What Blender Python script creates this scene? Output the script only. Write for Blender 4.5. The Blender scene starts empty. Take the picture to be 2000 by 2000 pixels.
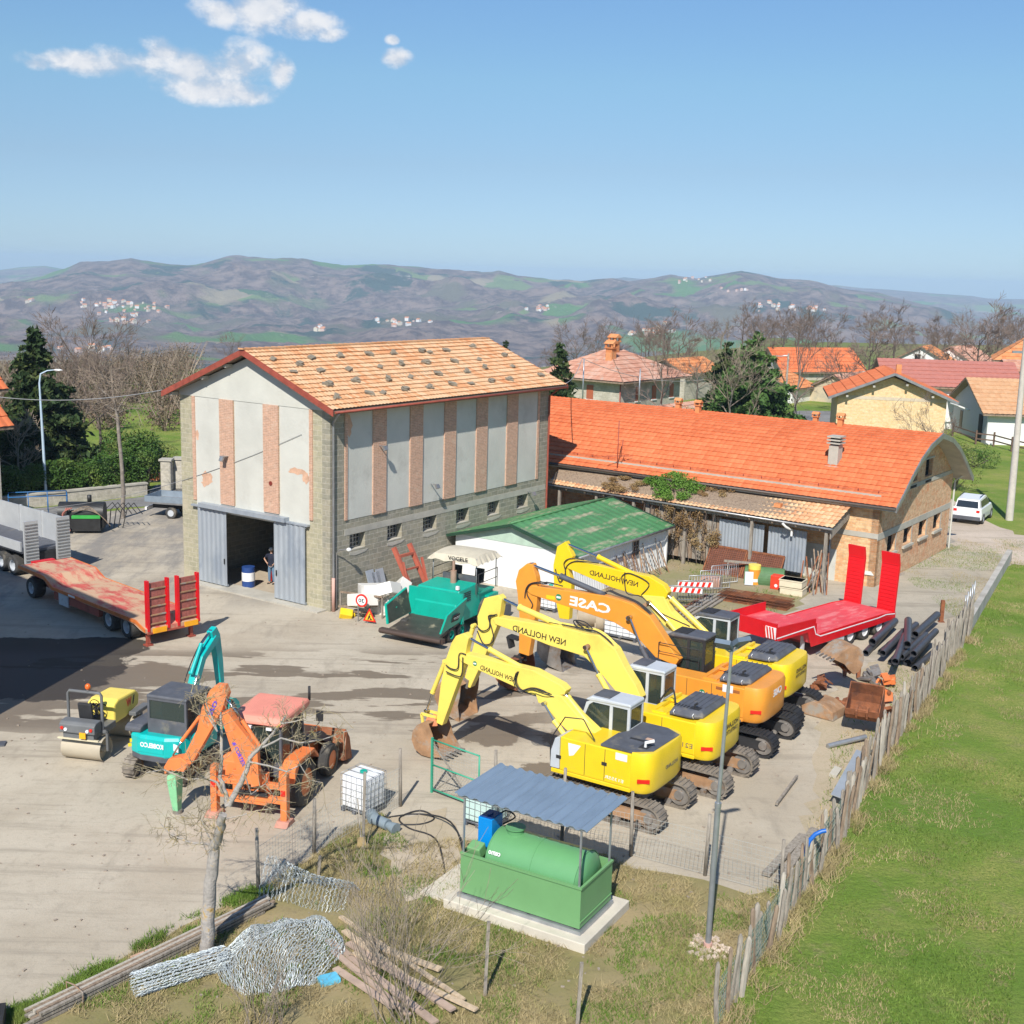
import bpy, bmesh, math, random
import numpy as np
from mathutils import Vector, Matrix, Euler
R = math.radians
sin, cos, pi = math.sin, math.cos, math.pi
rnd = random.Random(7)
scene = bpy.context.scene
C = scene.collection
# ---------------------------------------------------------------- camera
CAM_F, CAM_P, CAM_R, CAM_H = 2399.0, R(10.971), R(-1.5928), 14.6
_f = Vector((0, cos(CAM_P), -sin(CAM_P))); _r = Vector((1, 0, 0)); _d = Vector((0, -sin(CAM_P), -cos(CAM_P)))
AX = (cos(CAM_R)*_r + sin(CAM_R)*_d, -sin(CAM_R)*_r + cos(CAM_R)*_d, _f)
cd = bpy.data.cameras.new('camera'); cam = bpy.data.objects.new('camera', cd); C.objects.link(cam)
mw = Matrix.Identity(4)
for i in range(3):
    mw[i][0] = AX[0][i]; mw[i][1] = -AX[1][i]; mw[i][2] = -AX[2][i]
mw[0][3], mw[1][3], mw[2][3] = 0, 0, CAM_H
cam.matrix_world = mw
cd.sensor_width = 36; cd.lens = CAM_F/2000*36; cd.clip_end = 30000; cd.clip_start = .5
scene.camera = cam
scene.render.resolution_x = scene.render.resolution_y = 1024
# ---------------------------------------------------------------- sun and sky
SUN_EL, SUN_AZ = R(43.5), R(258.3)          # azimuth of the sun, counter-clockwise from +X
sd = bpy.data.lights.new('sun', 'SUN'); sun = bpy.data.objects.new('sun', sd); C.objects.link(sun)
sd.energy = 4.7; sd.angle = R(.53); sd.color = (1, .95, .87)
sv = Vector((cos(SUN_EL)*cos(SUN_AZ), cos(SUN_EL)*sin(SUN_AZ), sin(SUN_EL)))
sun.rotation_euler = sv.to_track_quat('Z', 'Y').to_euler()
world = bpy.data.worlds.new('World'); scene.world = world; world.use_nodes = True
wn = world.node_tree; wn.nodes.clear()
def nd(nt, t, **k):
    n = nt.nodes.new(t)
    for a, b in k.items():
        if a.startswith('i_'): n.inputs[int(a[2:])].default_value = b
        else: setattr(n, a, b)
    return n
sky = nd(wn, 'ShaderNodeTexSky', sky_type='NISHITA', sun_disc=False, sun_elevation=SUN_EL, sun_rotation=pi/2-SUN_AZ, altitude=600, air_density=1.0, dust_density=.15, ozone_density=3.0)
bg = nd(wn, 'ShaderNodeBackground', i_1=.08)
wo = nd(wn, 'ShaderNodeOutputWorld')
tc = nd(wn, 'ShaderNodeTexCoord')
L = wn.links.new
def mth(nt, op, a, b=None, c=None, clamp=False):
    n = nt.nodes.new('ShaderNodeMath'); n.operation = op; n.use_clamp = clamp
    for i, v in enumerate((a, b, c)):
        if v is None: continue
        if isinstance(v, (int, float)): n.inputs[i].default_value = v
        else: nt.links.new(v, n.inputs[i])
    return n.outputs[0]
def px_dir(x, y):
    return ((x-1000)/CAM_F*AX[0] + (y-1000)/CAM_F*AX[1] + AX[2]).normalized()
# clouds live on the sky in compass direction: azimuth / elevation
sep = nd(wn, 'ShaderNodeSeparateXYZ'); L(tc.outputs['Generated'], sep.inputs[0])
azn = mth(wn, 'ARCTAN2', sep.outputs[0], sep.outputs[1])
eln = mth(wn, 'ARCSINE', sep.outputs[2])
cmb = nd(wn, 'ShaderNodeCombineXYZ'); L(azn, cmb.inputs[0]); L(eln, cmb.inputs[1])
def wnoise(scale, detail, off=(0, 0, 0), rough=.55):
    mp = nd(wn, 'ShaderNodeMapping'); mp.inputs[1].default_value = off; mp.inputs[3].default_value = (1, 1.35, 1); L(cmb.outputs[0], mp.inputs[0])
    n = nd(wn, 'ShaderNodeTexNoise'); n.inputs['Scale'].default_value = scale; n.inputs['Detail'].default_value = detail; n.inputs['Roughness'].default_value = rough
    L(mp.outputs[0], n.inputs[0]); return n.outputs[0]
n1 = wnoise(26, 9, rough=.6); n1b = wnoise(26, 9, (-.004, -.010, 0), .6); n2 = wnoise(9, 3, (3, 1, 0))
blobs = [(140, 120, 85, 20), (270, 122, 85, 26), (318, 106, 45, 30), (385, 134, 120, 38), (475, 122, 70, 36), (548, 140, 26, 28), (420, 175, 110, 26), (480, 188, 50, 18),
         (425, 24, 45, 26), (520, 14, 75, 45), (595, 48, 70, 25), (645, 68, 32, 15), (775, 113, 32, 17), (766, 78, 14, 9), (75, 125, 26, 12)]
acc = None
for bx, by, rx, ry in blobs:
    d = px_dir(bx, by); a0 = math.atan2(d.x, d.y); e0 = math.asin(d.z)
    u = mth(wn, 'MULTIPLY', mth(wn, 'SUBTRACT', azn, a0), 2350/rx); v = mth(wn, 'MULTIPLY', mth(wn, 'SUBTRACT', eln, e0), 2250/ry)
    q = mth(wn, 'SUBTRACT', 1.0, mth(wn, 'ADD', mth(wn, 'MULTIPLY', u, u), mth(wn, 'MULTIPLY', v, v)))
    acc = q if acc is None else mth(wn, 'SMOOTH_MAX', acc, q, .15)
def cloud_mask(noise):
    m = mth(wn, 'ADD', mth(wn, 'MULTIPLY', acc, 1.15), mth(wn, 'MULTIPLY', mth(wn, 'SUBTRACT', noise, .49), 4.6))
    r = nd(wn, 'ShaderNodeMapRange', interpolation_type='SMOOTHSTEP'); L(m, r.inputs[0]); r.inputs[1].default_value = -.25; r.inputs[2].default_value = 1.45
    return r.outputs[0]
cm = cloud_mask(n1); cm2 = cloud_mask(n1b)
shade = mth(wn, 'SUBTRACT', cm, cm2)
mixc = nd(wn, 'ShaderNodeMix', data_type='RGBA'); L(cm, mixc.inputs[0])
gb = nd(wn, 'ShaderNodeMix', data_type='RGBA', blend_type='MIX')
gb.inputs[6].default_value = (5.6, 6.3, 7.4, 1); gb.inputs[7].default_value = (8.3, 8.5, 8.9, 1)
L(mth(wn, 'ADD', mth(wn, 'MULTIPLY', shade, 1.5), mth(wn, 'ADD', mth(wn, 'MULTIPLY', mth(wn, 'SUBTRACT', n1, .5), 3.2), .45), clamp=True), gb.inputs[0])
tint = nd(wn, 'ShaderNodeMix', data_type='RGBA', blend_type='MULTIPLY'); tint.inputs[0].default_value = 1; tint.inputs[7].default_value = (1.0, 1.0, 1.0, 1)
L(sky.outputs[0], tint.inputs[6])
tr = nd(wn, 'ShaderNodeValToRGB'); L(mth(wn, 'MULTIPLY', eln, 2.2, clamp=True), tr.inputs[0]); e = tr.color_ramp.elements
e[0].position = 0; e[0].color = (.50, .69, 1.06, 1); e[1].position = 1; e[1].color = (.95, 1.2, 1.35, 1)
for a_, b_ in ((.18, (.69, .775, .91, 1)), (.32, (.82, .97, 1.01, 1)), (.5, (.87, 1.06, 1.175, 1))): q = e.new(a_); q.color = b_
L(tr.outputs[0], tint.inputs[7])
L(tint.outputs[2], mixc.inputs[6]); L(gb.outputs[2], mixc.inputs[7])
L(mixc.outputs[2], bg.inputs[0]); L(bg.outputs[0], wo.inputs[0])
scene.view_settings.view_transform = 'Standard'; scene.view_settings.look = 'None'; scene.view_settings.gamma = 1
scene.view_settings.exposure = .36
# ---------------------------------------------------------------- pixel -> world (photo measured at 2000 px)
def ray(x, y): return (x-1000)/CAM_F*AX[0] + (y-1000)/CAM_F*AX[1] + AX[2]
def at(x, y, z=0.0):
    r = ray(x, y); t = (z-CAM_H)/r.z
    return Vector((r.x*t, r.y*t, z))
def onp(x, y, p0, az):
    """pixel on the upright plane through p0 along azimuth az -> (distance along, height)"""
    d = Vector((cos(R(az)), sin(R(az)))); n = Vector((-d.y, d.x)); r = ray(x, y)
    t = (n.x*p0[0]+n.y*p0[1])/(n.x*r.x+n.y*r.y)
    return ((r.x*t-p0[0])*d.x+(r.y*t-p0[1])*d.y, CAM_H+r.z*t)
def upto(x, y, p0):
    """height of the pixel above the ground point p0 (same distance)"""
    r = ray(x, y); t = p0[1]/r.y; return CAM_H + r.z*t
# ---------------------------------------------------------------- materials
MATS = {}
def srgb(r, g, b):
    f = lambda c: ((c/255+.055)/1.055)**2.4 if c > 10 else c/255/12.92
    return (f(r), f(g), f(b))
def mat(name, col, rough=.6, metal=0., var=.12, sc=2.5, bump=0., bs=25., col2=None, amt=.5, coat=0., spec=.5, sc2=None, detail=6, stretch=None):
    """procedural paint / stone / cloth: base colour broken up by noise, optional second colour in patches, optional bump"""
    if name in MATS: return MATS[name]
    m = bpy.data.materials.new(name); m.use_nodes = True; nt = m.node_tree; b = nt.nodes['Principled BSDF']
    t = nd(nt, 'ShaderNodeTexCoord'); src = t.outputs['Object']
    if stretch:
        mp = nd(nt, 'ShaderNodeMapping'); mp.inputs[3].default_value = stretch; nt.links.new(src, mp.inputs[0]); src = mp.outputs[0]
    n = nd(nt, 'ShaderNodeTexNoise'); n.inputs['Scale'].default_value = sc; n.inputs['Detail'].default_value = detail; n.inputs['Roughness'].default_value = .6
    nt.links.new(src, n.inputs[0])
    mr = nd(nt, 'ShaderNodeMapRange'); nt.links.new(n.outputs[0], mr.inputs[0]); mr.inputs[1].default_value = .3; mr.inputs[2].default_value = .7
    mx = nd(nt, 'ShaderNodeMix', data_type='RGBA'); nt.links.new(mr.outputs[0], mx.inputs[0])
    mx.inputs[6].default_value = (*[c*(1-var) for c in col], 1); mx.inputs[7].default_value = (*[min(1, c*(1+var)) for c in col], 1)
    out = mx.outputs[2]
    if col2:
        n2 = nd(nt, 'ShaderNodeTexNoise'); n2.inputs['Scale'].default_value = sc2 or sc*.6; n2.inputs['Detail'].default_value = 8; n2.inputs['Roughness'].default_value = .68
        nt.links.new(src, n2.inputs[0])
        m2 = nd(nt, 'ShaderNodeMapRange'); nt.links.new(n2.outputs[0], m2.inputs[0]); m2.inputs[1].default_value = .5+(.5-amt)*.35; m2.inputs[2].default_value = .62+(.5-amt)*.35
        m3 = nd(nt, 'ShaderNodeMix', data_type='RGBA'); nt.links.new(m2.outputs[0], m3.inputs[0]); nt.links.new(out, m3.inputs[6]); m3.inputs[7].default_value = (*col2, 1); out = m3.outputs[2]
    nt.links.new(out, b.inputs['Base Color'])
    b.inputs['Roughness'].default_value = rough; b.inputs['Metallic'].default_value = metal
    b.inputs['Specular IOR Level'].default_value = spec; b.inputs['Coat Weight'].default_value = coat
    if bump:
        nb = nd(nt, 'ShaderNodeTexNoise'); nb.inputs['Scale'].default_value = bs; nb.inputs['Detail'].default_value = 4
        nt.links.new(src, nb.inputs[0])
        bp = nd(nt, 'ShaderNodeBump'); bp.inputs['Strength'].default_value = bump; bp.inputs['Distance'].default_value = .05
        nt.links.new(nb.outputs[0], bp.inputs['Height']); nt.links.new(bp.outputs[0], b.inputs['Normal'])
    MATS[name] = m; return m
def brickmat(name, c1, c2, mortar, w=.25, h=.07, ms=.01, rough=.85, bias=0., patch=None, pscale=.7, pamt=.5, bump=.5, offset=.5, msmooth=.1, var=.2):
    """masonry in metres on UV"""
    if name in MATS: return MATS[name]
    m = bpy.data.materials.new(name); m.use_nodes = True; nt = m.node_tree; b = nt.nodes['Principled BSDF']
    t = nd(nt, 'ShaderNodeTexCoord')
    wob = nd(nt, 'ShaderNodeTexNoise'); wob.inputs['Scale'].default_value = 2.2; nt.links.new(t.outputs['UV'], wob.inputs[0])
    va = nd(nt, 'ShaderNodeVectorMath', operation='SCALE'); va.inputs['Scale'].default_value = ms*2.5; nt.links.new(wob.outputs['Color'], va.inputs[0])
    vb = nd(nt, 'ShaderNodeVectorMath', operation='ADD'); nt.links.new(t.outputs['UV'], vb.inputs[0]); nt.links.new(va.outputs[0], vb.inputs[1])
    br = nd(nt, 'ShaderNodeTexBrick'); nt.links.new(vb.outputs[0], br.inputs[0]); br.offset = offset
    br.inputs['Color1'].default_value = (*c1, 1); br.inputs['Color2'].default_value = (*c2, 1); br.inputs['Mortar'].default_value = (*mortar, 1)
    br.inputs['Scale'].default_value = 1; br.inputs['Mortar Size'].default_value = ms; br.inputs['Mortar Smooth'].default_value = msmooth; br.inputs['Bias'].default_value = bias
    br.inputs['Brick Width'].default_value = w; br.inputs['Row Height'].default_value = h
    n = nd(nt, 'ShaderNodeTexNoise'); n.inputs['Scale'].default_value = 5; n.inputs['Detail'].default_value = 8; n.inputs['Roughness'].default_value = .7; nt.links.new(t.outputs['UV'], n.inputs[0])
    mr = nd(nt, 'ShaderNodeMapRange'); nt.links.new(n.outputs[0], mr.inputs[0]); mr.inputs[1].default_value = .3; mr.inputs[2].default_value = .7; mr.inputs[3].default_value = 1-var; mr.inputs[4].default_value = 1+var
    mul = nd(nt, 'ShaderNodeMix', data_type='RGBA', blend_type='MULTIPLY'); mul.inputs[0].default_value = 1
    nt.links.new(br.outputs[0], mul.inputs[6]); nt.links.new(mr.outputs[0], mul.inputs[7]); out = mul.outputs[2]
    if patch:
        n2 = nd(nt, 'ShaderNodeTexNoise'); n2.inputs['Scale'].default_value = pscale; n2.inputs['Detail'].default_value = 9; n2.inputs['Roughness'].default_value = .72; nt.links.new(t.outputs['UV'], n2.inputs[0])
        m2 = nd(nt, 'ShaderNodeMapRange'); nt.links.new(n2.outputs[0], m2.inputs[0]); m2.inputs[1].default_value = .48+(.5-pamt)*.4; m2.inputs[2].default_value = .62+(.5-pamt)*.4
        m3 = nd(nt, 'ShaderNodeMix', data_type='RGBA'); nt.links.new(m2.outputs[0], m3.inputs[0]); nt.links.new(out, m3.inputs[6]); m3.inputs[7].default_value = (*patch, 1); out = m3.outputs[2]
    nt.links.new(out, b.inputs['Base Color']); b.inputs['Roughness'].default_value = rough; b.inputs['Specular IOR Level'].default_value = .2
    bp = nd(nt, 'ShaderNodeBump'); bp.inputs['Strength'].default_value = bump; bp.inputs['Distance'].default_value = .02
    ad = mth(nt, 'ADD', mth(nt, 'MULTIPLY', br.outputs['Fac'], -1.0), mth(nt, 'MULTIPLY', n.outputs[0], .8)); nt.links.new(ad, bp.inputs['Height']); nt.links.new(bp.outputs[0], b.inputs['Normal'])
    MATS[name] = m; return m
def tilemat(name, cols, moss=None, mamt=.3, rough=.85, bias=.5):
    """one colour per tile, tile index on UV"""
    if name in MATS: return MATS[name]
    m = bpy.data.materials.new(name); m.use_nodes = True; nt = m.node_tree; b = nt.nodes['Principled BSDF']
    t = nd(nt, 'ShaderNodeTexCoord')
    fl = nd(nt, 'ShaderNodeVectorMath', operation='FLOOR'); nt.links.new(t.outputs['UV'], fl.inputs[0])
    w = nd(nt, 'ShaderNodeTexWhiteNoise'); w.noise_dimensions = '2D'; nt.links.new(fl.outputs[0], w.inputs[0])
    n = nd(nt, 'ShaderNodeTexNoise'); n.inputs['Scale'].default_value = .11; n.inputs['Detail'].default_value = 4; nt.links.new(fl.outputs[0], n.inputs[0])
    n3 = nd(nt, 'ShaderNodeTexNoise'); n3.inputs['Scale'].default_value = 1.3; n3.inputs['Detail'].default_value = 8; n3.inputs['Roughness'].default_value = .7; nt.links.new(t.outputs['UV'], n3.inputs[0])
    f = mth(nt, 'ADD', mth(nt, 'MULTIPLY', w.outputs[0], .55), mth(nt, 'ADD', mth(nt, 'MULTIPLY', n.outputs[0], .9), -.22+(.5-bias)*.5), clamp=True)
    cr = nd(nt, 'ShaderNodeValToRGB'); nt.links.new(f, cr.inputs[0]); e = cr.color_ramp.elements
    e[0].color = (*cols[0], 1); e[1].color = (*cols[-1], 1)
    for i, c in enumerate(cols[1:-1], 1): x = e.new(i/(len(cols)-1)); x.color = (*c, 1)
    mr = nd(nt, 'ShaderNodeMapRange'); nt.links.new(n3.outputs[0], mr.inputs[0]); mr.inputs[1].default_value = .3; mr.inputs[2].default_value = .7; mr.inputs[3].default_value = .84; mr.inputs[4].default_value = 1.12
    mul = nd(nt, 'ShaderNodeMix', data_type='RGBA', blend_type='MULTIPLY'); mul.inputs[0].default_value = 1
    nt.links.new(cr.outputs[0], mul.inputs[6]); nt.links.new(mr.outputs[0], mul.inputs[7]); out = mul.outputs[2]
    if moss:
        n2 = nd(nt, 'ShaderNodeTexNoise'); n2.inputs['Scale'].default_value = .45; n2.inputs['Detail'].default_value = 9; n2.inputs['Roughness'].default_value = .75; nt.links.new(t.outputs['UV'], n2.inputs[0])
        m2 = nd(nt, 'ShaderNodeMapRange'); nt.links.new(n2.outputs[0], m2.inputs[0]); m2.inputs[1].default_value = .66-mamt*.3; m2.inputs[2].default_value = .74-mamt*.3
        m3 = nd(nt, 'ShaderNodeMix', data_type='RGBA'); nt.links.new(m2.outputs[0], m3.inputs[0]); nt.links.new(out, m3.inputs[6]); m3.inputs[7].default_value = (*moss, 1); out = m3.outputs[2]
    nt.links.new(out, b.inputs['Base Color']); b.inputs['Roughness'].default_value = rough; b.inputs['Specular IOR Level'].default_value = .2
    MATS[name] = m; return m
def glassmat(name, col=(.02, .03, .03), rough=.06, alpha=1.):
    if name in MATS: return MATS[name]
    m = bpy.data.materials.new(name); m.use_nodes = True; b = m.node_tree.nodes['Principled BSDF']
    nt = m.node_tree; t = nd(nt, 'ShaderNodeTexCoord'); n = nd(nt, 'ShaderNodeTexNoise'); n.inputs['Scale'].default_value = 3; nt.links.new(t.outputs['Object'], n.inputs[0])
    mr = nd(nt, 'ShaderNodeMapRange'); nt.links.new(n.outputs[0], mr.inputs[0]); mr.inputs[3].default_value = rough; mr.inputs[4].default_value = rough+.12; nt.links.new(mr.outputs[0], b.inputs['Roughness'])
    b.inputs['Base Color'].default_value = (*col, 1); b.inputs['Alpha'].default_value = alpha; b.inputs['Specular IOR Level'].default_value = .8
    MATS[name] = m; return m
# ---------------------------------------------------------------- mesh builder
def frame_of(d):
    d = d.normalized(); u = Vector((0, 0, 1)) if abs(d.z) < .95 else Vector((1, 0, 0))
    a = d.cross(u).normalized(); return a, a.cross(d).normalized()
class MB:
    def __init__(s): s.v = []; s.f = []; s.uv = None; s.smooth = set()
    def add(s, vs, fs, smooth=False):
        o = len(s.v); s.v += [tuple(x) for x in vs]
        for f in fs:
            if smooth: s.smooth.add(len(s.f))
            s.f.append([i+o for i in f])
        return s
    def box(s, x0, x1, y0, y1, z0, z1):
        return s.add([(x0, y0, z0), (x1, y0, z0), (x1, y1, z0), (x0, y1, z0), (x0, y0, z1), (x1, y0, z1), (x1, y1, z1), (x0, y1, z1)],
                     [(0, 3, 2, 1), (4, 5, 6, 7), (0, 1, 5, 4), (1, 2, 6, 5), (2, 3, 7, 6), (3, 0, 4, 7)])
    def obox(s, c, dx, dy, dz, rz=0., rx=0., ry=0.):
        m = Matrix.Translation(Vector(c)) @ Euler((rx, ry, rz)).to_matrix().to_4x4()
        vs = [m @ Vector((a*dx/2, b*dy/2, e*dz/2)) for e in (-1, 1) for b in (-1, 1) for a in (-1, 1)]
        return s.add(vs, [(0, 2, 3, 1), (4, 5, 7, 6), (0, 1, 5, 4), (1, 3, 7, 5), (3, 2, 6, 7), (2, 0, 4, 6)])
    def bar(s, p, q, w, h, up=None):
        p = Vector(p); q = Vector(q); d = (q-p).normalized()
        if up is None: a, b = frame_of(d)
        else: a = d.cross(Vector(up)).normalized(); b = a.cross(d)
        vs = [o + a*w/2*i + b*h/2*j for o in (p, q) for i, j in ((-1, -1), (1, -1), (1, 1), (-1, 1))]
        return s.add(vs, [(0, 1, 2, 3), (7, 6, 5, 4), (0, 4, 5, 1), (1, 5, 6, 2), (2, 6, 7, 3), (3, 7, 4, 0)])
    def tube(s, p, q, r, n=12, r2=None, cap=True):
        return s.pipe([p, q], [r, r if r2 is None else r2], n, cap)
    def pipe(s, pts, r, n=8, cap=True):
        pts = [Vector(p) for p in pts]; m = len(pts)
        if isinstance(r, (int, float)): r = [r]*m
        vs = []; a = None
        for i, p in enumerate(pts):
            d = (pts[min(i+1, m-1)]-pts[max(i-1, 0)])
            if d.length < 1e-7: d = Vector((0, 0, 1))
            d.normalize()
            if a is None: a, b = frame_of(d)
            else:
                a = (a-d*a.dot(d)); a = a.normalized() if a.length > 1e-6 else frame_of(d)[0]; b = a.cross(d)
            vs += [p+(a*cos(2*pi*k/n)+b*sin(2*pi*k/n))*r[i] for k in range(n)]
        fs = [(i*n+k, i*n+(k+1) % n, (i+1)*n+(k+1) % n, (i+1)*n+k) for i in range(m-1) for k in range(n)]
        s.add(vs, fs, True)
        if cap:
            o = len(s.v)-m*n; s.f.append([o+k for k in range(n)][::-1]); s.f.append([o+(m-1)*n+k for k in range(n)])
        return s
    def prism(s, pts, y0, y1, M=None, axis='y'):
        """2-D outline (a,b) swept between y0 and y1; axis y: (a,y,b); x: (y,a,b); z: (a,b,y)"""
        pts = [tuple(p) for p in pts]
        ar = sum(pts[i][0]*pts[(i+1) % len(pts)][1]-pts[(i+1) % len(pts)][0]*pts[i][1] for i in range(len(pts)))
        if ar < 0: pts = pts[::-1]
        n = len(pts); f = {'y': lambda a, b, y: (a, y, b), 'x': lambda a, b, y: (y, a, b), 'z': lambda a, b, y: (a, b, y)}[axis]
        vs = [f(a, b, y0) for a, b in pts]+[f(a, b, y1) for a, b in pts]
        if M is not None: vs = [M @ Vector(v) for v in vs]
        sides = [(i, (i+1) % n, n+(i+1) % n, n+i) for i in range(n)]
        fs = [tuple(range(n))[::-1], tuple(range(n, 2*n))]+sides if axis != 'y' else [tuple(range(n)), tuple(range(n, 2*n))[::-1]]+[x[::-1] for x in sides]
        return s.add(vs, fs)
    def disc(s, c, r, z0, z1, n=24, axis='z'):
        c = Vector(c); d = {'x': Vector((1, 0, 0)), 'y': Vector((0, 1, 0)), 'z': Vector((0, 0, 1))}[axis]
        return s.tube(c+d*z0, c+d*z1, r, n)
    def ring(s, c, prof, n=24, axis='y'):
        """lathe: prof = [(radius, offset along axis)]"""
        c = Vector(c); vs = []
        for k in range(n):
            t = 2*pi*k/n
            for r, o in prof:
                vs.append(c+(Vector((r*cos(t), o, r*sin(t))) if axis == 'y' else Vector((o, r*cos(t), r*sin(t))) if axis == 'x' else Vector((r*cos(t), r*sin(t), o))))
        m = len(prof)
        s.add(vs, [(k*m+i, k*m+i+1, ((k+1) % n)*m+i+1, ((k+1) % n)*m+i) for k in range(n) for i in range(m-1)], True); return s
    def sphere(s, c, rx, ry=None, rz=None, n=12):
        ry = ry or rx; rz = rz or rx; c = Vector(c); vs = []; h = n//2
        for i in range(h+1):
            for k in range(n):
                a = pi*i/h; t = 2*pi*k/n; vs.append(c+Vector((rx*sin(a)*cos(t), ry*sin(a)*sin(t), rz*cos(a))))
        return s.add(vs, [(i*n+k, i*n+(k+1) % n, (i+1)*n+(k+1) % n, (i+1)*n+k) for i in range(h) for k in range(n)], True)
    def build(s, name, m, parent=None, bevel=0., tri=False, fix=True):
        me = bpy.data.meshes.new(name); me.from_pydata(s.v, [], s.f); me.materials.append(m)
        if fix and len(s.f) < 60000:
            b = bmesh.new(); b.from_mesh(me); bmesh.ops.recalc_face_normals(b, faces=b.faces)
            if s.smooth:
                b.faces.ensure_lookup_table()
                for i in s.smooth:
                    if i < len(b.faces): b.faces[i].smooth = True
                for e in b.edges:
                    if len(e.link_faces) == 2 and e.calc_face_angle(0) > .7: e.smooth = False
            b.to_mesh(me); b.free()
        uv = me.uv_layers.new(name='UVMap')
        n = len(me.loops)
        if s.uv is not None:
            vi = np.empty(n, np.int32); me.loops.foreach_get('vertex_index', vi); uv.data.foreach_set('uv', np.asarray(s.uv, float)[vi].ravel())
        elif n:
            co = np.empty(len(me.vertices)*3); me.vertices.foreach_get('co', co); co = co.reshape(-1, 3)
            vi = np.empty(n, np.int32); me.loops.foreach_get('vertex_index', vi)
            pn = np.empty(len(me.polygons)*3); me.polygons.foreach_get('normal', pn); pn = np.abs(pn.reshape(-1, 3))
            lt = np.empty(len(me.polygons), np.int32); me.polygons.foreach_get('loop_total', lt)
            ln = np.repeat(pn, lt, axis=0); p = co[vi]; ax = ln.argmax(1)
            u = np.where(ax == 0, p[:, 1], p[:, 0]); v = np.where(ax == 2, p[:, 1], p[:, 2])
            uv.data.foreach_set('uv', np.stack([u, v], 1).ravel())
        o = bpy.data.objects.new(name, me); C.objects.link(o); o.parent = parent
        if bevel:
            bv = o.modifiers.new('bevel', 'BEVEL'); bv.width = bevel; bv.segments = 2; bv.limit_method = 'ANGLE'; bv.angle_limit = .6; bv.harden_normals = False
        return o
def tag(o, label=None, cat=None, group=None, kind=None):
    if label: o['label'] = label
    if cat: o['category'] = cat
    if group: o['group'] = group
    if kind: o['kind'] = kind
    return o
def thing(name, loc, rz, label, cat, group=None):
    o = bpy.data.objects.new(name, None); o.empty_display_size = .3; C.objects.link(o)
    o.location = loc; o.rotation_euler = (0, 0, rz); return tag(o, label, cat, group)
KIDS = {}
def copy_tree(o, parent=None):
    c = o.copy(); C.objects.link(c); c.parent = parent
    for ch in [x for x in bpy.data.objects if x.parent == o]: copy_tree(ch, c)
    return c
def text(body, p_left, p_right, height, m, parent, mirror=True, depth=.004, name='lettering', up=(0, 0, 1), out=None, bold=.0):
    """lettering standing on the base line p_left..p_right as seen by the camera (mirror = reads backwards)"""
    cu = bpy.data.curves.new('t', 'FONT'); cu.body = body; cu.extrude = .002; cu.offset = bold; cu.resolution_u = 2
    o = bpy.data.objects.new('t', cu); C.objects.link(o)
    me = bpy.data.meshes.new_from_object(o.evaluated_get(bpy.context.evaluated_depsgraph_get())); bpy.data.objects.remove(o)
    co = np.empty(len(me.vertices)*3); me.vertices.foreach_get('co', co); co = co.reshape(-1, 3)
    x0, x1 = co[:, 0].min(), co[:, 0].max(); y0, y1 = co[:, 1].min(), co[:, 1].max()
    a, b = (Vector(p_right), Vector(p_left)) if mirror else (Vector(p_left), Vector(p_right))
    d = b-a; L_ = d.length; d.normalize(); u = Vector(up); u = (u-d*u.dot(d)).normalized(); w = d.cross(u)
    tx = (co[:, 0]-x0)/(x1-x0)*L_; ty = (co[:, 1]-y0)/(y1-y0)*height; tz = co[:, 2]
    P = np.array(a)[None]+tx[:, None]*np.array(d)+ty[:, None]*np.array(u)+tz[:, None]*np.array(w)
    me.vertices.foreach_set('co', P.ravel()); me.update(); me.materials.append(m); me.name = name
    t = bpy.data.objects.new(name, me); C.objects.link(t); t.parent = parent; return t
def wall_holes(mb, L_, H, t, holes, axis='x', z0=0.):
    """wall slab from 0..L along axis, thickness 0..t inward, with rectangular holes (a0,a1,z0,z1)"""
    xs = sorted({0, L_, *[h[0] for h in holes], *[h[1] for h in holes]}); 
    for i in range(len(xs)-1):
        a, b = xs[i], xs[i+1]; zs = [(z0, H)]
        for h in holes:
            if h[0] <= a+1e-6 and h[1] >= b-1e-6:
                nz = []
                for z in zs:
                    if h[3] <= z[0] or h[2] >= z[1]: nz.append(z); continue
                    if h[2] > z[0]+1e-6: nz.append((z[0], h[2]))
                    if h[3] < z[1]-1e-6: nz.append((h[3], z[1]))
                zs = nz
        for z in zs:
            if axis == 'x': mb.box(a, b, 0, t, *z)
            else: mb.box(0, t, a, b, *z)
    return mb
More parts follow.
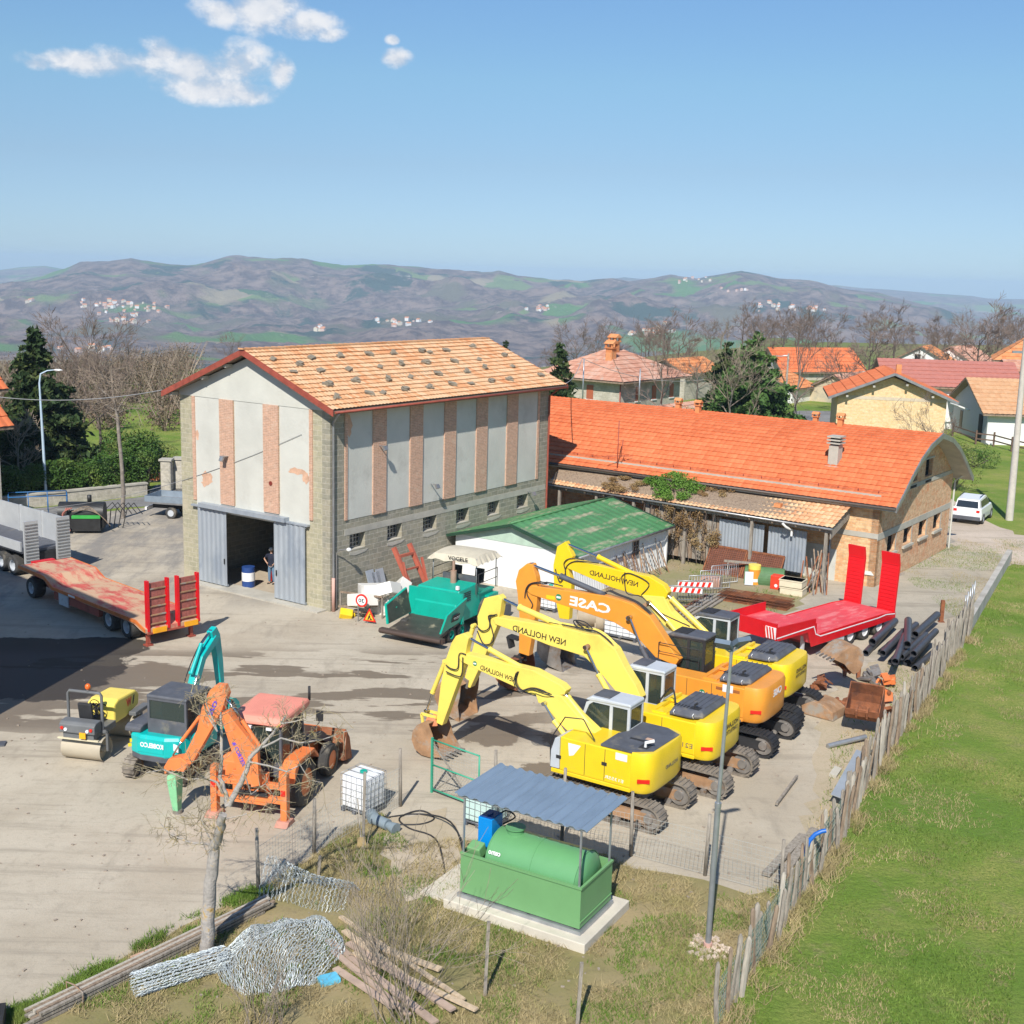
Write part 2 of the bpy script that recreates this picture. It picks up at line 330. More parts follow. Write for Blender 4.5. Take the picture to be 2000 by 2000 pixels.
def tile_grid(name, P0, ea, es, La, Ls, m, parent, col=.22, course=.36, amp=.03, lift=.045, sag=.0, curve=None, per=6, edge=.0, th=.05):
    """tiled roof sheet: P0 eave corner, ea unit along the eave, es unit up the slope (or curve(s)->(point offset, normal)); real barrel profile and stepped courses"""
    P0 = Vector(P0); ea = Vector(ea).normalized(); na = max(1, round(La/col)); ns = max(1, round(Ls/course)); rr = random.Random(len(name)+int(La*10))
    al = np.linspace(0, La, na*per+1); prof = amp*np.abs(np.sin(np.pi*al/col*1.0))
    vs = []; uvs = []
    if curve is None:
        es = Vector(es).normalized(); nn = ea.cross(es).normalized()
        if nn.z < 0: nn = -nn
        cv = lambda s: (es*s, nn)
    else: cv = curve
    rows = []
    for k in range(ns):
        rows.append((k*Ls/ns, lift, k+.02)); rows.append(((k+1)*Ls/ns, 0., k+.98))
    for s_, lf, vv in rows:
        off, nn = cv(s_); base = np.array(P0+off); jit = rr.uniform(-.008, .008)
        sg = -sag*np.sin(np.pi*np.clip(al/La, 0, 1))*sin(pi*min(1, s_/Ls))
        P = base[None]+al[:, None]*np.array(ea)+(prof+lf+jit+sg)[:, None]*np.array(nn)
        vs.append(P); uvs.append(np.stack([al/col, np.full(len(al), vv)], 1))
    V = np.concatenate(vs); U = np.concatenate(uvs); w = len(al); mb = MB(); mb.v = V.tolist()
    mb.f = [[i*w+j, i*w+j+1, (i+1)*w+j+1, (i+1)*w+j] for i in range(len(rows)-1) for j in range(w-1)]
    mb.uv = U
    o = mb.build(name, m, parent, fix=False); o.data.update(); return o
def jit_poly(pts, step=.6, amp=.18, seed=1):
    r = random.Random(seed); out = []
    for i in range(len(pts)):
        a = Vector(pts[i][:2]); b = Vector(pts[(i+1) % len(pts)][:2]); n = max(1, int((b-a).length/step))
        for k in range(n):
            p = a.lerp(b, k/n); out.append((p.x+r.uniform(-amp, amp), p.y+r.uniform(-amp, amp)))
    return out
def sheet(name, pts, z, m, label=None, cat=None, kind='structure'):
    from mathutils.geometry import tessellate_polygon
    V = [Vector((p[0], p[1], z)) for p in pts]; tr = tessellate_polygon([V])
    mb = MB(); mb.v = [tuple(v) for v in V]
    for t in tr:
        a, b, c = (V[i] for i in t); mb.f.append(list(t) if (b-a).cross(c-a).z > 0 else list(t)[::-1])
    o = mb.build(name, m, None, fix=False); return tag(o, label, cat, kind=kind)
# ---------------------------------------------------------------- terrain
_rs = np.random.RandomState(11); _tab = _rs.rand(64, 64)
def vnoise(x, y):
    xi = np.floor(x).astype(int); yi = np.floor(y).astype(int); fx = x-xi; fy = y-yi
    fx = fx*fx*(3-2*fx); fy = fy*fy*(3-2*fy); T = _tab
    a = T[xi % 64, yi % 64]; b = T[(xi+1) % 64, yi % 64]; c = T[xi % 64, (yi+1) % 64]; d = T[(xi+1) % 64, (yi+1) % 64]
    return (a*(1-fx)+b*fx)*(1-fy)+(c*(1-fx)+d*fx)*fy
def fbm(x, y, o=5, ridged=False):
    s = 0; a = .5; 
    for i in range(o):
        n = vnoise(x+17.3*i, y+9.1*i)
        s = s + a*((1-np.abs(2*n-1))**1.4 if ridged else n); x = x*2.03+.31*y; y = y*2.03-.29*x/2.03; a *= .5
    return s
def _interp_px(tab, th):
    return np.interp(th, [(p[0]-1000)/CAM_F for p in tab], [p[1] for p in tab])
RIDGE = [(-600, 505), (0, 560), (60, 549), (130, 527), (160, 513), (205, 511), (240, 508), (256, 505), (280, 510), (330, 516), (380, 518), (430, 506), (455, 501), (480, 505), (540, 508), (585, 508), (620, 514), (665, 521), (720, 516), (770, 518), (820, 523), (880, 529), (950, 533), (960, 530), (1000, 539), (1080, 546), (1120, 549), (1175, 543), (1215, 549), (1290, 538), (1340, 546), (1385, 536), (1425, 528), (1460, 534), (1500, 543), (1560, 549), (1620, 562), (1700, 575), (1760, 590), (1820, 606), (1880, 622), (2000, 640), (2600, 660)]
RIDGE2 = [(-600, 520), (0, 528), (40, 522), (90, 519), (130, 526), (200, 535), (400, 545), (1100, 560), (1160, 548), (1200, 541), (1260, 546), (1400, 560), (1610, 556), (1660, 562), (1700, 564), (1725, 566), (1780, 571), (1820, 574), (1870, 577), (1900, 582), (1950, 583), (2000, 584), (2600, 600)]
def px_elev(th, y):
    x = 1000+CAM_F*th  # approximate column
    rx = (x-1000)/CAM_F; ry = (y-1000)/CAM_F
    vz = rx*AX[0].z+ry*AX[1].z+AX[2].z; vy = rx*AX[0].y+ry*AX[1].y+AX[2].y; vx = rx*AX[0].x+ry*AX[1].x+AX[2].x
    return vz/np.hypot(vx, vy)
def sm(a, b, x):
    t = np.clip((x-a)/(b-a), 0, 1); return t*t*(3-2*t)
R1, R2 = 5200., 9200.
def height(x, y):
    x = np.asarray(x, float); y = np.asarray(y, float); r = np.hypot(x, y)+1e-6; az = np.arctan2(x, y); th = np.tan(np.clip(az, -.8, .8))
    front = sm(-.2, .35, np.cos(az))
    edge = np.interp(th, [-.45, -.30, -.22, -.05, .1, .25, .5], [125, 118, 112, 135, 210, 300, 330])
    low = -125-25*fbm(x/900, y/900, 3)
    z = low*sm(edge, edge*1.2+650, r)
    # spur on the left behind the big barn and the green knoll on the right
    z = z + sm(edge, edge+110, r)*50*np.exp(-((th+.2)/.15)**2)*np.exp(-((r-520)/210)**2)
    z = z + sm(edge, edge+110, r)*44*np.exp(-((th-.195)/.07)**2)*np.exp(-((r-640)/150)**2)
    mid = sm(250, 900, r)
    z = z + mid*(fbm(x/420+3, y/420, 6, True)-.55)*(42+55*sm(1500, 3800, r))
    zr = CAM_H + R1*px_elev(th, _interp_px(RIDGE, th))
    z2 = CAM_H + R2*px_elev(th, _interp_px(RIDGE2, th))
    t = sm(2300, R1, r)**1.25*(r < R1)+(r >= R1)*(1-sm(R1, R1+900, r))
    flank = fbm(x/620+7, y/620+2, 7, True)-.55
    up = z*(1-t)+zr*t
    up = up + flank*150*sm(2300, 3600, r)*(1-sm(R1-750, R1-120, r))*(r < R1)*(1-.45*t)
    z = np.where(r > 2300, up, z)
    t2 = sm(R1+900, R2, r)*(1-sm(R2, R2+600, r))
    z = np.where(r > R1+500, z*(1-t2)+z2*t2+(fbm(x/800, y/800, 5, True)-.5)*60*t2*(1-sm(R2-900, R2, r)), z)
    jag = (fbm(x/130, y/130, 4)-.47)*26*sm(R1-500, R1, r)*(1-sm(R1, R1+300, r))
    return np.where(front > 0, (z+jag)*front, 0.)
def on_terrain(px, py, r0=150, r1=9400):
    d = ray(px, py); h = math.hypot(d.x, d.y); rs = np.geomspace(r0, r1, 1500); X = d.x/h*rs; Y = d.y/h*rs; Z = CAM_H+d.z/h*rs
    H = height(X, Y); k = np.argmax(Z < H); k = k if Z[k] < H[k] else len(rs)-1
    return Vector((X[k], Y[k], H[k]))
az = np.concatenate([np.linspace(-pi, R(-62), 40, endpoint=False), np.linspace(R(-62), R(-31), 50, endpoint=False), np.linspace(R(-31), R(31), 640), np.linspace(R(31), R(62), 50)[1:], np.linspace(R(62), pi, 40)[1:]])
rr_ = np.concatenate([[2, 30, 60, 90], np.linspace(105, 330, 40), np.geomspace(340, 2300, 110), np.linspace(2320, 6200, 170), np.linspace(6300, 9900, 60)])
A_, R_ = np.meshgrid(az, rr_); X_ = R_*np.sin(A_); Y_ = R_*np.cos(A_); Z_ = height(X_, Y_)
mb = MB(); nA = len(az); nR = len(rr_)
mb.v = np.stack([X_.ravel(), Y_.ravel(), Z_.ravel()], 1).tolist()+[[0, 0, 0]]
mb.f = [[i*nA+j, i*nA+j+1, (i+1)*nA+j+1, (i+1)*nA+j] for i in range(nR-1) for j in range(nA-1)]+[[nA*nR, j+1, j] for j in range(nA-1)]
def ground_mat():
    m = bpy.data.materials.new('countryside'); m.use_nodes = True; nt = m.node_tree; b = nt.nodes['Principled BSDF']; lk = nt.links.new
    t = nd(nt, 'ShaderNodeTexCoord'); O = t.outputs['Object']
    def noise(s, d=6, rough=.6, vec=O, off=None):
        if off or isinstance(s, tuple):
            mp = nd(nt, 'ShaderNodeMapping'); mp.inputs[1].default_value = off or (0, 0, 0)
            if isinstance(s, tuple): mp.inputs[3].default_value = s; s = 1
            lk(vec, mp.inputs[0]); vec = mp.outputs[0]
        n = nd(nt, 'ShaderNodeTexNoise'); n.inputs['Scale'].default_value = s; n.inputs['Detail'].default_value = d; n.inputs['Roughness'].default_value = rough; lk(vec, n.inputs[0]); return n
    def ms(v, a, bb, c=0., d=1.):
        r = nd(nt, 'ShaderNodeMapRange', interpolation_type='SMOOTHSTEP'); lk(v, r.inputs[0]); r.inputs[1].default_value = a; r.inputs[2].default_value = bb; r.inputs[3].default_value = c; r.inputs[4].default_value = d; return r.outputs[0]
    def mix(f, a, c):
        x = nd(nt, 'ShaderNodeMix', data_type='RGBA')
        if isinstance(f, float): x.inputs[0].default_value = f
        else: lk(f, x.inputs[0])
        for i, q in ((6, a), (7, c)):
            if isinstance(q, tuple): x.inputs[i].default_value = (*q, 1)
            else: lk(q, x.inputs[i])
        return x.outputs[2]
    g = mix(ms(noise(.35, 8, .7).outputs[0], .38, .62), (.18, .275, .04), (.35, .34, .10))
    g = mix(ms(noise(.09, 5, .6, off=(5, 2, 0)).outputs[0], .47, .64), g, (.13, .235, .035))
    g = mix(ms(noise(1.1, 9, .75).outputs[0], .52, .68), g, (.30, .265, .12))
    g = mix(ms(noise(14, 4, .7).outputs[0], .35, .7), g, (.14, .20, .04))
    # distance from the yard
    sep = nd(nt, 'ShaderNodeSeparateXYZ'); lk(O, sep.inputs[0])
    rr = mth(nt, 'SQRT', mth(nt, 'ADD', mth(nt, 'MULTIPLY', sep.outputs[0], sep.outputs[0]), mth(nt, 'MULTIPLY', sep.outputs[1], sep.outputs[1])))
    wn1 = noise(.02, 10, .72).outputs[0]
    woods = mix(ms(wn1, .38, .62), (.095, .064, .060), (.27, .195, .16))
    woods = mix(ms(noise(.0042, 7, .62, off=(9, 4, 0)).outputs[0], .52, .60), woods, (.15, .13, .085))
    woods = mix(ms(noise(.003, 8, .66, off=(2, 8, 0)).outputs[0], .555, .60), woods, (.04, .065, .045))
    wob = nd(nt, 'ShaderNodeVectorMath', operation='SCALE'); wob.inputs['Scale'].default_value = 260.; lk(noise(.004, 4).outputs['Color'], wob.inputs[0])
    va = nd(nt, 'ShaderNodeVectorMath', operation='ADD'); lk(O, va.inputs[0]); lk(wob.outputs[0], va.inputs[1])
    vo = nd(nt, 'ShaderNodeTexVoronoi'); vo.inputs['Scale'].default_value = .0058; lk(va.outputs[0], vo.inputs[0])
    sc = nd(nt, 'ShaderNodeSeparateColor'); lk(vo.outputs['Color'], sc.inputs[0])
    fieldz = ms(noise(.0021, 4, .5, off=(1.7, .3, 0)).outputs[0], .51, .57)
    pick = mth(nt, 'MULTIPLY', ms(sc.outputs[0], .42, .46), fieldz)
    fcol = mix(ms(sc.outputs[1], .35, .45), (.10, .21, .045), (.17, .235, .075))
    fcol = mix(ms(sc.outputs[1], .72, .75), fcol, (.33, .27, .17))
    far = mix(pick, woods, fcol)
    far = mix(ms(noise(.007, 9, .78, off=(4, 4, 2)).outputs[0], .63, .68), far, (.52, .46, .37))
    rr2 = mth(nt, 'ADD', rr, mth(nt, 'MULTIPLY', mth(nt, 'SUBTRACT', wn1, .5), 260.))
    col = mix(ms(rr2, 150., 215.), g, mix(ms(rr2, 600., 760.), mix(ms(noise(.012, 6, .6).outputs[0], .44, .54), (.17, .20, .07), (.20, .19, .09)), far))
    lk(col, b.inputs['Base Color']); b.inputs['Roughness'].default_value = .95; b.inputs['Specular IOR Level'].default_value = .1
    bp = nd(nt, 'ShaderNodeBump'); bp.inputs['Strength'].default_value = .9; bp.inputs['Distance'].default_value = .12; lk(noise(5, 6, .75).outputs[0], bp.inputs['Height'])
    bp2 = nd(nt, 'ShaderNodeBump'); bp2.inputs['Strength'].default_value = .8; bp2.inputs['Distance'].default_value = 26.; lk(mth(nt, 'MULTIPLY', wn1, ms(rr, 300., 900.)), bp2.inputs['Height']); lk(bp.outputs[0], bp2.inputs['Normal']); lk(bp2.outputs[0], b.inputs['Normal'])
    return m
terrain = tag(mb.build('terrain', ground_mat(), None, fix=False), kind='structure')
for p in terrain.data.polygons[0:0]: pass
terrain.data.polygons.foreach_set('use_smooth', [True]*len(terrain.data.polygons))
if terrain.data.polygons[nA*20].normal.z < 0: terrain.data.flip_normals()
# ---------------------------------------------------------------- haze
def add_haze():
    m = bpy.data.materials.new('haze_air'); m.use_nodes = True; nt = m.node_tree; nt.nodes.clear()
    o = nd(nt, 'ShaderNodeOutputMaterial'); v = nd(nt, 'ShaderNodeVolumePrincipled'); v.inputs['Density'].default_value = 1.3e-4
    v.inputs['Color'].default_value = (.58, .79, 1., 1); v.inputs['Anisotropy'].default_value = -.12
    nt.links.new(v.outputs[0], o.inputs['Volume'])
    mb = MB().box(-10400, 10400, -10400, 10400, float(Z_.min())-2, float(Z_.max())+4); h = mb.build('haze', m); tag(h, kind='stuff')
add_haze()
# ---------------------------------------------------------------- yard sheets
def surf(name, base, alt, dark, fine=(.5,), damp=False, rough=.92, tracks=None, spec=.25):
    m = bpy.data.materials.new(name); m.use_nodes = True; nt = m.node_tree; b = nt.nodes['Principled BSDF']; lk = nt.links.new
    t = nd(nt, 'ShaderNodeTexCoord'); O = t.outputs['Object']
    def noise(s, d=7, rough=.65, rot=0., off=(0, 0, 0)):
        mp = nd(nt, 'ShaderNodeMapping'); mp.inputs[1].default_value = off; mp.inputs[2].default_value = (0, 0, rot); mp.inputs[3].default_value = s if isinstance(s, tuple) else (s, s, s); lk(O, mp.inputs[0])
        n = nd(nt, 'ShaderNodeTexNoise'); n.inputs['Scale'].default_value = 1; n.inputs['Detail'].default_value = d; n.inputs['Roughness'].default_value = rough; lk(mp.outputs[0], n.inputs[0]); return n.outputs[0]
    def ms(v, a, bb, c=0., d=1.):
        r = nd(nt, 'ShaderNodeMapRange', interpolation_type='SMOOTHSTEP'); lk(v, r.inputs[0])
        for i, q in enumerate((a, bb, c, d), 1): r.inputs[i].default_value = q
        return r.outputs[0]
    def mix(f, a, c, bt='MIX'):
        x = nd(nt, 'ShaderNodeMix', data_type='RGBA', blend_type=bt); lk(f, x.inputs[0])
        for i, q in ((6, a), (7, c)):
            if isinstance(q, tuple): x.inputs[i].default_value = (*q, 1)
            else: lk(q, x.inputs[i])
        return x.outputs[2]
    c = mix(ms(noise(.22), .35, .65), base, alt)
    c = mix(ms(noise(2.2, 9, .75), .50, .75, 0, .6), c, dark)
    c = mix(ms(noise(13, 6, .85), .5, .75, 0, .8), c, dark)
    ro = None
    if tracks:
        c = mix(ms(noise((.12, 1.5, 1), 8, .7, R(tracks)), .51, .67, 0, .6), c, dark)
        c = mix(ms(noise((.9, .25, 1), 8, .7, R(tracks+12), (3, 3, 0)), .53, .70, 0, .55), c, dark)
        c = mix(ms(noise((.35, 9., 1), 5, .6, R(tracks+4), (1, 7, 0)), .60, .72, 0, .5), c, dark)
    if damp:   # water tracks drawn across the yard from the shaded side, running parallel to the barn front
        sp = nd(nt, 'ShaderNodeSeparateXYZ'); lk(O, sp.inputs[0]); x, y = sp.outputs[0], sp.outputs[1]
        band = mth(nt, 'ADD', mth(nt, 'MULTIPLY', x, -.07), y)      # distance along the view
        win = mth(nt, 'MULTIPLY', ms(band, 36.2, 38.6), ms(band, 47.2, 45.2)); win = mth(nt, 'MULTIPLY', win, ms(x, 4.5, -.5))
        q = noise((.14, .62, 1), 5, .5, R(-5), (1.3, 2.1, 0))
        q2 = mth(nt, 'ADD', q, mth(nt, 'MULTIPLY', mth(nt, 'SUBTRACT', noise(.9, 4, .6), .5), .12))
        thr = mth(nt, 'ADD', q2, mth(nt, 'MULTIPLY', ms(x, -8., -17.), .10))
        wet = mth(nt, 'MULTIPLY', ms(thr, .515, .54), win)
        # wet corner, the depth of its shade also put into the dark colour
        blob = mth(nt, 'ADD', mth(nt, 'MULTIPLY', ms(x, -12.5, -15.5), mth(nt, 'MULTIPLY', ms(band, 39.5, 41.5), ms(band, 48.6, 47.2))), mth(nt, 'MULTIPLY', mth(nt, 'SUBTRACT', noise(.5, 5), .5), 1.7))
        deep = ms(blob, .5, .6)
        for sx, sy, sr in ((1.2, 33.6, 1.3), (-.4, 37.6, 1.0), (2.0, 37.3, .9), (4.6, 33.2, .35)):   # oil and puddle marks
            dd = mth(nt, 'SQRT', mth(nt, 'ADD', mth(nt, 'POWER', mth(nt, 'SUBTRACT', x, sx), 2.), mth(nt, 'POWER', mth(nt, 'MULTIPLY', mth(nt, 'SUBTRACT', y, sy), .8), 2.)))
            dd = mth(nt, 'ADD', dd, mth(nt, 'MULTIPLY', mth(nt, 'SUBTRACT', noise(.8, 5, .6, off=(sx, sy, 0)), .5), 2.2))
            wet = mth(nt, 'MAXIMUM', wet, ms(dd, sr, sr*.86))
        c = mix(mth(nt, 'MULTIPLY', wet, .85), c, (.15, .118, .085))
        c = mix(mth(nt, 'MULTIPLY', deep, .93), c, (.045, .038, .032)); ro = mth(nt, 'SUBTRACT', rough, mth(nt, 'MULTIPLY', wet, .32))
        oil = mth(nt, 'MULTIPLY', ms(noise(.6, 8, .8, off=(7, 1, 0)), .66, .70), .7); c = mix(oil, c, (.06, .055, .05))
        # greyer, greasy concrete towards the road
        c = mix(mth(nt, 'MULTIPLY', ms(mth(nt, 'SUBTRACT', y, mth(nt, 'MULTIPLY', x, .2)), 52., 58.), mth(nt, 'MULTIPLY', ms(noise((.5, .16, 1), 7, .7, R(70)), .4, .6), .75)), c, (.20, .19, .18))
    lk(c, b.inputs['Base Color'])
    if ro is not None: lk(ro, b.inputs['Roughness'])
    else: b.inputs['Roughness'].default_value = rough
    b.inputs['Specular IOR Level'].default_value = spec
    bp = nd(nt, 'ShaderNodeBump'); bp.inputs['Strength'].default_value = .35; bp.inputs['Distance'].default_value = .03; lk(noise(22, 5, .7), bp.inputs['Height']); lk(bp.outputs[0], b.inputs['Normal'])
    return m
def pxs(l, z=0): return [tuple(at(a, b, z))[:2] for a, b in l]
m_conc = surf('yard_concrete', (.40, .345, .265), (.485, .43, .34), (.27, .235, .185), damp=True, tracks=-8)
fence_px = [(1895, 1235), (1855, 1290), (1800, 1375), (1740, 1462), (1690, 1540), (1640, 1640), (1590, 1720), (1540, 1790), (1500, 1850), (1450, 1930), (1400, 2010)]
FL = pxs(fence_px)
yard = [(-70, 5), (5.2, 20.0)]+FL[::-1]+pxs([(1960, 1110), (2020, 1085), (2040, 1060), (1850, 1030), (1840, 1000)])+[(26, 88), (0, 92)]+pxs([(520, 930), (345, 985), (200, 1000), (60, 1010), (-400, 1050)])+[(-70, 68)]
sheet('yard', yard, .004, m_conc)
m_asph = surf('asphalt', (.19, .185, .18), (.25, .245, .235), (.13, .125, .12), tracks=-20)
road = pxs([(-500, 1075), (60, 1012), (230, 992), (345, 985), (520, 975)])+[(-4, 92), (-2, 101)]+pxs([(520, 925), (300, 948), (285, 970), (120, 988), (0, 1000), (-500, 1040)])
sheet('road', jit_poly(road, 3, .12), .010, m_asph)
m_dirt = surf('dirt_track', (.46, .38, .30), (.55, .46, .37), (.32, .27, .2), tracks=20)
sheet('track', jit_poly(pxs([(1840, 1000), (1850, 1030), (1870, 1085), (1960, 1098), (2150, 1125), (2300, 1080), (2100, 1050), (1990, 1045), (1935, 1022), (1880, 1000), (1855, 975)]), 1, .25), .012, m_dirt)
sheet('village_square', jit_poly(pxs([(1495, 862), (1520, 812), (1560, 802), (1640, 803), (1730, 800), (1700, 900), (1500, 900)]), 3, .1), .012, m_asph)
m_earth = surf('earth', (.34, .27, .18), (.26, .24, .12), (.14, .17, .05))
sheet('earth', jit_poly(pxs([(1250, 1110), (1290, 1030), (1560, 1075), (1600, 1130), (1560, 1195), (1440, 1215), (1330, 1235), (1200, 1230), (1180, 1150)]), 1, .4), .008, m_earth)
m_apron = surf('old_concrete', (.36, .325, .26), (.44, .39, .31), (.24, .215, .17), tracks=55)
sheet('apron', jit_poly(pxs([(1560, 1190), (1625, 1120), (1705, 1150), (1848, 1075), (1970, 1082), (1880, 1200), (1790, 1225), (1700, 1230)]), 1.2, .25), .017, m_apron)
# rough grass plot round the fuel tank and the verge by the lower left
m_plot = surf('dry_grass', (.20, .185, .07), (.33, .26, .14), (.15, .12, .07))
plot = [(-16.5, 18), (-16.5, 22)]+pxs([(-60, 2060), (60, 1975), (170, 1912), (270, 1857), (400, 1790), (505, 1737), (620, 1668), (690, 1608), (745, 1590), (770, 1620), (800, 1650), (880, 1640), (1180, 1668), (1240, 1698), (1380, 1722), (1470, 1745), (1520, 1735), (1560, 1690), (1620, 1640), (1560, 1720), (1500, 1800), (1450, 1880), (1400, 1960)])+[(6, 20), (0, 17)]
PLOT = plot
sheet('plot', jit_poly(plot, .5, .10), .014, m_plot)
sheet('weedy_strip', jit_poly(pxs([(1640, 1640), (1575, 1690), (1570, 1600), (1600, 1530), (1590, 1470), (1600, 1400), (1640, 1330), (1690, 1300), (1800, 1270), (1860, 1280), (1740, 1455)]), .5, .2), .010, surf('weedy_soil', (.40, .33, .23), (.46, .385, .28), (.2, .2, .08)))
sheet('worn_path', jit_poly(pxs([(770, 1600), (870, 1580), (900, 1640), (880, 1740), (800, 1760), (760, 1700), (740, 1640)]), .4, .12), .018, surf('trodden', (.50, .42, .32), (.42, .35, .25), (.3, .26, .16)))
# ---------------------------------------------------------------- shared building materials
m_block = brickmat('stone_blocks', (.33, .30, .225), (.25, .24, .19), (.40, .37, .30), .52, .235, .016, patch=(.36, .33, .27), pscale=.9, pamt=.35)
m_blockp = brickmat('pale_blocks', (.40, .365, .25), (.33, .31, .22), (.48, .44, .34), .5, .225, .014, patch=(.45, .40, .29), pscale=.9, pamt=.45)
m_pil = brickmat('pilaster_brick', (.56, .33, .225), (.46, .285, .205), (.60, .42, .31), .26, .075, .011, patch=(.60, .44, .33), pscale=1.6, pamt=.3)
m_plast = mat('grey_plaster', (.54, .535, .48), .95, var=.10, sc=.5, col2=(.46, .45, .40), amt=.35, sc2=.45, bump=.15, bs=9)
m_plast2 = mat('pale_plaster', (.54, .535, .475), .95, var=.07, sc=.9, bump=.12, bs=8)
m_bare = mat('fallen_plaster', (.55, .34, .23), .95, var=.25, sc=3)
m_conc2 = mat('cast_concrete', (.42, .395, .335), .9, var=.14, sc=1.4, col2=(.33, .31, .27), amt=.35, bump=.15)
m_rfa = tilemat('old_roof_tiles', [(.50, .17, .065), (.58, .29, .14), (.62, .375, .21), (.65, .43, .26), (.63, .40, .24)], moss=(.42, .33, .22), mamt=.18)
m_rfb = tilemat('new_roof_tiles', [(.50, .12, .045), (.59, .16, .062), (.63, .185, .075), (.65, .215, .092)], rough=.8)
m_rfc = tilemat('weathered_tiles', [(.48, .17, .08), (.64, .36, .19), (.70, .47, .27), (.74, .54, .33)], moss=(.42, .33, .2), mamt=.22)
m_rfd = tilemat('faded_tiles', [(.40, .16, .10), (.50, .25, .17), (.58, .33, .235), (.55, .36, .28)], moss=(.42, .37, .31), mamt=.35)
m_rfe = tilemat('orange_tiles', [(.50, .16, .06), (.62, .25, .10), (.66, .32, .15)], moss=(.35, .22, .12), mamt=.3)
m_red = mat('rust_red_paint', (.30, .065, .04), .6, var=.25, sc=3)
m_gutter = mat('grey_metal', (.33, .33, .33), .4, .6, var=.2)
m_dark = mat('black_void', (.012, .012, .012), .9, var=.3)
m_wood = mat('grey_wood', (.30, .265, .22), .9, var=.3, sc=3, stretch=(6, 6, 1), bump=.4, bs=12, col2=(.20, .17, .135), amt=.5)
m_wood2 = mat('brown_wood', (.27, .20, .14), .9, var=.3, sc=3, stretch=(6, 6, 1), col2=(.16, .11, .075), amt=.5)
m_corr = mat('zinc_sheet', (.36, .395, .43), .5, .25, var=.10, sc=1.2, col2=(.28, .32, .37), amt=.45, stretch=(1, 1, .5))
m_glassd = glassmat('window_glass', (.02, .025, .03), .08)
m_slate = mat('slab_stone', (.25, .21, .155), .95, var=.35, sc=6, bump=.3)
m_brick = brickmat('orange_brick', (.62, .33, .155), (.74, .50, .27), (.60, .44, .29), .33, .115, .010, patch=(.70, .34, .16), pscale=1.3, pamt=.35, var=.25)
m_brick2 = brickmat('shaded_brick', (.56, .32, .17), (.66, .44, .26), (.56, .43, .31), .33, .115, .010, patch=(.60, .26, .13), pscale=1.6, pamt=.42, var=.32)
m_brick3 = brickmat('yellow_brick', (.68, .47, .23), (.74, .56, .32), (.66, .52, .35), .4, .13, .012, patch=(.70, .40, .18), pscale=.9, pamt=.3, var=.2)
m_rubble = brickmat('rubble_stone', (.40, .37, .30), (.52, .48, .40), (.50, .46, .39), .42, .2, .02, patch=(.36, .33, .26), pamt=.5)
m_white = mat('white_wall', (.74, .73, .70), .9, var=.05, sc=1)
def corrugated(mb, p, ex, ez, W, H, t=.03, pitch=.2, amp=.02):
    """ribbed metal sheet: W along ex, H along ez"""
    p = Vector(p); ex = Vector(ex).normalized(); ez = Vector(ez).normalized(); n = ex.cross(ez); k = max(2, int(W/pitch*4)); vs = []
    for j in (0, 1):
        for i in range(k+1):
            a = W*i/k; o = amp*(1 if (i % 4) in (0, 1) else -1); vs.append(p+ex*a+ez*H*j+n*o)
    for j in (0, 1):
        for i in range(k+1):
            a = W*i/k; o = amp*(1 if (i % 4) in (0, 1) else -1); vs.append(p+ex*a+ez*H*j+n*(o-t))
    m = k+1; fs = [(i, i+1, m+i+1, m+i) for i in range(k)]+[(2*m+i, 3*m+i, 3*m+i+1, 2*m+i+1) for i in range(k)]
    fs += [(i, 2*m+i, 2*m+i+1, i+1) for i in range(k)]+[(m+i, m+i+1, 3*m+i+1, 3*m+i) for i in range(k)]+[(0, m, 3*m, 2*m), (k, 2*m+k, 3*m+k, m+k)]
    return mb.add(vs, fs)
def window_part(parent, face, a, z, w, h, depth, frame_m, nx=3, nz=3, pane_m=None, fr=.05, bar=.03):
    """face 'x': wall with normal -x (a along y); face 'y': wall with normal -y (a along x)"""
    f = MB()
    def bx(a0, a1, z0, z1, d0, d1, mb):
        if face == 'y': mb.box(a0, a1, d0, d1, z0, z1)
        else: mb.box(d0, d1, a0, a1, z0, z1)
    bx(a, a+w, z, z+fr, depth, depth+.06, f); bx(a, a+w, z+h-fr, z+h, depth, depth+.06, f)
    bx(a, a+fr, z+fr, z+h-fr, depth, depth+.06, f); bx(a+w-fr, a+w, z+fr, z+h-fr, depth, depth+.06, f)
    for i in range(1, nx): x = a+w*i/nx; bx(x-bar/2, x+bar/2, z+fr, z+h-fr, depth+.004, depth+.04, f)
    for i in range(1, nz): q = z+h*i/nz; bx(a+fr, a+w-fr, q-bar/2, q+bar/2, depth+.008, depth+.044, f)
    o = f.build('window', frame_m, parent)
    g = MB(); bx(a+fr/2, a+w-fr/2, z+fr/2, z+h-fr/2, depth+.045, depth+.055, g); g.build('pane', pane_m or m_glassd, o); return o
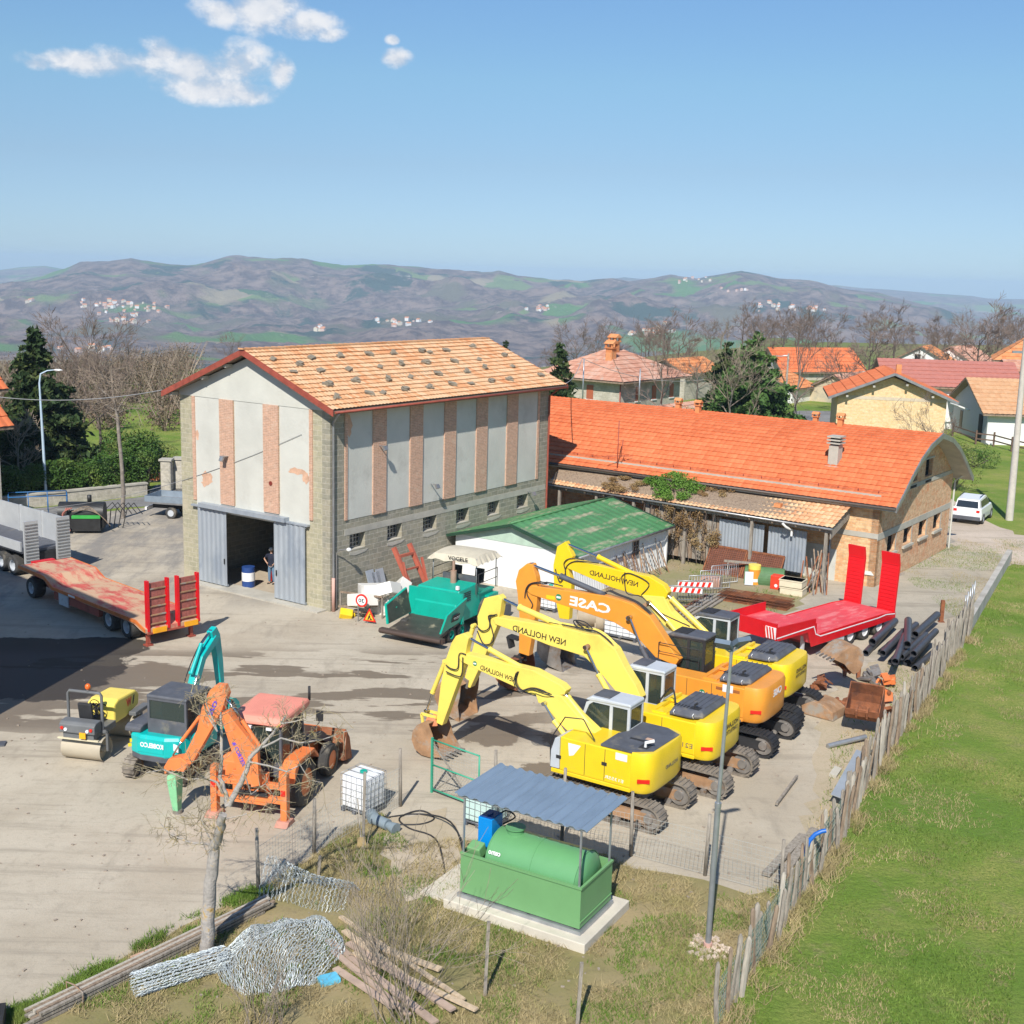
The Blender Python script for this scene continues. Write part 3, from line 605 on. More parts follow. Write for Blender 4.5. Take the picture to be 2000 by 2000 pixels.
# ---------------------------------------------------------------- big barn
N0 = at(644.9, 1195); AZW = 55.8
barn = thing('barn', N0, R(AZW), 'tall stone and plaster barn with brick pilasters and tiled roof', 'barn')
BL, BW, BH = 17.0, 9.35, 8.95
wins = [1.23, 3.78, 6.38, 8.98, 11.6, 14.23]
w = wall_holes(MB(), BL, 3.885, .45, [(a, a+1.03, 2.5, 3.2) for a in wins]); w.box(0, BL, 0, .45, 3.885, BH); w.build('wall', m_block, barn)
w = wall_holes(MB(), BW-.45, 3.7, .45, [(1.05, 7.45, 0, 3.55)], 'y'); w.box(0, .45, 0, BW-.45, 3.7, BH)
for v in range(len(w.v)): w.v[v] = (w.v[v][0]+.0, w.v[v][1]+.45, w.v[v][2])
w.build('wall', m_blockp, barn)
w = MB(); w.box(.45, BL, BW-.45, BW, 0, BH); w.box(BL-.45, BL, .45, BW-.45, 0, BH); w.prism([(.02, BH), (BW-.02, BH), (BW/2, 10.75)], BL-.45, BL-.01, axis='x'); w.build('wall', m_block, barn)
MB().box(.46, BL-.46, .46, BW-.46, .01, .03).build('floor', mat('barn_floor', (.42, .35, .26), .9), barn)
g = MB(); g.prism([(-.0, 8.72), (BW, 8.72), (BW, BH-.02), (BW/2, 10.72), (0, BH-.02)], -.035, .44, axis='x'); g.build('gable', m_plast2, barn)
q = MB()                                                             # plaster panels, set back between the pilasters
for a, b in ((.0, .0),): pass
for a, b, c, d in ((1.17, 2.95, 3.93, 8.72), (3.95, 5.75, 3.93, 8.72), (6.72, 8.32, 3.93, 8.72)): q.box(-.012, 0, a, b, c, d)
q.box(-.012, 0, 1.17, 8.32, 3.68, 3.93)
for i, (a, b) in enumerate(((1.06, 2.7), (3.6, 5.28), (6.2, 7.85), (8.75, 10.42), (11.35, 13.05), (14.02, 15.9))): q.box(a, b, -.014, 0, 3.9, 8.9)
q.build('plaster_panel', m_plast, barn)
for a, b in ((2.95, 3.95), (5.75, 6.72)): MB().box(-.075, 0, a+.04, b-.04, 3.93, 8.72).build('pilaster', m_pil, barn)
for a, b in ((2.7, 3.6), (5.28, 6.2), (7.85, 8.75), (10.42, 11.35), (13.05, 14.02)): MB().box(a, b, -.08, 0, 3.9, 8.9).build('pilaster', m_pil, barn)
for e in ((.9, 1.06, -.05, 0, 3.9, 8.9), (15.9, 16.1, -.05, 0, 3.9, 8.9), (-.05, 0, 8.32, 8.52, 3.9, 8.72), (-.05, 0, .98, 1.17, 3.9, 8.72)): MB().box(*e).build('brick_edge', m_pil, barn)
MB().box(.9, 16.9, -.012, 0, 3.22, 3.5).build('lintel_band', m_conc2, barn)
def patch(mb, cx, cz, rx, rz, seed, face='x', off=-.016):
    r = random.Random(seed); pts = [(cx+rx*cos(2*pi*k/15)*r.uniform(.6, 1.15), cz+rz*sin(2*pi*k/15)*r.uniform(.6, 1.15)) for k in range(15)]
    mb.prism(pts, off, off+.01, axis='x' if face == 'x' else 'y')
for k, q in enumerate(((7.6, 5.0, .42, .35), (7.75, 4.75, .25, .2), (1.95, 5.95, .55, .17), (1.4, 5.75, .25, .3), (8.2, 6.9, .12, .3), (1.15, 8.0, .25, .5))):
    p_ = MB(); patch(p_, *q, k+1, 'y' if k == 5 else 'x', -.016-.003*(k % 2)); p_.build('bare_patch', m_bare, barn)
for a in wins:
    window_part(barn, 'y', a+.03, 2.53, .97, .64, .3, m_gutter, 4, 3)
    s = MB(); s.prism([(a-.02, 2.42), (a+1.25, 2.42), (a+1.0, 2.3), (a+.35, 2.24), (a, 2.3)], -.02, .02); s.box(a+.03, a+1.0, .0, .3, 2.49, 2.52); s.build('sill', m_conc2, barn)
# sliding doors on their rail
for a, b in ((6.24, 8.12), (1.33, 3.2)):
    d = MB(); corrugated(d, (-.15, b, .12), (0, -1, 0), (0, 0, 1), b-a, 3.48, .03, .30, .018)
    d.box(-.13, -.06, a, b, .1, .2).box(-.13, -.06, a, b, 3.5, 3.6); o = d.build('sliding_door', m_corr, barn)
    hd = MB().box(-.2, -.165, (a+.12 if a > 5 else b-.16), (a+.16 if a > 5 else b-.12), 1.15, 1.4).build('handle', m_dark, o)
r_ = MB().box(-.2, -.02, 1.15, 8.55, 3.62, 3.70).box(-.34, -.02, 2.4, 7.9, 3.66, 3.86); r_.build('door_rail', m_corr, barn)
MB().box(-.02, .45, 3.2, 6.24, 3.50, 3.58).build('door_lintel', m_plast2, barn)
MB().box(-.6, .46, .2, 8.6, .0, .07).build('door_step', m_conc2, barn)
# roof
RZ, EZ, OV = 10.98, 8.78, .62; sl = Vector((0, BW/2+OV, RZ-EZ)); sln = sl.length
rp0 = Vector((-.5, -OV, EZ+.06)); resl = sl.normalized()
tile_grid('roof', rp0, (1, 0, 0), resl, 18.35, sln, m_rfa, barn, .235, .375, .035, .05, sag=.05)
tile_grid('roof', (17.85, BW+OV, EZ+.06), (-1, 0, 0), Vector((0, -sl.y, sl.z)), 18.35, sln, m_rfa, barn, .47, .75, .03, .05, per=4)
u = MB()
for s in (1, -1):
    y0 = -OV if s > 0 else BW+OV
    u.add([(x, y, z+dz) for x in (-.46, 17.8) for (y, z) in ((y0, EZ), (BW/2, RZ)) for dz in (-.12, .03)], [(0, 2, 3, 1), (4, 5, 7, 6), (0, 1, 5, 4), (2, 6, 7, 3), (0, 4, 6, 2), (1, 3, 7, 5)])
u.build('roof_deck', m_wood2, barn)
k = MB()
for i in range(46): k.obox((-.4+i*.4, BW/2, RZ+.1), .42, .3, .07, ry=.06)
k.build('ridge_tiles', m_rfa, barn)
for x in (-.5, 17.83):
    b = MB()
    for s in (1, -1):
        y0 = -OV-.04 if s > 0 else BW+OV+.04
        b.add([(x+dx, y, z+dz) for dx in (-.04, .0) for (y, z) in ((y0, EZ-.02), (BW/2, RZ)) for dz in (-.17, .1)], [(0, 1, 3, 2), (4, 6, 7, 5), (0, 4, 5, 1), (2, 3, 7, 6), (0, 2, 6, 4), (1, 5, 7, 3)])
    b.build('barge_board', m_red, barn)
for y in (-.3, 1.9, 3.4, 5.9, 7.4, 9.5):
    z = EZ+(min(y, BW-y)+OV)/sl.y*(RZ-EZ)-.28; MB().box(-.42, -.03, y-.09, y+.09, z, z+.15).build('purlin_end', m_conc2, barn)
gt = MB().tube((-.4, -OV-.06, EZ-.03), (17.8, -OV-.06, EZ-.03), .05, 8); gt.build('gutter', m_red, barn)
dp = MB().pipe([(-.2, -OV-.05, EZ-.1), (.1, -.1, EZ-.55), (.12, -.08, EZ-.8), (.12, -.08, 1.4)], .05, 8); dp.build('downpipe', m_gutter, barn)
MB().tube((.12, -.08, .0), (.12, -.08, 1.5), .075, 8).build('pipe_guard', mat('pink_pipe', (.55, .33, .27), .7), barn)
MB().pipe([(16.95, -OV, EZ-.1), (16.95, -.09, EZ-.5), (16.95, -.09, 2.)], .05, 8).build('downpipe', m_red, barn)
l_ = MB().pipe([(.32, -.06, .1), (.32, -.06, 2.55), (.36, -.2, 2.72), (.62, -.45, 2.75)], .03, 6); lo = l_.build('wall_lamp', m_gutter, barn); MB().sphere((.66, -.48, 2.72), .12, .12, .09).build('lamp_head', mat('lamp_white', (.7, .7, .68), .3), lo)
for (f, a, z) in (('x', 6.25, 6.15), ('y', 3.1, 6.95), ('y', 6.9, 4.75), ('y', 15.2, 3.3)):
    m = MB()
    if f == 'x': m.box(-.35, -.02, a-.15, a+.15, z, z+.04).obox((-.36, a, z-.08), .1, .2, .22, ry=.5)
    else: m.box(a-.02, a+.02, -.4, -.02, z, z+.04).obox((a, -.42, z-.06), .22, .12, .2, rx=-.5)
    m.build('flood_light', m_gutter, barn)
al_ = MB().tube((-.1, 3.45, 5.25), (-.02, 3.45, 5.25), .1, 12); al_.build('alarm_bell', mat('dark_red', (.2, .03, .02), .5), barn)
# stones holding the old tiles down
Mb = Matrix.Translation(N0) @ Matrix.Rotation(R(AZW), 4, 'Z'); wp0 = Mb @ (rp0+Vector((0, 0, .06))); wn_ = (Mb.to_3x3() @ Vector((0, -resl.z, resl.y)))
def ray_plane(x, y, p, n): r = ray(x, y); o = Vector((0, 0, CAM_H)); return o+r*((p-o).dot(n)/r.dot(n))
stones = [(640+a/4.11, 640+b/4.11) for a, b in ((105, 228), (335, 213), (530, 203), (755, 190), (820, 197), (955, 183), (1165, 152), (1420, 225), (1215, 252), (1020, 270), (790, 278), (595, 292), (420, 311), (170, 335), (225, 425), (490, 415), (665, 392), (890, 370), (1120, 352), (1265, 322), (1485, 310), (1715, 383), (1460, 415), (1315, 432), (1155, 448), (1005, 455), (820, 478), (620, 498), (445, 520), (340, 530), (75, 560), (15, 458))]
stones += [(330+a/5.52, 660+b/5.52) for a, b in ((1120, 225), (1540, 215), (1850, 195), (1410, 290), (1350, 365), (1640, 355), (1710, 500))]
mr_ = random.Random(3); st0 = []
for i in range(4):
    s = MB(); 
    for k in range(1 if i < 2 else 2): s.obox((k*.14-.05, k*.08, .03+k*.04), mr_.uniform(.28, .44), mr_.uniform(.17, .26), mr_.uniform(.04, .08), rz=mr_.uniform(-.4, .4), rx=mr_.uniform(-.06, .06))
    for v in range(len(s.v)): s.v[v] = tuple(c+mr_.uniform(-.03, .03) for c in s.v[v])
    o = s.build('roof_stone', m_slate); st0.append(o)
tilt = (Matrix.Rotation(R(AZW), 4, 'Z') @ Matrix.Rotation(math.atan2(resl.z, resl.y), 4, 'X'))
for i, (a, b) in enumerate(stones):
    p = ray_plane(a, b, wp0, wn_); o = st0[i] if i < 4 else st0[i % 4].copy()
    if i >= 4: C.objects.link(o)
    o.matrix_world = Matrix.Translation(p) @ tilt @ Matrix.Rotation(mr_.uniform(-.5, .5), 4, 'Z')
    tag(o, 'flat grey stone slab weighing down the tiles of the barn roof', 'stone slab', 'stone slabs on the barn roof')
# ---------------------------------------------------------------- brick hall with the vaulted roof
O0 = Vector((17.8, 58.45, 0)); AZO = 54.6
hall = thing('brick_hall', O0, R(AZO), 'long brick hall with curved orange tiled roof and barred windows', 'hall')
HW, HL = 11.8, 27.0
PROF = [(-.55, 4.12), (.35, 4.68), (1.5, 5.45), (2.7, 6.15), (4.1, 6.72), (5.9, 7.1), (7.7, 6.72), (9.1, 6.15), (10.3, 5.45), (11.45, 4.68), (12.35, 4.12)]
def prof_z(x): return float(np.interp(x, [p[0] for p in PROF], [p[1] for p in PROF]))
w = wall_holes(MB(), HL, 4.45, .35, [], 'y'); w.build('wall', m_brick, hall)
def arch_wall(holes, m, y0, t):
    mb = MB(); xs = sorted(set([round(.0+i*.3, 3) for i in range(int(HW/.3)+1)]+[HW]+[h for q in holes for h in q[:2]]))
    for a, b in zip(xs, xs[1:]):
        if b-a < 1e-4: continue
        zs = [[0., None]]
        for h in holes:
            if h[0] <= a+1e-6 and h[1] >= b-1e-6:
                last = zs.pop(); zs += [[last[0], h[2]], [h[3], None]]
        for z0, z1 in zs:
            za, zb = (z1, z1) if z1 is not None else (prof_z(a)-.12, prof_z(b)-.12)
            mb.prism([(a, z0), (b, z0), (b, zb), (a, za)], y0, y0+t)
    return mb
hw = [(1.5, 2.7, 1.45, 2.32), (3.95, 5.2, 1.45, 2.32), (6.4, 7.65, 1.45, 2.32), (8.9, 10.15, 1.45, 2.32)]; hu = [(4.2, 5.4, 4.68, 5.62), (6.65, 7.85, 4.68, 5.62)]
arch_wall(sorted(hw+hu, key=lambda h: h[2]), m_brick2, -.0, .35).build('wall', m_brick2, hall)
MB().box(HW-.35, HW, .35, HL, 0, 4.4).box(0, HW, HL-.35, HL, 0, 4.4).build('wall', m_brick, hall)
for a, b, c, d in hw+hu:
    window_part(hall, 'y', a, c, b-a, d-c, .2, m_dark, 5, 4)
    if c < 3: MB().box(a-.12, b+.12, -.13, 0, c-.14, c-.02).build('sill', m_conc2, hall)
    else: MB().box(a+.1, b-.1, -.03, .01, 4.36, 4.5).build('vent_slot', m_dark, hall)
    f = MB().box(b, b+.1, -.02, .02, c, d) if c < 3 else None
    if f: f.build('jamb', m_conc2, hall)
bd = MB().box(-.04, HW+.02, -.025, .0, 2.35, 2.68).box(.9, HW, -.025, 0, 4.34, 4.56).box(4.0, 8.0, -.03, 0, 5.62, 5.72).box(-.03, 0, 0, 2.6, 2.42, 2.68).box(-.02, .0, 0, HL, 4.3, 4.6)
bd.build('concrete_band', m_conc2, hall)
MB().box(-.012, 0, 2.0, 4.4, 0, 1.6).box(-.016, 0, 2.3, 3.6, 1.55, 1.75).build('render_patch', m_plast, hall)
d = [0.]; 
for a, b in zip(PROF, PROF[1:]): d.append(d[-1]+math.hypot(b[0]-a[0], b[1]-a[1]))
def hc(s):
    x = float(np.interp(s, d, [p[0] for p in PROF])); z = float(np.interp(s, d, [p[1] for p in PROF])); e = .3
    x1 = float(np.interp(s+e, d, [p[0] for p in PROF])); z1 = float(np.interp(s+e, d, [p[1] for p in PROF])); x0 = float(np.interp(s-e, d, [p[0] for p in PROF])); z0 = float(np.interp(s-e, d, [p[1] for p in PROF]))
    t = Vector((x1-x0, 0, z1-z0)).normalized(); return Vector((x, 0, z)), Vector((-t.z, 0, t.x))
HO = .95
tile_grid('roof', (0, -HO, .03), (0, 1, 0), None, HL+HO+.5, d[-1], m_rfb, hall, .30, .36, .022, .038, curve=hc)
rf = MB(); pts = [(p[0], p[1]-.0) for p in PROF]+[(p[0], p[1]-.16) for p in PROF[::-1]]; rf.prism(pts, -HO+.02, HL+.4); rf.build('roof_shell', m_conc2, hall)
fr = MB(); pts = [(p[0], p[1]+.07) for p in PROF]+[(p[0], p[1]-.2) for p in PROF[::-1]]; fr.prism(pts, -HO-.05, -HO+.02); fr.build('verge', m_gutter, hall)
MB().tube((-.62, -HO, 4.1), (-.62, HL, 4.1), .06, 8).build('gutter', mat('brown_gutter', (.10, .075, .06), .5), hall)
sn = MB(); 
for i in range(26): p, n = hc(.9); sn.obox((p.x+n.x*.09, .2+i*1.02, p.z+n.z*.12), .03, .04, .14)
p, n = hc(.9); sn.tube((p.x+n.x*.15, -.3, p.z+n.z*.15), (p.x+n.x*.15, HL-1, p.z+n.z*.15), .012, 5); sn.build('snow_guard', m_red, hall)
# pots and flues along the ridge
def flue(x, y, s=1.):
    z = prof_z(x); m = MB().box(x-.14*s, x+.14*s, y-.14*s, y+.14*s, z-.1, z+.42*s); m.box(x-.2*s, x+.2*s, y-.2*s, y+.2*s, z+.42*s, z+.47*s)
    for a in (-1, 1):
        for b_ in (-1, 1): m.box(x+a*.15*s-.03, x+a*.15*s+.03, y+b_*.15*s-.03, y+b_*.15*s+.03, z+.47*s, z+.6*s)
    m.prism([(x-.22*s, z+.6*s), (x+.22*s, z+.6*s), (x, z+.75*s)], y-.22*s, y+.22*s); return m.build('flue', m_rfe, hall)
flue(6.6, 14.7); flue(5.6, 12.9); flue(6.6, 6.2, .9); flue(5.6, 4.4)
c_ = MB().box(1.55, 2.15, 2.9, 3.4, 5.3, 6.55); c_.box(1.45, 2.25, 2.8, 3.5, 5.2, 5.5); co = c_.build('chimney', m_conc2, hall)
for z in (6.62, 6.78, 6.94): MB().box(1.45, 2.25, 2.8, 3.5, z, z+.07).build('chimney_cap', m_conc2, co)
MB().box(1.6, 2.1, 2.95, 3.35, 6.55, 7.0).build('chimney_core', m_dark, co)
MB().pipe([(12.0, -.6, 4.3), (11.95, -.1, 3.9), (11.95, -.1, 0)], .05, 8).build('downpipe', m_plast2, hall)
MB().pipe([(-.08, 2.35, 2.6), (-.08, 2.35, 0)], .045, 8).build('downpipe', m_gutter, hall)
an = MB().tube((-.35, 14.6, 4.1), (-.35, 14.6, 6.9), .03, 6).tube((-.35, 14.4, 4.9), (-.35, 14.3, 5.9), .02, 5)
for z, l in ((5.0, .5), (4.95, .7)): an.bar((-.35-l, 14.6+l*.8, z), (-.35+l, 14.6-l*.8, z), .02, .02)
an.obox((-.35, 14.6, 4.1), .35, .35, .3); tag(an.build('roof_antenna', m_red, hall))
# ---------------------------------------------------------------- lean-to against the hall
lean = thing('lean_to', O0, R(AZO), 'open timber lean-to with patchy pale tiles along the brick hall', 'lean-to')
La0, La1 = 1.55, 18.3; ze, zu = 3.12, 4.02
def lx(y): return -2.4+(y-La0)/(La1-La0)*.85
es = Vector((2.3, 0, zu-ze))
tile_grid('roof', (-2.45, La0-.15, ze), (.049, 1, 0), (es.x, -.05*es.x, es.z), La1-La0+.3, es.length, m_rfc, lean, .25, .37, .035, .05, sag=.06)
MB().add([(lx(y)+dx, y, z+dz) for y in (La0-.1, La1+.1) for dx, z in ((0, ze-.02), (2.3+(0 if y < 5 else -.85), zu-.02)) for dz in (-.1, 0)], [(0, 1, 3, 2), (4, 6, 7, 5), (0, 4, 5, 1), (2, 3, 7, 6), (0, 2, 6, 4), (1, 5, 7, 3)]).build('roof_deck', m_wood2, lean)
MB().tube((-2.52, La0-.2, ze-.03), (-1.65, La1+.2, ze-.03), .055, 8).build('gutter', m_gutter, lean)
e = MB().prism([(-2.35, ze-.1), (-.02, zu-.1), (-.02, zu-.75), (-2.35, ze-.55)], La0-.08, La0-.02); e.build('end_boards', m_wood, lean)
for y in (La0+.1, 5.6, 9.4, 12.6, 15.0, 17.5): MB().box(lx(y)+.05, lx(y)+.19, y, y+.14, 0, ze-.1).build('post', m_wood, lean)
MB().bar((-2.25, La0, ze-.18), (-1.4, La1, ze-.18), .12, .16).build('beam', m_wood, lean)
for i in range(13): y = 2+i*1.25; MB().bar((lx(y)-.1, y, ze-.14), (0, y, zu-.14), .08, .1, up=(0, 0, 1)).build('rafter', m_wood2, lean)
for a, b in ((2.9, 4.9), (5.15, 7.6)):
    s = MB(); corrugated(s, (-1.75, b, .55), (0, -1, 0), (0, 0, 1), b-a, 2.1, .02, .18, .015); s.build('metal_sheet', m_corr, lean)
for i in range(17):
    y = 7.7+i*.26; h = 2.4+.25*sin(i*2.1); MB().obox((-1.6, y, .3+h/2), .04, .235, h, rx=.02*sin(i*5)).build('plank', m_wood if i % 3 else m_wood2, lean)
MB().pipe([(-2.5, 3.9, ze-.08), (-2.42, 3.75, ze-.25), (-2.0, 3.6, ze-.45), (-2.0, 3.6, ze-.75)], .06, 8).build('downpipe', m_white, lean)
MB().box(-1.35, -1.05, 4.55, 4.9, 3.55, 3.75).build('skylight', m_rfe, lean)
# ---------------------------------------------------------------- white metal shed with a green roof
def w2(x, y, z=0): return Mb @ Vector((x, y, z))
SX0, SX1, SY0, SY1 = 8.5, 17.4, -7.15, -.35
shed = thing('metal_shed', w2(SX0, SY0), R(AZW), 'white sheet metal shed with worn green low gable roof', 'shed')
SL, SW, SH, SR = SX1-SX0, SY1-SY0, 2.15, 3.15
m_shed = mat('white_sheet', (.72, .73, .72), .55, var=.05, sc=1)
s = MB(); corrugated(s, (0, 0, 0), (1, 0, 0), (0, 0, 1), SL, SH, .03, .16, .012); s.build('wall', m_shed, shed)
s = MB().box(0, .06, 0, SW, 0, SH).prism([(0, SH), (SW, SH), (SW/2, SR-.05)], 0, .06, axis='x').box(SL-.06, SL, 0, SW, 0, SH).prism([(0, SH), (SW, SH), (SW/2, SR-.05)], SL-.06, SL, axis='x').box(.06, SL-.06, SW-.06, SW, 0, SH); s.build('wall', m_shed, shed)
m_groof = mat('green_roof_paint', (.075, .22, .085), .5, var=.18, sc=.9, col2=(.36, .33, .22), amt=.42, sc2=1.1, stretch=(.35, 1.6, 1))
for sgn in (0, 1):
    y0, y1 = (-.3, SW/2) if sgn == 0 else (SW+.3, SW/2); z0 = SH-.02
    r = MB(); p = Vector((-.3, y0, z0)); q = Vector((-.3, y1, SR)); L2 = (q-p).length
    corrugated(r, p, (1, 0, 0), q-p, SL+.6, L2, .03, .6, .012); r.build('roof', m_groof, shed)
MB().tube((-.32, SW/2, SR+.03), (SL+.32, SW/2, SR+.03), .05, 6).build('ridge_cap', m_groof, shed)
for a, b in (((-.3, -.32, SH-.06), (-.3, SW/2, SR-.06)), ((-.3, SW/2, SR-.06), (-.3, SW+.32, SH-.06)), ((SL+.3, -.32, SH-.06), (SL+.3, SW/2, SR-.06))): MB().bar(a, b, .1, .14).build('verge_trim', mat('dark_green', (.02, .06, .035), .4), shed)
MB().tube((-.3, -.36, SH-.06), (SL+.3, -.36, SH-.06), .06, 8).build('gutter', m_gutter, shed)
MB().box(SL-.05, SL+.06, -.1, .0, 0, SH).build('corner_post', m_white, shed)
window_part(shed, 'y', 5.35, 1.05, .62, .85, -.06, m_gutter, 2, 3)
g = MB().prism([(.4, SH+.02), (SW-.4, SH+.02), (SW/2, SR-.18)], -.02, -.004, axis='x'); g.build('gable_panel', mat('pale_green_sheet', (.42, .55, .45), .6), shed)
# ---------------------------------------------------------------- village houses
def house(name, label, base, az, w, l, h, rise, ridge, wall_m, roof_m, wins=(), ov=.5, cat='house', parts=(), low=2.5, group=None, wall2=None, cc=(.5, .8)):
    """base = near corner; x along az (right wall), y along az+90 (left wall); ridge 'x','y' or 'hip'"""
    t = thing(name, base, R(az), label, cat, group); b = MB()
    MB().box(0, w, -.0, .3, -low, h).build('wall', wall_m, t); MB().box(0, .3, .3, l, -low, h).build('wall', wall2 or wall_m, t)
    MB().box(w-.3, w, .3, l, -low, h).box(.3, w-.3, l-.3, l, -low, h).build('wall', wall_m, t)
    if ridge == 'y': [MB().prism([(0, h), (w, h), (w/2, h+rise*(w/2)/(w/2+ov))], a, a+.3).build('gable', wall_m, t) for a in (0, l-.3)]
    if ridge == 'x': [MB().prism([(0, h), (l, h), (l/2, h+rise*(l/2)/(l/2+ov))], a, a+.3, axis='x').build('gable', wall2 or wall_m, t) for a in (0, w-.3)]
    ez = h-rise*ov/((w if ridge == 'y' else l)/2)
    deck = []
    if ridge == 'y':
        s_ = Vector((w/2+ov, 0, h+rise-ez)); tile_grid('roof', (-ov, l+ov, ez+.08), (0, -1, 0), s_, l+2*ov, s_.length, roof_m, t, cc[0], cc[1], .04, .06, per=4)
        s2 = Vector((-s_.x, 0, s_.z)); tile_grid('roof', (w+ov, -ov, ez+.08), (0, 1, 0), s2, l+2*ov, s_.length, roof_m, t, cc[0], cc[1], .04, .06, per=4)
        rd = MB().prism([(-ov, ez-.08), (-ov, ez+.06), (w/2, h+rise+.06), (w+ov, ez+.06), (w+ov, ez-.08), (w/2, h+rise-.1)], -ov, l+ov)
    elif ridge == 'x':
        s_ = Vector((0, l/2+ov, h+rise-ez)); tile_grid('roof', (-ov, -ov, ez+.08), (1, 0, 0), s_, w+2*ov, s_.length, roof_m, t, cc[0], cc[1], .04, .06, per=4)
        s2 = Vector((0, -s_.y, s_.z)); tile_grid('roof', (w+ov, l+ov, ez+.08), (-1, 0, 0), s2, w+2*ov, s_.length, roof_m, t, cc[0], cc[1], .04, .06, per=4)
        rd = MB().prism([(-ov, ez-.08), (-ov, ez+.06), (l/2, h+rise+.06), (l+ov, ez+.06), (l+ov, ez-.08), (l/2, h+rise-.1)], -ov, w+ov, axis='x')
    else:
        k_ = min(w, l)/2+ov; a = (-ov, -ov, ez); b2 = (w+ov, -ov, ez); c = (w+ov, l+ov, ez); d_ = (-ov, l+ov, ez)
        if w >= l: e1 = (-ov+k_, l/2, h+rise); e2 = (w+ov-k_, l/2, h+rise)
        else: e1 = (w/2, -ov+k_, h+rise); e2 = (w/2, l+ov-k_, h+rise)
        rd = MB(); P = [a, b2, c, d_, e1, e2]; P = [Vector(x) for x in P]+[Vector(x)-Vector((0, 0, .14)) for x in P]
        fs = [(0, 1, 5, 4), (1, 2, 5), (2, 3, 4, 5), (3, 0, 4)] if w >= l else [(0, 1, 4), (1, 2, 5, 4), (2, 3, 5), (3, 0, 4, 5)]
        # tiled faces clipped to the hips, courses as real steps
        for f in fs:
            V = [P[i] for i in f]; ea = (V[1]-V[0]).normalized(); nn = ea.cross(V[-1]-V[0]).normalized(); nn = nn if nn.z > 0 else -nn; es_ = nn.cross(ea).normalized(); es_ = es_ if es_.z > 0 else -es_
            S = max((v-V[0]).dot(es_) for v in V); W_ = (V[1]-V[0]).length; tops = sorted((v-V[0]).dot(ea) for v in V[2:]); t0, t1 = tops[0], tops[-1]; n_ = max(2, int(S/cc[1])); vs = []; uv = []; row = []
            for i in range(n_):
                for fr_, lf in ((i/n_, .06), ((i+1)/n_, 0.)):
                    a0 = t0*fr_; a1 = W_+(t1-W_)*fr_; k2 = 40
                    for j in range(k2+1):
                        q_ = a0+(a1-a0)*j/k2; vs.append(V[0]+ea*q_+es_*(S*fr_)+nn*(lf+.06+.03*abs(sin(pi*q_/cc[0])))); uv.append((q_/cc[0], i+(.05 if lf else .95)))
            m_ = MB(); m_.v = [tuple(x) for x in vs]; m_.f = [[i*41+j, i*41+j+1, (i+1)*41+j+1, (i+1)*41+j] for i in range(2*n_-1) for j in range(40)]; m_.uv = np.array(uv); m_.build('roof', roof_m, t, fix=False)
        rd.add(P, fs+[tuple(i+6 for i in f[::-1]) for f in fs]+[(0, 6, 7, 1), (1, 7, 8, 2), (2, 8, 9, 3), (3, 9, 6, 0)])
    rd.build('eaves', m_wood2, t)
    for f in wins:
        face, a, z, ww, hh = f[:5]; sh = f[5] if len(f) > 5 else None
        if sh:
            o = MB()
            if face == 'y': o.box(a, a+ww, -.06, -.0, z, z+hh)
            else: o.box(-.06, 0, a, a+ww, z, z+hh)
            o.build('shutter', sh, t); fm = MB()
            if face == 'y': fm.box(a-.12, a+ww+.12, -.1, 0, z-.14, z-.02)
            else: fm.box(-.1, 0, a-.12, a+ww+.12, z-.14, z-.02)
            fm.build('sill', m_white, t)
        else: window_part(t, face, a, z, ww, hh, -.05, m_wood2, 2, 1)
    return t
def near(x, y, D, z0): # eave pixel at distance D -> base point and height above it
    r = ray(x, y); k = D/r.y; return Vector((r.x*k, D, z0)), CAM_H+r.z*k-z0
m_shut = mat('red_shutter', (.38, .10, .045), .6)
b, h = near(1212, 737, 130, -1.5); sL = onp(1113, 733, b, 145.8)[0]; sR = onp(1330, 716, b, 52)[0]
hA = house('stone_house', 'stone house with hipped faded tile roof, red shutters and two brick chimneys', b, 52, sR, sL+4, h, 2.5, 'hip', m_rubble, m_rfd,
      [('x', 3.4, h-2.6, .85, 1.5, m_shut), ('x', 7.2, h-2.6, .85, 1.5, m_shut), ('y', sR*.25, h-2.7, .8, 1.5, m_shut), ('y', sR*.52, h-2.7, .8, 1.5, m_shut), ('y', sR*.82, h-2.7, .8, 1.5, m_shut)], ov=1.0)
hA.rotation_euler[2] = R(52)
for x, y, z in ((3.2, sL*.55, h+1.75), (sR*.45, sL*.5+1.5, h+2.3)):
    c = MB().box(x-.45, x+.45, y-.4, y+.4, z-.8, z+1.0).box(x-.6, x+.6, y-.55, y+.55, z+1.0, z+1.1); 
    for i in (-1, 1):
        for j in (-1, 1): c.box(x+i*.42-.1, x+i*.42+.1, y+j*.38-.1, y+j*.38+.1, z+1.1, z+1.5)
    c.prism([(x-.65, z+1.5), (x+.65, z+1.5), (x, z+1.9)], y-.6, y+.6); c.build('chimney', m_rfe, hA)
MB().tube((-.08, -.08, -2), (-.08, -.08, h-.3), .07, 6).build('downpipe', m_red, hA)
b, h = near(1380, 735, 127, -2); sL = onp(1250, 730, b, 146)[0]
house('porch_house', 'low tiled porch roof in front of the stone house', near(1272, 790, 118, -2)[0], 52, 13, 6, 2.6, 1.2, 'x', m_rubble, m_rfd, ov=.6)
house('annex_house', 'small stone annex with orange roof behind the dark cedar', near(1338, 735, 150, -2)[0], 52, 9, 6, near(1338, 728, 150, -2)[1], 1.4, 'x', m_rubble, m_rfe, [('x', 2, 5, 1, 1.2)], ov=.5)
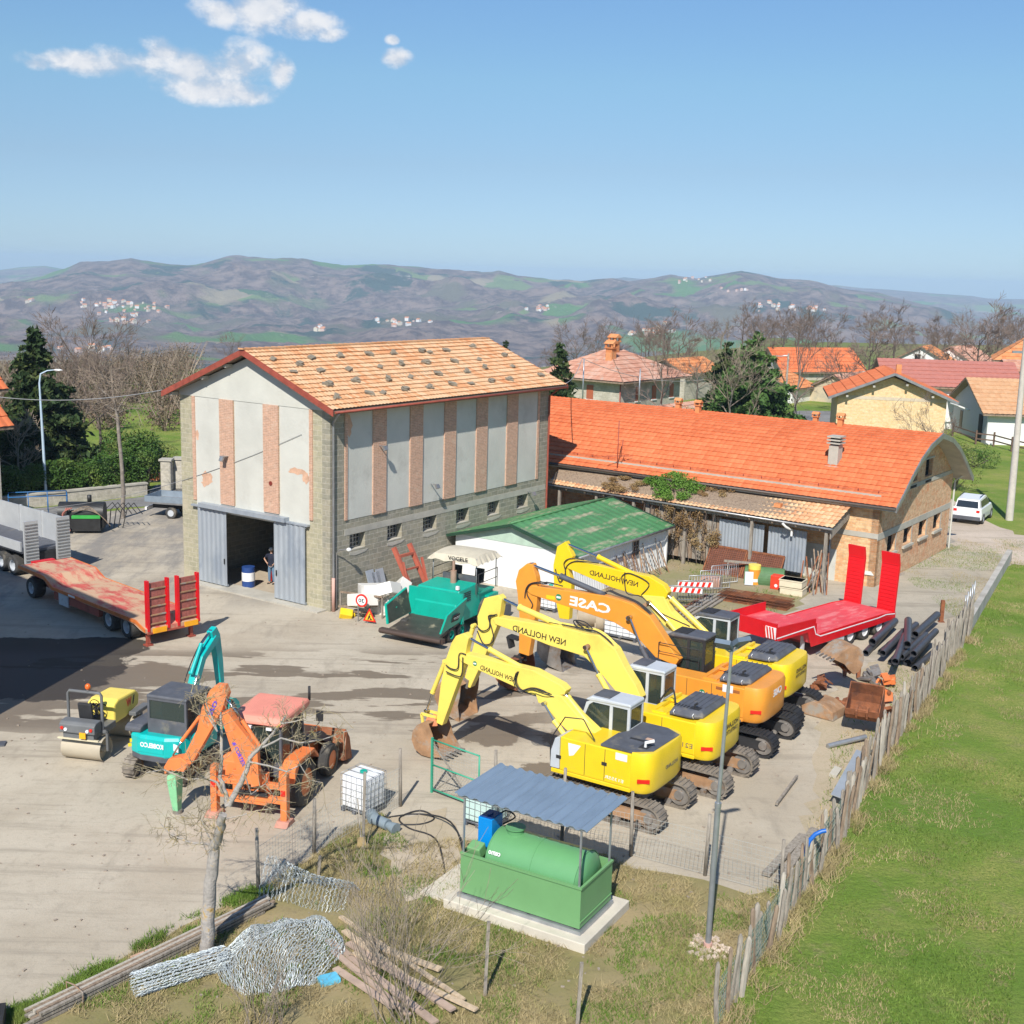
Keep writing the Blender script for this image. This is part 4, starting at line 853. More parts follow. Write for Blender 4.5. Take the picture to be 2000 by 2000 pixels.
# yellow brick gable house
b, h = near(1637, 769, 98, 0); wB = onp(1850, 778, b, -11)[0]
hB = house('brick_house', 'yellow brick gabled house with a blank front behind the vaulted hall', b, -11, wB, 8, h, 1.75, 'y', m_brick3, m_rfb, ov=.75)
MB().box(0, wB, -.02, 0, h-.35, h-.1).box(0, wB, -.02, 0, h-3.6, h-3.35).build('concrete_band', mat('pale_band', (.55, .46, .34), .9), hB)
for fx in (.08, .32, .62, .86): x = wB*fx; z = h+1.75*(1-abs(fx-.5)*2)-.35; MB().box(x-.09, x+.09, -.7, 0, z-.1, z+.05).build('rafter_end', m_conc2, hB)
v = MB(); ap = (wB/2, -.8, h+1.78)
for s in (-.78, wB+.78): v.bar((s, -.8, h-.3), ap, .05, .2)
v.build('barge_board', m_gutter, hB); MB().box(wB/2+.3, wB/2+.7, 1.5, 1.9, h+1.3, h+2.4).build('chimney', m_rfe, hB)
# white house at the right edge
b = at(1925, 868); b.z = 0; hz = upto(1925, 803, b)
hC = house('white_house', 'white rendered house with brown tile roof behind the rail fence', b, -4, 16, 12, hz, 2.6, 'x', m_white, tilemat('brown_tiles', [(.50, .26, .13), (.56, .33, .18), (.60, .36, .2)]), [], ov=.7, wall2=mat('shaded_white_render', (.42, .43, .45), .9, var=.05))  # left gable is white render, its shade painted in as grey
MB().box(-.06, 0, 1.5, 2.7, 0, 2.6).build('door', m_dark, hC); MB().box(-.06, 0, 8.2, 9.0, .6, 2.3).build('door', m_wood2, hC)
a_ = MB().pipe([(-.05, 6.2, 2.6), (-.9, 6.6, 2.9), (-.9, 9.6, 2.9), (-.05, 9.9, 2.6)], .08, 6); a_.build('awning_bar', m_white, hC)
c = MB().box(7.4, 8.5, 1.8, 2.8, hz+.6, hz+2.2); 
for i in range(3): c.box(7.3, 8.6, 1.7, 2.9, hz+2.25+i*.3, hz+2.4+i*.3)
c.build('chimney', m_conc2, hC)
# other roofs of the village
house('metal_roof_house', 'long house with plain faded red metal roof behind the yellow brick gable', near(1735, 760, 128, 0)[0], -6, 13, 9, near(1735, 748, 128, 0)[1], 2.2, 'x', m_white, mat('red_metal_roof', (.44, .17, .13), .5, var=.1, sc=2), ov=.6)
house('gabled_barn', 'beige stone gabled barn end beside the grey village square', near(1560, 772, 155, 0)[0], -38, 9, 12, near(1560, 765, 155, 0)[1], 2.4, 'y', mat('beige_render', (.52, .43, .30), .95, col2=(.40, .36, .28), sc=.6), m_rfd, ov=.4)
house('village_house', 'low white house under dark red tiles left of the bare street tree', near(1548, 760, 150, 0)[0], 52, 6, 8, near(1548, 758, 150, 0)[1], 1.6, 'x', m_white, m_rfe, [('x', 3, 1, 1, 1)], ov=.5)
house('village_house', 'house with bright orange roof behind the gabled barn', near(1530, 728, 185, 0)[0], 20, 14, 8, near(1530, 722, 185, 0)[1], 3.0, 'x', m_rubble, m_rfb, ov=.6)
house('village_house', 'white gabled house with orange roof, left of two in the trees', near(1750, 707, 210, -1)[0], -30, 8, 7, near(1750, 700, 210, -1)[1], 2.2, 'y', m_white, m_rfe, [('y', 3, 3, 1, 1.2)], ov=.5)
house('village_house', 'white gabled house with pale tile roof, right of two in the trees', near(1808, 712, 215, -1)[0], -38, 8, 11, near(1808, 703, 215, -1)[1], 2.5, 'y', m_white, m_rfd, [('y', 3, 3, 1, 1.2)], ov=.5)
hD = house('old_house', 'old stone house with weathered orange roof at the far right', near(1952, 708, 150, 0)[0], -20, 14, 9, near(1952, 695, 150, 0)[1], 3.2, 'hip', mat('dark_stone', (.19, .165, .12), .95), m_rfe, ov=.8)
hE = house('bell_house', 'small pinkish house with a round dark chimney pot behind the white house', near(1975, 745, 135, 0)[0], -10, 10, 7, near(1975, 725, 135, 0)[1], 1.0, 'x', m_rfe, m_rfd, ov=.5)
# house at the left edge, only its roof corners show
for px_, D_, lab in (((27, 828), 70, 'house with bright orange roof, the lower one cut by the left edge'), ((16, 756), 74, 'taller house with orange roof behind, just inside the left edge')):
    b, h = near(*px_, D_, 0); b = b-Vector((cos(R(56)), sin(R(56)), 0))*9.3-Vector((cos(R(146)), sin(R(146)), 0))*-.6
    house('red_roof_house', lab, b, 56, 8.7, 6, h+.3, 2.6, 'x', m_rubble, m_rfb, [], ov=.6)
# neighbour's building beyond the left edge whose shadow lies across the yard
sb = at(297, 1234); shd = Vector((-cos(SUN_AZ), -sin(SUN_AZ), 0)); Hs = 13.; ca = sb-shd*(Hs/math.tan(SUN_EL))
nb = thing('neighbour_building', (ca.x, ca.y, 0), R(136), 'tall plain rendered building beyond the left edge shading the yard', 'building')
MB().box(.1, 13.9, .1, 8.9, 0, Hs-.3).build('wall', m_plast2, nb)
MB().box(0, 14, 0, 9, Hs-.3, Hs).build('roof', m_rfd, nb)
# ---------------------------------------------------------------- machine paints
m_yel = mat('yellow_paint', (.80, .56, .015), .36, var=.06, sc=1.5, coat=.2, col2=(.70, .50, .08), amt=.22, sc2=2.6)
m_yel2 = mat('faded_yellow_paint', (.84, .66, .12), .42, var=.07, sc=1.2, col2=(.74, .55, .10), amt=.35)
m_ora = mat('orange_paint', (.76, .30, .035), .42, var=.07, sc=1.5, coat=.15, col2=(.62, .30, .10), amt=.22, sc2=2.6)
m_cabg = mat('light_grey_paint', (.48, .51, .54), .45, var=.07, col2=(.40, .38, .34), amt=.2, sc2=3)
m_hood = mat('dark_grey_paint', (.085, .09, .105), .6, var=.2, sc=3, col2=(.17, .155, .13), amt=.3, sc2=2)
m_blk = mat('black_rubber', (.022, .022, .024), .7, var=.3, sc=4)
m_tyre = mat('dusty_tyre', (.05, .048, .045), .85, var=.3, sc=3, col2=(.16, .14, .11), amt=.4)
m_track = mat('dusty_track', (.21, .18, .145), .85, var=.3, sc=4, col2=(.10, .085, .07), amt=.5, bump=.3)
m_steel = mat('worn_steel', (.30, .28, .26), .45, .5, var=.3, sc=3, col2=(.24, .17, .12), amt=.5)
m_chrome = mat('chrome_rod', (.55, .56, .58), .18, 1., var=.05)
m_rust = mat('rust', (.24, .085, .035), .9, var=.35, sc=3, col2=(.12, .05, .03), amt=.5, bump=.3)
m_rustl = mat('light_rust', (.33, .19, .10), .85, var=.3, sc=2.5, col2=(.30, .27, .23), amt=.5, bump=.2)
m_cglass = glassmat('cab_glass', (.035, .055, .05), .05, .62)
m_teal = mat('teal_paint', (.0, .42, .40), .4, var=.08, sc=1.5, coat=.2, col2=(.10, .36, .33), amt=.25, sc2=3)
m_teal2 = mat('green_teal_paint', (.0, .37, .27), .42, var=.08, sc=1.5, col2=(.0, .30, .23), amt=.4)
m_org2 = mat('red_orange_paint', (.74, .20, .055), .5, var=.10, sc=1.5, col2=(.72, .28, .14), amt=.45)
m_orf = mat('faded_red_paint', (.72, .26, .19), .6, var=.08, sc=1.5)
m_redp = mat('bright_red_paint', (.62, .006, .012), .42, var=.08, sc=2)
m_deck = mat('dusty_pink_deck', (.66, .07, .085), .6, var=.12, sc=1.2, col2=(.70, .20, .20), amt=.45, stretch=(1, 3, 1))
m_redw = mat('worn_red_deck', (.50, .09, .07), .8, var=.2, sc=1.3, col2=(.50, .33, .21), amt=.72, stretch=(1, 2.5, 1))
m_orng = mat('orange_edge', (.60, .16, .03), .6, var=.2)
m_bluet = mat('blue_text', (.10, .06, .55), .5); m_blackt = mat('black_text', (.02, .02, .02), .5); m_whitet = mat('white_text', (.78, .78, .78), .5)
m_refl = mat('red_reflector', (.65, .02, .01), .3); m_orefl = mat('orange_plate', (.85, .38, .01), .45)
m_grn = mat('sticker_green', (.02, .22, .09), .5)
class Fr:
    """upright frame: local x along az, y to the left of it; converts photo pixels to local (x, z) on a plane y = const"""
    def __init__(s, O, az): s.O = Vector((O[0], O[1], 0)); s.az = az; s.f = Vector((cos(R(az)), sin(R(az)), 0)); s.n = Vector((-s.f.y, s.f.x, 0))
    def xz(s, px, py, y=0.): return onp(px, py, s.O+s.n*y, s.az)
    def zoom(s, ox, oy, k, y=0.): return lambda pts: [s.xz(ox+a/k, oy+b/k, y) for a, b in pts]
def joint_frame(jx, jy, az, jz=1.05, jl=-1.0, yn=1.15):
    J = at(jx, jy, jz); f = Vector((cos(R(az)), sin(R(az)), 0)); n = Vector((-f.y, f.x, 0)); return Fr(J-f*jl-n*yn, az)
def wheel(parent, c, r, w, rim=m_cabg, axis='y', name='wheel', n=28, hub=.55, side=1):
    t = MB(); pr = [(r*.58, -w/2), (r*.9, -w/2), (r, -w*.36), (r, w*.36), (r*.9, w/2), (r*.58, w/2)]; t.ring(c, pr, n, axis)
    c_ = Vector(c); ax = Vector((0, 1, 0)) if axis == 'y' else Vector((1, 0, 0))
    for k in range(0, n):                                      # tread blocks
        a = 2*pi*k/n; d = Vector((cos(a), 0, sin(a))) if axis == 'y' else Vector((0, cos(a), sin(a)))
        t.bar(c_+d*r*.97-ax*w*.36, c_+d*r*.97+ax*w*.36, r*.11, .03, up=d)
    o = t.build(name, m_tyre, parent)
    m = MB(); m.ring(c, [(.001, -w*.18*side), (r*.2, -w*.2*side), (r*.22, -w*.02*side), (r*.45, w*.05*side), (r*.5, w*.42*side), (r*.6, w*.45*side)], 20, axis); m.ring(c, [(.001, w*.3*side), (r*.18, w*.3*side), (r*.2, -w*.1*side)], 14, axis)
    m.ring(c, [(r*.59, -w*.4), (.001, -w*.4)], 20, axis)
    m.build('rim', rim, o); return o
def track(parent, x0, x1, y0, y1, z0=0., h=.75, m=m_track):
    """endless track: belt with cleats; frame and rollers as sub-part"""
    r = h/2; n = 10; pts = []
    for k in range(n+1): a = -pi/2+pi*k/n; pts.append((x1-r+r*cos(a), z0+r+r*sin(a)))
    for k in range(n+1): a = pi/2+pi*k/n; pts.append((x0+r+r*cos(a), z0+r+r*sin(a)))
    b = MB(); N = len(pts); inn = []
    cx = lambda p: min(max(p[0], x0+r), x1-r)
    inn = [(cx(p)+(p[0]-cx(p))*.86, z0+r+(p[1]-z0-r)*.86) for p in pts]
    vs = [(p[0], y, p[1]) for y in (y0, y1) for p in pts]+[(p[0], y, p[1]) for y in (y0, y1) for p in inn]
    fs = []
    for i in range(N):
        j = (i+1) % N; fs += [(i, j, N+j, N+i), (2*N+i, 3*N+i, 3*N+j, 2*N+j), (i, 2*N+i, 2*N+j, j), (N+i, N+j, 3*N+j, 3*N+i)]
    b.add(vs, fs)
    per = 2*(x1-x0-2*r)+2*pi*r; m_ = int(per/.13)
    for k in range(m_):
        s = per*k/m_; L1 = x1-x0-2*r
        if s < L1: p = (x0+r+s, z0); d = (0, -1)
        elif s < L1+pi*r: a = -pi/2+(s-L1)/r; d = (cos(a), sin(a)); p = (x1-r+r*d[0], z0+r+r*d[1])
        elif s < 2*L1+pi*r: p = (x1-r-(s-L1-pi*r), z0+h); d = (0, 1)
        else: a = pi/2+(s-2*L1-pi*r)/r; d = (cos(a), sin(a)); p = (x0+r+r*d[0], z0+r+r*d[1])
        if d[1] < -.9: continue
        c = Vector((p[0]+d[0]*.015, 0, p[1]+d[1]*.015)); b.bar(c+Vector((0, y0, 0)), c+Vector((0, y1, 0)), .035, .04, up=(d[0], 0, d[1]))
    o = b.build('track', m, parent)
    f = MB().box(x0+r*.8, x1-r*.8, y0+.08, y1-.08, z0+h*.28, z0+h*.68); f.build('track_frame', m_rustl if m is m_track else m_blk, o)
    for x in (x0+r, x1-r): w = MB().ring((x, (y0+y1)/2, z0+r), [(.001, (y1-y0)*.42), (r*.35, (y1-y0)*.42), (r*.4, (y1-y0)*.3), (r*.8, (y1-y0)*.3), (r*.8, -(y1-y0)*.3), (r*.4, -(y1-y0)*.3), (r*.35, -(y1-y0)*.42), (.001, -(y1-y0)*.42)], 16); w.build('sprocket', m_steel, o)
    for i in range(5): x = x0+r+(x1-x0-2*r)*(i+.5)/5; MB().ring((x, (y0+y1)/2, z0+h*.17), [(.001, (y1-y0)*.4), (h*.13, (y1-y0)*.4), (h*.13, -(y1-y0)*.4), (.001, -(y1-y0)*.4)], 10).build('roller', m_steel, o)
    return o
def cylinder(parent, a, b, c, r=.085, barrel=m_yel2, y=0., rodr=None):
    """hydraulic ram: barrel a-b, chrome rod b-c (x,z pairs)"""
    A, B, D = (Vector((p[0], y, p[1])) for p in (a, b, c)); t = MB().tube(A, B, r, 12); d = (B-A).normalized(); t.tube(B-d*.08, B, r*1.15, 12); t.tube(A-Vector((0, r*1.1, 0)), A+Vector((0, r*1.1, 0)), r*.9, 10)
    o = t.build('hydraulic_cylinder', barrel, parent); q = MB().tube(B, D, rodr or r*.5, 10); q.tube(D-Vector((0, r, 0)), D+Vector((0, r, 0)), r*.8, 10); q.build('rod', m_chrome, o); return o
def hose(parent, pts, r=.014, m=m_blk):
    P = [Vector(p) for p in pts]; out = []
    for i in range(len(P)-1):
        p0, p1, p2, p3 = P[max(i-1, 0)], P[i], P[i+1], P[min(i+2, len(P)-1)]
        for k in range(5): t = k/5; out.append(.5*((2*p1)+(-p0+p2)*t+(2*p0-5*p1+4*p2-p3)*t*t+(-p0+3*p1-3*p2+p3)*t**3))
    out.append(P[-1]); return MB().pipe(out, r, 6).build('hose', m, parent)
def bucket(parent, pin, w=.95, s=1., rot=0., m=m_rustl, hm=None, y=0., teeth=True):
    """digging bucket hanging from the stick end: mouth and teeth turned back to the machine"""
    prof = [(-.10, .10), (.16, .12), (.42, .0), (.64, -.25), (.73, -.58), (.62, -.92), (.34, -1.12), (-.05, -1.17), (-.62, -1.10), (-.50, -.92), (-.30, -.62), (-.24, -.30)]
    ca, sa = cos(rot), sin(rot); T = lambda p: (pin[0]+s*(p[0]*ca-p[1]*sa), pin[1]+s*(p[0]*sa+p[1]*ca))
    P = [T(p) for p in prof]; b = MB(); b.prism(P, y-w/2, y-w/2+.03); b.prism(P, y+w/2-.03, y+w/2)
    outer = P[:9]; n = len(outer); cx, cz = T((.1, -.5)); inn = [(p[0]+(cx-p[0])*.06, p[1]+(cz-p[1])*.06) for p in outer]
    vs = [(p[0], q, p[1]) for q in (y-w/2+.03, y+w/2-.03) for p in outer]+[(p[0], q, p[1]) for q in (y-w/2+.03, y+w/2-.03) for p in inn]
    b.add(vs, [f for i in range(n-1) for f in ((i, i+1, n+i+1, n+i), (2*n+i, 3*n+i, 3*n+i+1, 2*n+i+1))]+[(0, n, 3*n, 2*n), (n-1, 3*n-1, 4*n-1, 2*n-1+0)]); o = b.build('bucket', m, parent)
    if teeth:
        for k in range(5):
            yy = y-w/2+.06+(w-.12)*k/4; a = T((-.58, -1.10)); c = T((-.82, -1.13)); MB().bar((a[0], yy, a[1]), (c[0], yy, c[1]), .06, .05).build('tooth', m_steel, o)
    h = MB(); e = [T(p) for p in ((-.12, .22), (.22, .2), (.3, .02), (.1, -.12), (-.2, -.08))]; h.prism(e, y-.2, y-.14).prism(e, y+.14, y+.2); h.prism([T(p) for p in ((-.05, .12), (.2, .12), (.2, .0), (-.1, 0))], y-.14, y+.14); h.build('bucket_linkage', hm or m, o)
    return o
def cab(parent, x0, x1, y0, y1, z0, z1, m=m_cabg, roof_m=m_cabg, seat_m=m_blk, slope=.25, hatch=m_hood, pillars=(.38,), round_=.2):
    """operator's cab: base, pillars, roof, glass panes, seat; front is +x"""
    zt = z1-.09; zb = z0+.12; c = MB()
    c.box(x0, x1, y0, y1, z0, zb)
    fx = lambda z: x1-slope*max(0, (z-(z0+.35))/(z1-z0-.35))
    t = .07
    for y in (y0, y1-t):
        P = [(x0, zb), (x0, zt), (fx(zt)-round_, zt), (fx(zt), zt-round_*.55), (x1, z0+.35), (x1, zb)]
        Q = [(x0+t*1.2, zb+.08), (x0+t*1.2, zt-.07), (fx(zt)-round_-.02, zt-.07), (fx(zt)-t*1.3, zt-round_*.6-.05), (x1-t*1.1, z0+.38), (x1-t*1.1, zb+.08)]
        n = len(P); o_ = len(c.v)
        c.add([(a, yy, b) for yy in (y, y+t) for a, b in P]+[(a, yy, b) for yy in (y, y+t) for a, b in Q],
              [f for i in range(n) for f in ((i, (i+1) % n, 2*n+(i+1) % n, 2*n+i), (n+i, 3*n+i, 3*n+(i+1) % n, n+(i+1) % n), (i, n+i, n+(i+1) % n, (i+1) % n), (2*n+i, 2*n+(i+1) % n, 3*n+(i+1) % n, 3*n+i))])
        for k in pillars: xx = x0+(x1-x0)*k; c.box(xx-.05, xx+.05, y+.003, y+t-.003, zb+.05, zt-.05)
    for xx in (x0, ): c.box(xx, xx+t, y0+t, y1-t, zt-.07, zt).box(xx, xx+t, y0+t, y1-t, zb, zb+.3)
    o = c.build('cab', m, parent)
    rf = MB(); P = [(x0-.03, zt), (x0-.0, z1), (fx(zt)-round_*.8, z1), (fx(zt)+.03, zt-.03), (fx(zt)-.06, zt-.05)]; rf.prism(P, y0-.02, y1+.02); rf.build('cab_roof', roof_m, o, bevel=.04)
    if hatch: a = x0+(x1-x0)*.45; MB().box(a, fx(zt)-round_*.9, y0+.1, y1-.1, z1, z1+.03).build('roof_hatch', hatch, o)
    g = m_cglass; e = .012
    for y in (y0+t*.5, y1-t*.5): MB().prism([(x0+.08, zb+.07), (x0+.08, zt-.06), (fx(zt)-round_, zt-.06), (fx(zt)-.08, zt-round_*.6-.04), (x1-.07, z0+.38), (x1-.07, zb+.07)], y-e/2, y+e/2).build('pane', g, o)
    MB().box(x0+.02, x0+.035, y0+t, y1-t, zb+.3, zt-.07).build('pane', g, o)
    MB().prism([(x1-.03, zb), (x1-.03, z0+.35), (fx(zt)-.03, zt-.02), (fx(zt)-.05, zt-.02), (x1-.05, z0+.35), (x1-.05, zb)], y0+t, y1-t).build('windscreen', g, o)
    s = MB(); ym = (y0+y1)/2; sx = x0+.2; w = min(.24, (y1-y0)*.3); s.box(sx, sx+.45, ym-w, ym+w, z0+.12, z0+.42).prism([(sx-.05, z0+.42), (sx+.1, z0+.42), (sx+.02, z0+.95), (sx-.1, z0+.95)], ym-w, ym+w); s.build('seat', seat_m, o, bevel=.03)
    return o
def superstructure(t, x_f, side, rear_r, m, z0=1.05, zs=2.12, hood=True, tail=.6, hs=1.0, front_m=None):
    """body side panels, counterweight, hood for a tracked excavator; +y is the side without the cab"""
    W = 1.15
    p = MB().box(side, x_f-.25, .38, W, z0+.06, zs-.04); p.prism([(x_f-.25, z0+.06), (x_f-.25, zs-.04), (x_f-.1, zs-.12), (x_f+.02, zs-.5), (x_f+.04, z0+.06)], .38, W) if front_m is None else None
    p.build('side_panel', m, t, bevel=.03)
    if front_m: MB().prism([(x_f-.24, z0+.08), (x_f-.24, zs-.05), (x_f-.08, zs-.12), (x_f+.04, zs-.5), (x_f+.05, z0+.08)], .40, W+.005).build('front_panel', front_m, t, bevel=.02)
    for i, xx in enumerate([side+(x_f-.25-side)*k for k in (.36, .64)]): MB().box(xx-.008, xx+.008, W-.01, W+.004, z0+.1, zs-.08).build('panel_gap', m_blk, t)
    MB().box(side, x_f+.02, -W, W, z0-.06, z0+.055).build('skirt', m, t, bevel=.02)
    MB().box(side, .7, -W, .375, z0+.06, zs-.1).box(.7, x_f, -W, -.3, z0+.06, z0+.5).build('deck', m, t, bevel=.02)
    cwp = lambda a: (side-tail*max(0, sin(a))**.6, W*abs(cos(a))**.45*(1 if cos(a) > 0 else -1))
    pts = [cwp(pi*k/16) for k in range(17)]
    c = MB(); lo = z0-.05; hi = zs+.02
    top = [(side+(a-side)*.93, b*.96) for a, b in pts]; bot = [(side+(a-side)*.9, b*.95) for a, b in pts]; n = len(pts)
    c.add([(a, b, lo) for a, b in bot]+[(a, b, lo+.12) for a, b in pts]+[(a, b, hi-.12) for a, b in pts]+[(a, b, hi) for a, b in top],
          [tuple(range(n))[::-1], tuple(range(3*n, 4*n))]+[(k*n+i, k*n+(i+1) % n, (k+1)*n+(i+1) % n, (k+1)*n+i) for k in range(3) for i in range(n)], True); cw = c.build('counterweight', m, t)
    a = Vector((*cwp(.10*pi), 0)); b = Vector((*cwp(.2*pi), 0)); d = (b-a).normalized(); nn = Vector((d.y, -d.x, 0)); nn = nn if nn.x < 0 else -nn
    q = a.lerp(b, .45)+nn*.005; MB().obox((q.x, q.y, z0+.33), .34, .03, .11, rz=math.atan2(d.y, d.x)).build('reflector', m_refl, cw)
    if hood == 1:    # raised moulded hood
        hz = zs+.02; P = [(side-.08, -1.0), (side-.08, .82), (side+.25, 1.02), (side+.9, 1.02), (side+1.0, .5), (side+1.0, -.95)]; P2 = [(a_*.0+(side+.46)+(a_-(side+.46))*.8, b_*.84) for a_, b_ in P]; n = len(P)
        h = MB().add([(a_, b_, hz) for a_, b_ in P]+[(a_, b_, hz+.07) for a_, b_ in P]+[(a_, b_, hz+.2*hs) for a_, b_ in P2], [tuple(range(n))[::-1], tuple(range(2*n, 3*n))]+[(k*n+i, k*n+(i+1) % n, (k+1)*n+(i+1) % n, (k+1)*n+i) for k in range(2) for i in range(n)]); ho = h.build('engine_hood', m_hood, t, bevel=.02)
        v = MB()
        for k in range(6): v.box(side+.86-.0-k*.1, side+.90-k*.1, .55, .74, hz+.2*hs, hz+.2*hs+.012)
        v.build('grille', m_blk, ho)
        MB().pipe([(side+.28, .62, hz+.15), (side+.28, .62, hz+.3), (side+.2, .62, hz+.36)], .035, 8).build('exhaust', m_blk, ho)
        MB().box(side+.1, side+.38, .5, .75, hz+.2*hs, hz+.2*hs+.01).build('vent', m_blk, ho)
        hk = MB()
        for k in (.15, .75): hk.pipe([(side+k, 1.0, hz+.02), (side+k, 1.08, hz+.12), (side+k, 1.0, hz+.16)], .012, 5)
        hk.build('lifting_eye', m_whitet, ho)
        for k in range(5): MB().box(side+.02+k*.17, side+.05+k*.17, -.85, .45, hz+.2*hs, hz+.2*hs+.015).build('hood_rib', m_hood, ho)
        MB().box(side+1.02, side+1.12, -1.0, .95, zs-.08, zs+.0).box(side+1.42, side+1.5, -1.0, .95, zs-.08, zs).box(side+1.1, side+1.45, .9, .98, zs-.06, zs+.02).box(side+1.1, side+1.45, -.3, -.22, zs-.06, zs+.02).build('hood_frame', m, t)
    else:            # flat dark deck
        ho = MB().prism([(side-.02, 1.10), (side-.45, .75), (side-.5, -.8), (side-.0, -1.08), (side+.78, -1.08), (side+.78, -.2), (side+.95, .1), (side+.95, 1.12)], zs-.02, zs+.035, axis='z').build('engine_hood', m_hood, t)
        MB().box(side+.05, side+.5, .2, .3, zs+.035, zs+.045).box(side-.25, side+.0, .35, .75, zs+.035, zs+.045).build('vent', m_blk, ho)
        MB().pipe([(side-.15, .62, zs+.02), (side-.15, .62, zs+.16), (side-.35, .5, zs+.22)], .045, 8).build('exhaust', m_whitet, ho)
        MB().box(side-.1, side+.12, -.05, .1, zs+.035, zs+.04).build('sticker', mat('peach_sticker', (.55, .36, .25)), ho)
    MB().tube((0, 0, .5), (0, 0, z0-.07), .55, 20).box(-.9, .9, -.85, .85, .35, .7).build('undercarriage', m_hood, t)
    return cw
def lettering(F, t, body, pl, pr, h, m, y, **k):
    a = F.xz(*pl, y); b = F.xz(*pr, y); dv = Vector((b[0]-a[0], 0, b[1]-a[1])); up = Vector((-dv.z, 0, dv.x)); up = up if up.z > 0 else -up
    return text(body, (a[0], y+.004, a[1]), (b[0], y+.004, b[1]), h, m, t, up=up, **k)
def dot_sticker(F, t, px, r, y, m=m_grn):
    a = F.xz(*px, y); o = MB().tube((a[0], y, a[1]), (a[0], y+.006, a[1]), r, 18).build('sticker', m, t); MB().box(a[0]-r*.7, a[0]+r*.7, y+.006, y+.009, a[1]-r*.3, a[1]+r*.3).build('sticker_mark', m_whitet, o)
GX = 'excavators parked side by side'
AZE = 147.7
def zc(ox, oy, k): return lambda pts: [(ox+a/k, oy+b/k) for a, b in pts]
# ---- excavator nearest the camera
F = joint_frame(1229.8, 1544.7, AZE); t = thing('excavator', F.O, R(AZE), 'yellow excavator nearest the camera with grey cab and flat dark engine deck', 'excavator', GX)
superstructure(t, 1.45, -1.0, .6, m_yel, hood=0, front_m=m_cabg)
track(t, -1.95, 1.95, .72, 1.2); track(t, -1.95, 1.95, -1.2, -.72)
cab(t, -.2, 1.38, -1.12, -.28, 1.72, 2.88, roof_m=m_cabg, slope=.2)
ZA = zc(790, 1220, 4.712); P = lambda pts, y=0.: [F.xz(a, b, y) for a, b in ZA(pts)]
MB().prism(P([(495, 300), (520, 272), (560, 272), (1190, 425), (1440, 560), (1485, 610), (1470, 645), (1400, 655), (1180, 645), (1040, 585), (690, 425), (520, 340)], .17), -.17, .17).build('boom', m_yel2, t, bevel=.02)
MB().prism(P([(1200, 625), (1290, 635), (1440, 655), (1600, 850), (1770, 1010), (1740, 1060), (1560, 1040), (1400, 880), (1290, 740), (1230, 720)], .2), -.2, .2).build('boom_base', m_yel2, t, bevel=.02)
sk = MB().prism(P([(470, 105), (545, 80), (590, 125), (570, 210), (540, 400), (480, 560), (345, 930), (290, 905), (330, 560), (375, 330), (430, 170)], .13), -.13, .13).build('stick', m_yel2, t, bevel=.02)
c = P([(1175, 450), (780, 225), (585, 118)]); cylinder(t, c[0], c[1], c[2], .08)
c = P([(1750, 985), (1500, 665), (1470, 630)]); cylinder(t, c[0], c[1], c[2], .09)
for y in (-.3, .3): c = P([(1490, 1040), (1375, 880), (1285, 725)], y); cylinder(t, c[0], c[1], c[2], .075, y=y)
c = P([(385, 330), (265, 625), (212, 785)], -.05); cylinder(sk, c[0], c[1], c[2], .07)
c = P([(185, 805), (320, 840), (205, 925)]); lk = MB()
for y in (-.16, .16): lk.bar((c[0][0], y, c[0][1]), (c[1][0], y, c[1][1]), .05, .08).bar((c[0][0], y, c[0][1]), (c[2][0], y, c[2][1]), .05, .08)
lk.build('link', m_yel2, sk)
pin = P([(300, 930)])[0]; bucket(t, (pin[0]+.05, 1.02), 1.0, .84, -.12, m_rustl, mat('pale_orange', (.75, .28, .14), .6))
lettering(F, t, 'NEW HOLLAND', ZA([(695, 412)])[0], ZA([(1020, 535)])[0], .15, m_blackt, .17, bold=.01)
dot_sticker(F, t, ZA([(648, 358)])[0], .075, .17)
lettering(F, t, 'E135SR', (1180.5, 1519), (1217, 1530), .09, m_whitet, 1.15)
a = F.xz(1225, 1482, 1.15); MB().box(a[0]-.0, a[0]+.35, 1.15, 1.156, a[1]-.1, a[1]+.1).build('sticker', m_whitet, t)
a = F.xz(1122, 1462, 1.15); MB().prism([(a[0]-.2, a[1]+.12), (a[0]+.2, a[1]+.12), (a[0]+.16, a[1]-.25), (a[0]+.02, a[1]-.2)], 1.15, 1.155).build('logo', m_whitet, t)
for px in ((1180, 1492), (1091, 1478)): a = F.xz(*px, 1.15); MB().box(a[0]-.08, a[0]+.08, 1.15, 1.158, a[1]-.05, a[1]+.05).build('latch', m_blk, t)
a = F.xz(1303, 1497, 0); text('HOLLAND', (-1.612, .25, 1.5), (-1.612, -.5, 1.5), .11, m_hood, t)
MB().pipe([(1.5, 1.1, 1.1), (1.55, 1.1, 1.9), (1.1, 1.1, 2.65), (.55, 1.05, 2.7), (.2, 1.0, 2.15)], .018, 6).build('handrail', m_blk, t)
for o_ in ((-.06, 1.0), (.0, 1.15), (.06, 1.3), (.12, .9)):
    y = o_[0]; q = P([(1690, 985), (1560, 880), (1420, 720), (1300, 640), (1180, 600), (1080, 620), (1030, 540), (1050, 450)], .2)
    hose(t, [(a, y+(.22 if i > 2 else .0), b+.06*o_[1]) for i, (a, b) in enumerate(q)])
q = P([(565, 275), (505, 270), (490, 400), (430, 405), (380, 370)], .2); hose(t, [(a, .2, b) for a, b in q], .018); q = P([(540, 300), (530, 460), (480, 470), (385, 430)], .2); hose(t, [(a, .22, b) for a, b in q], .018)
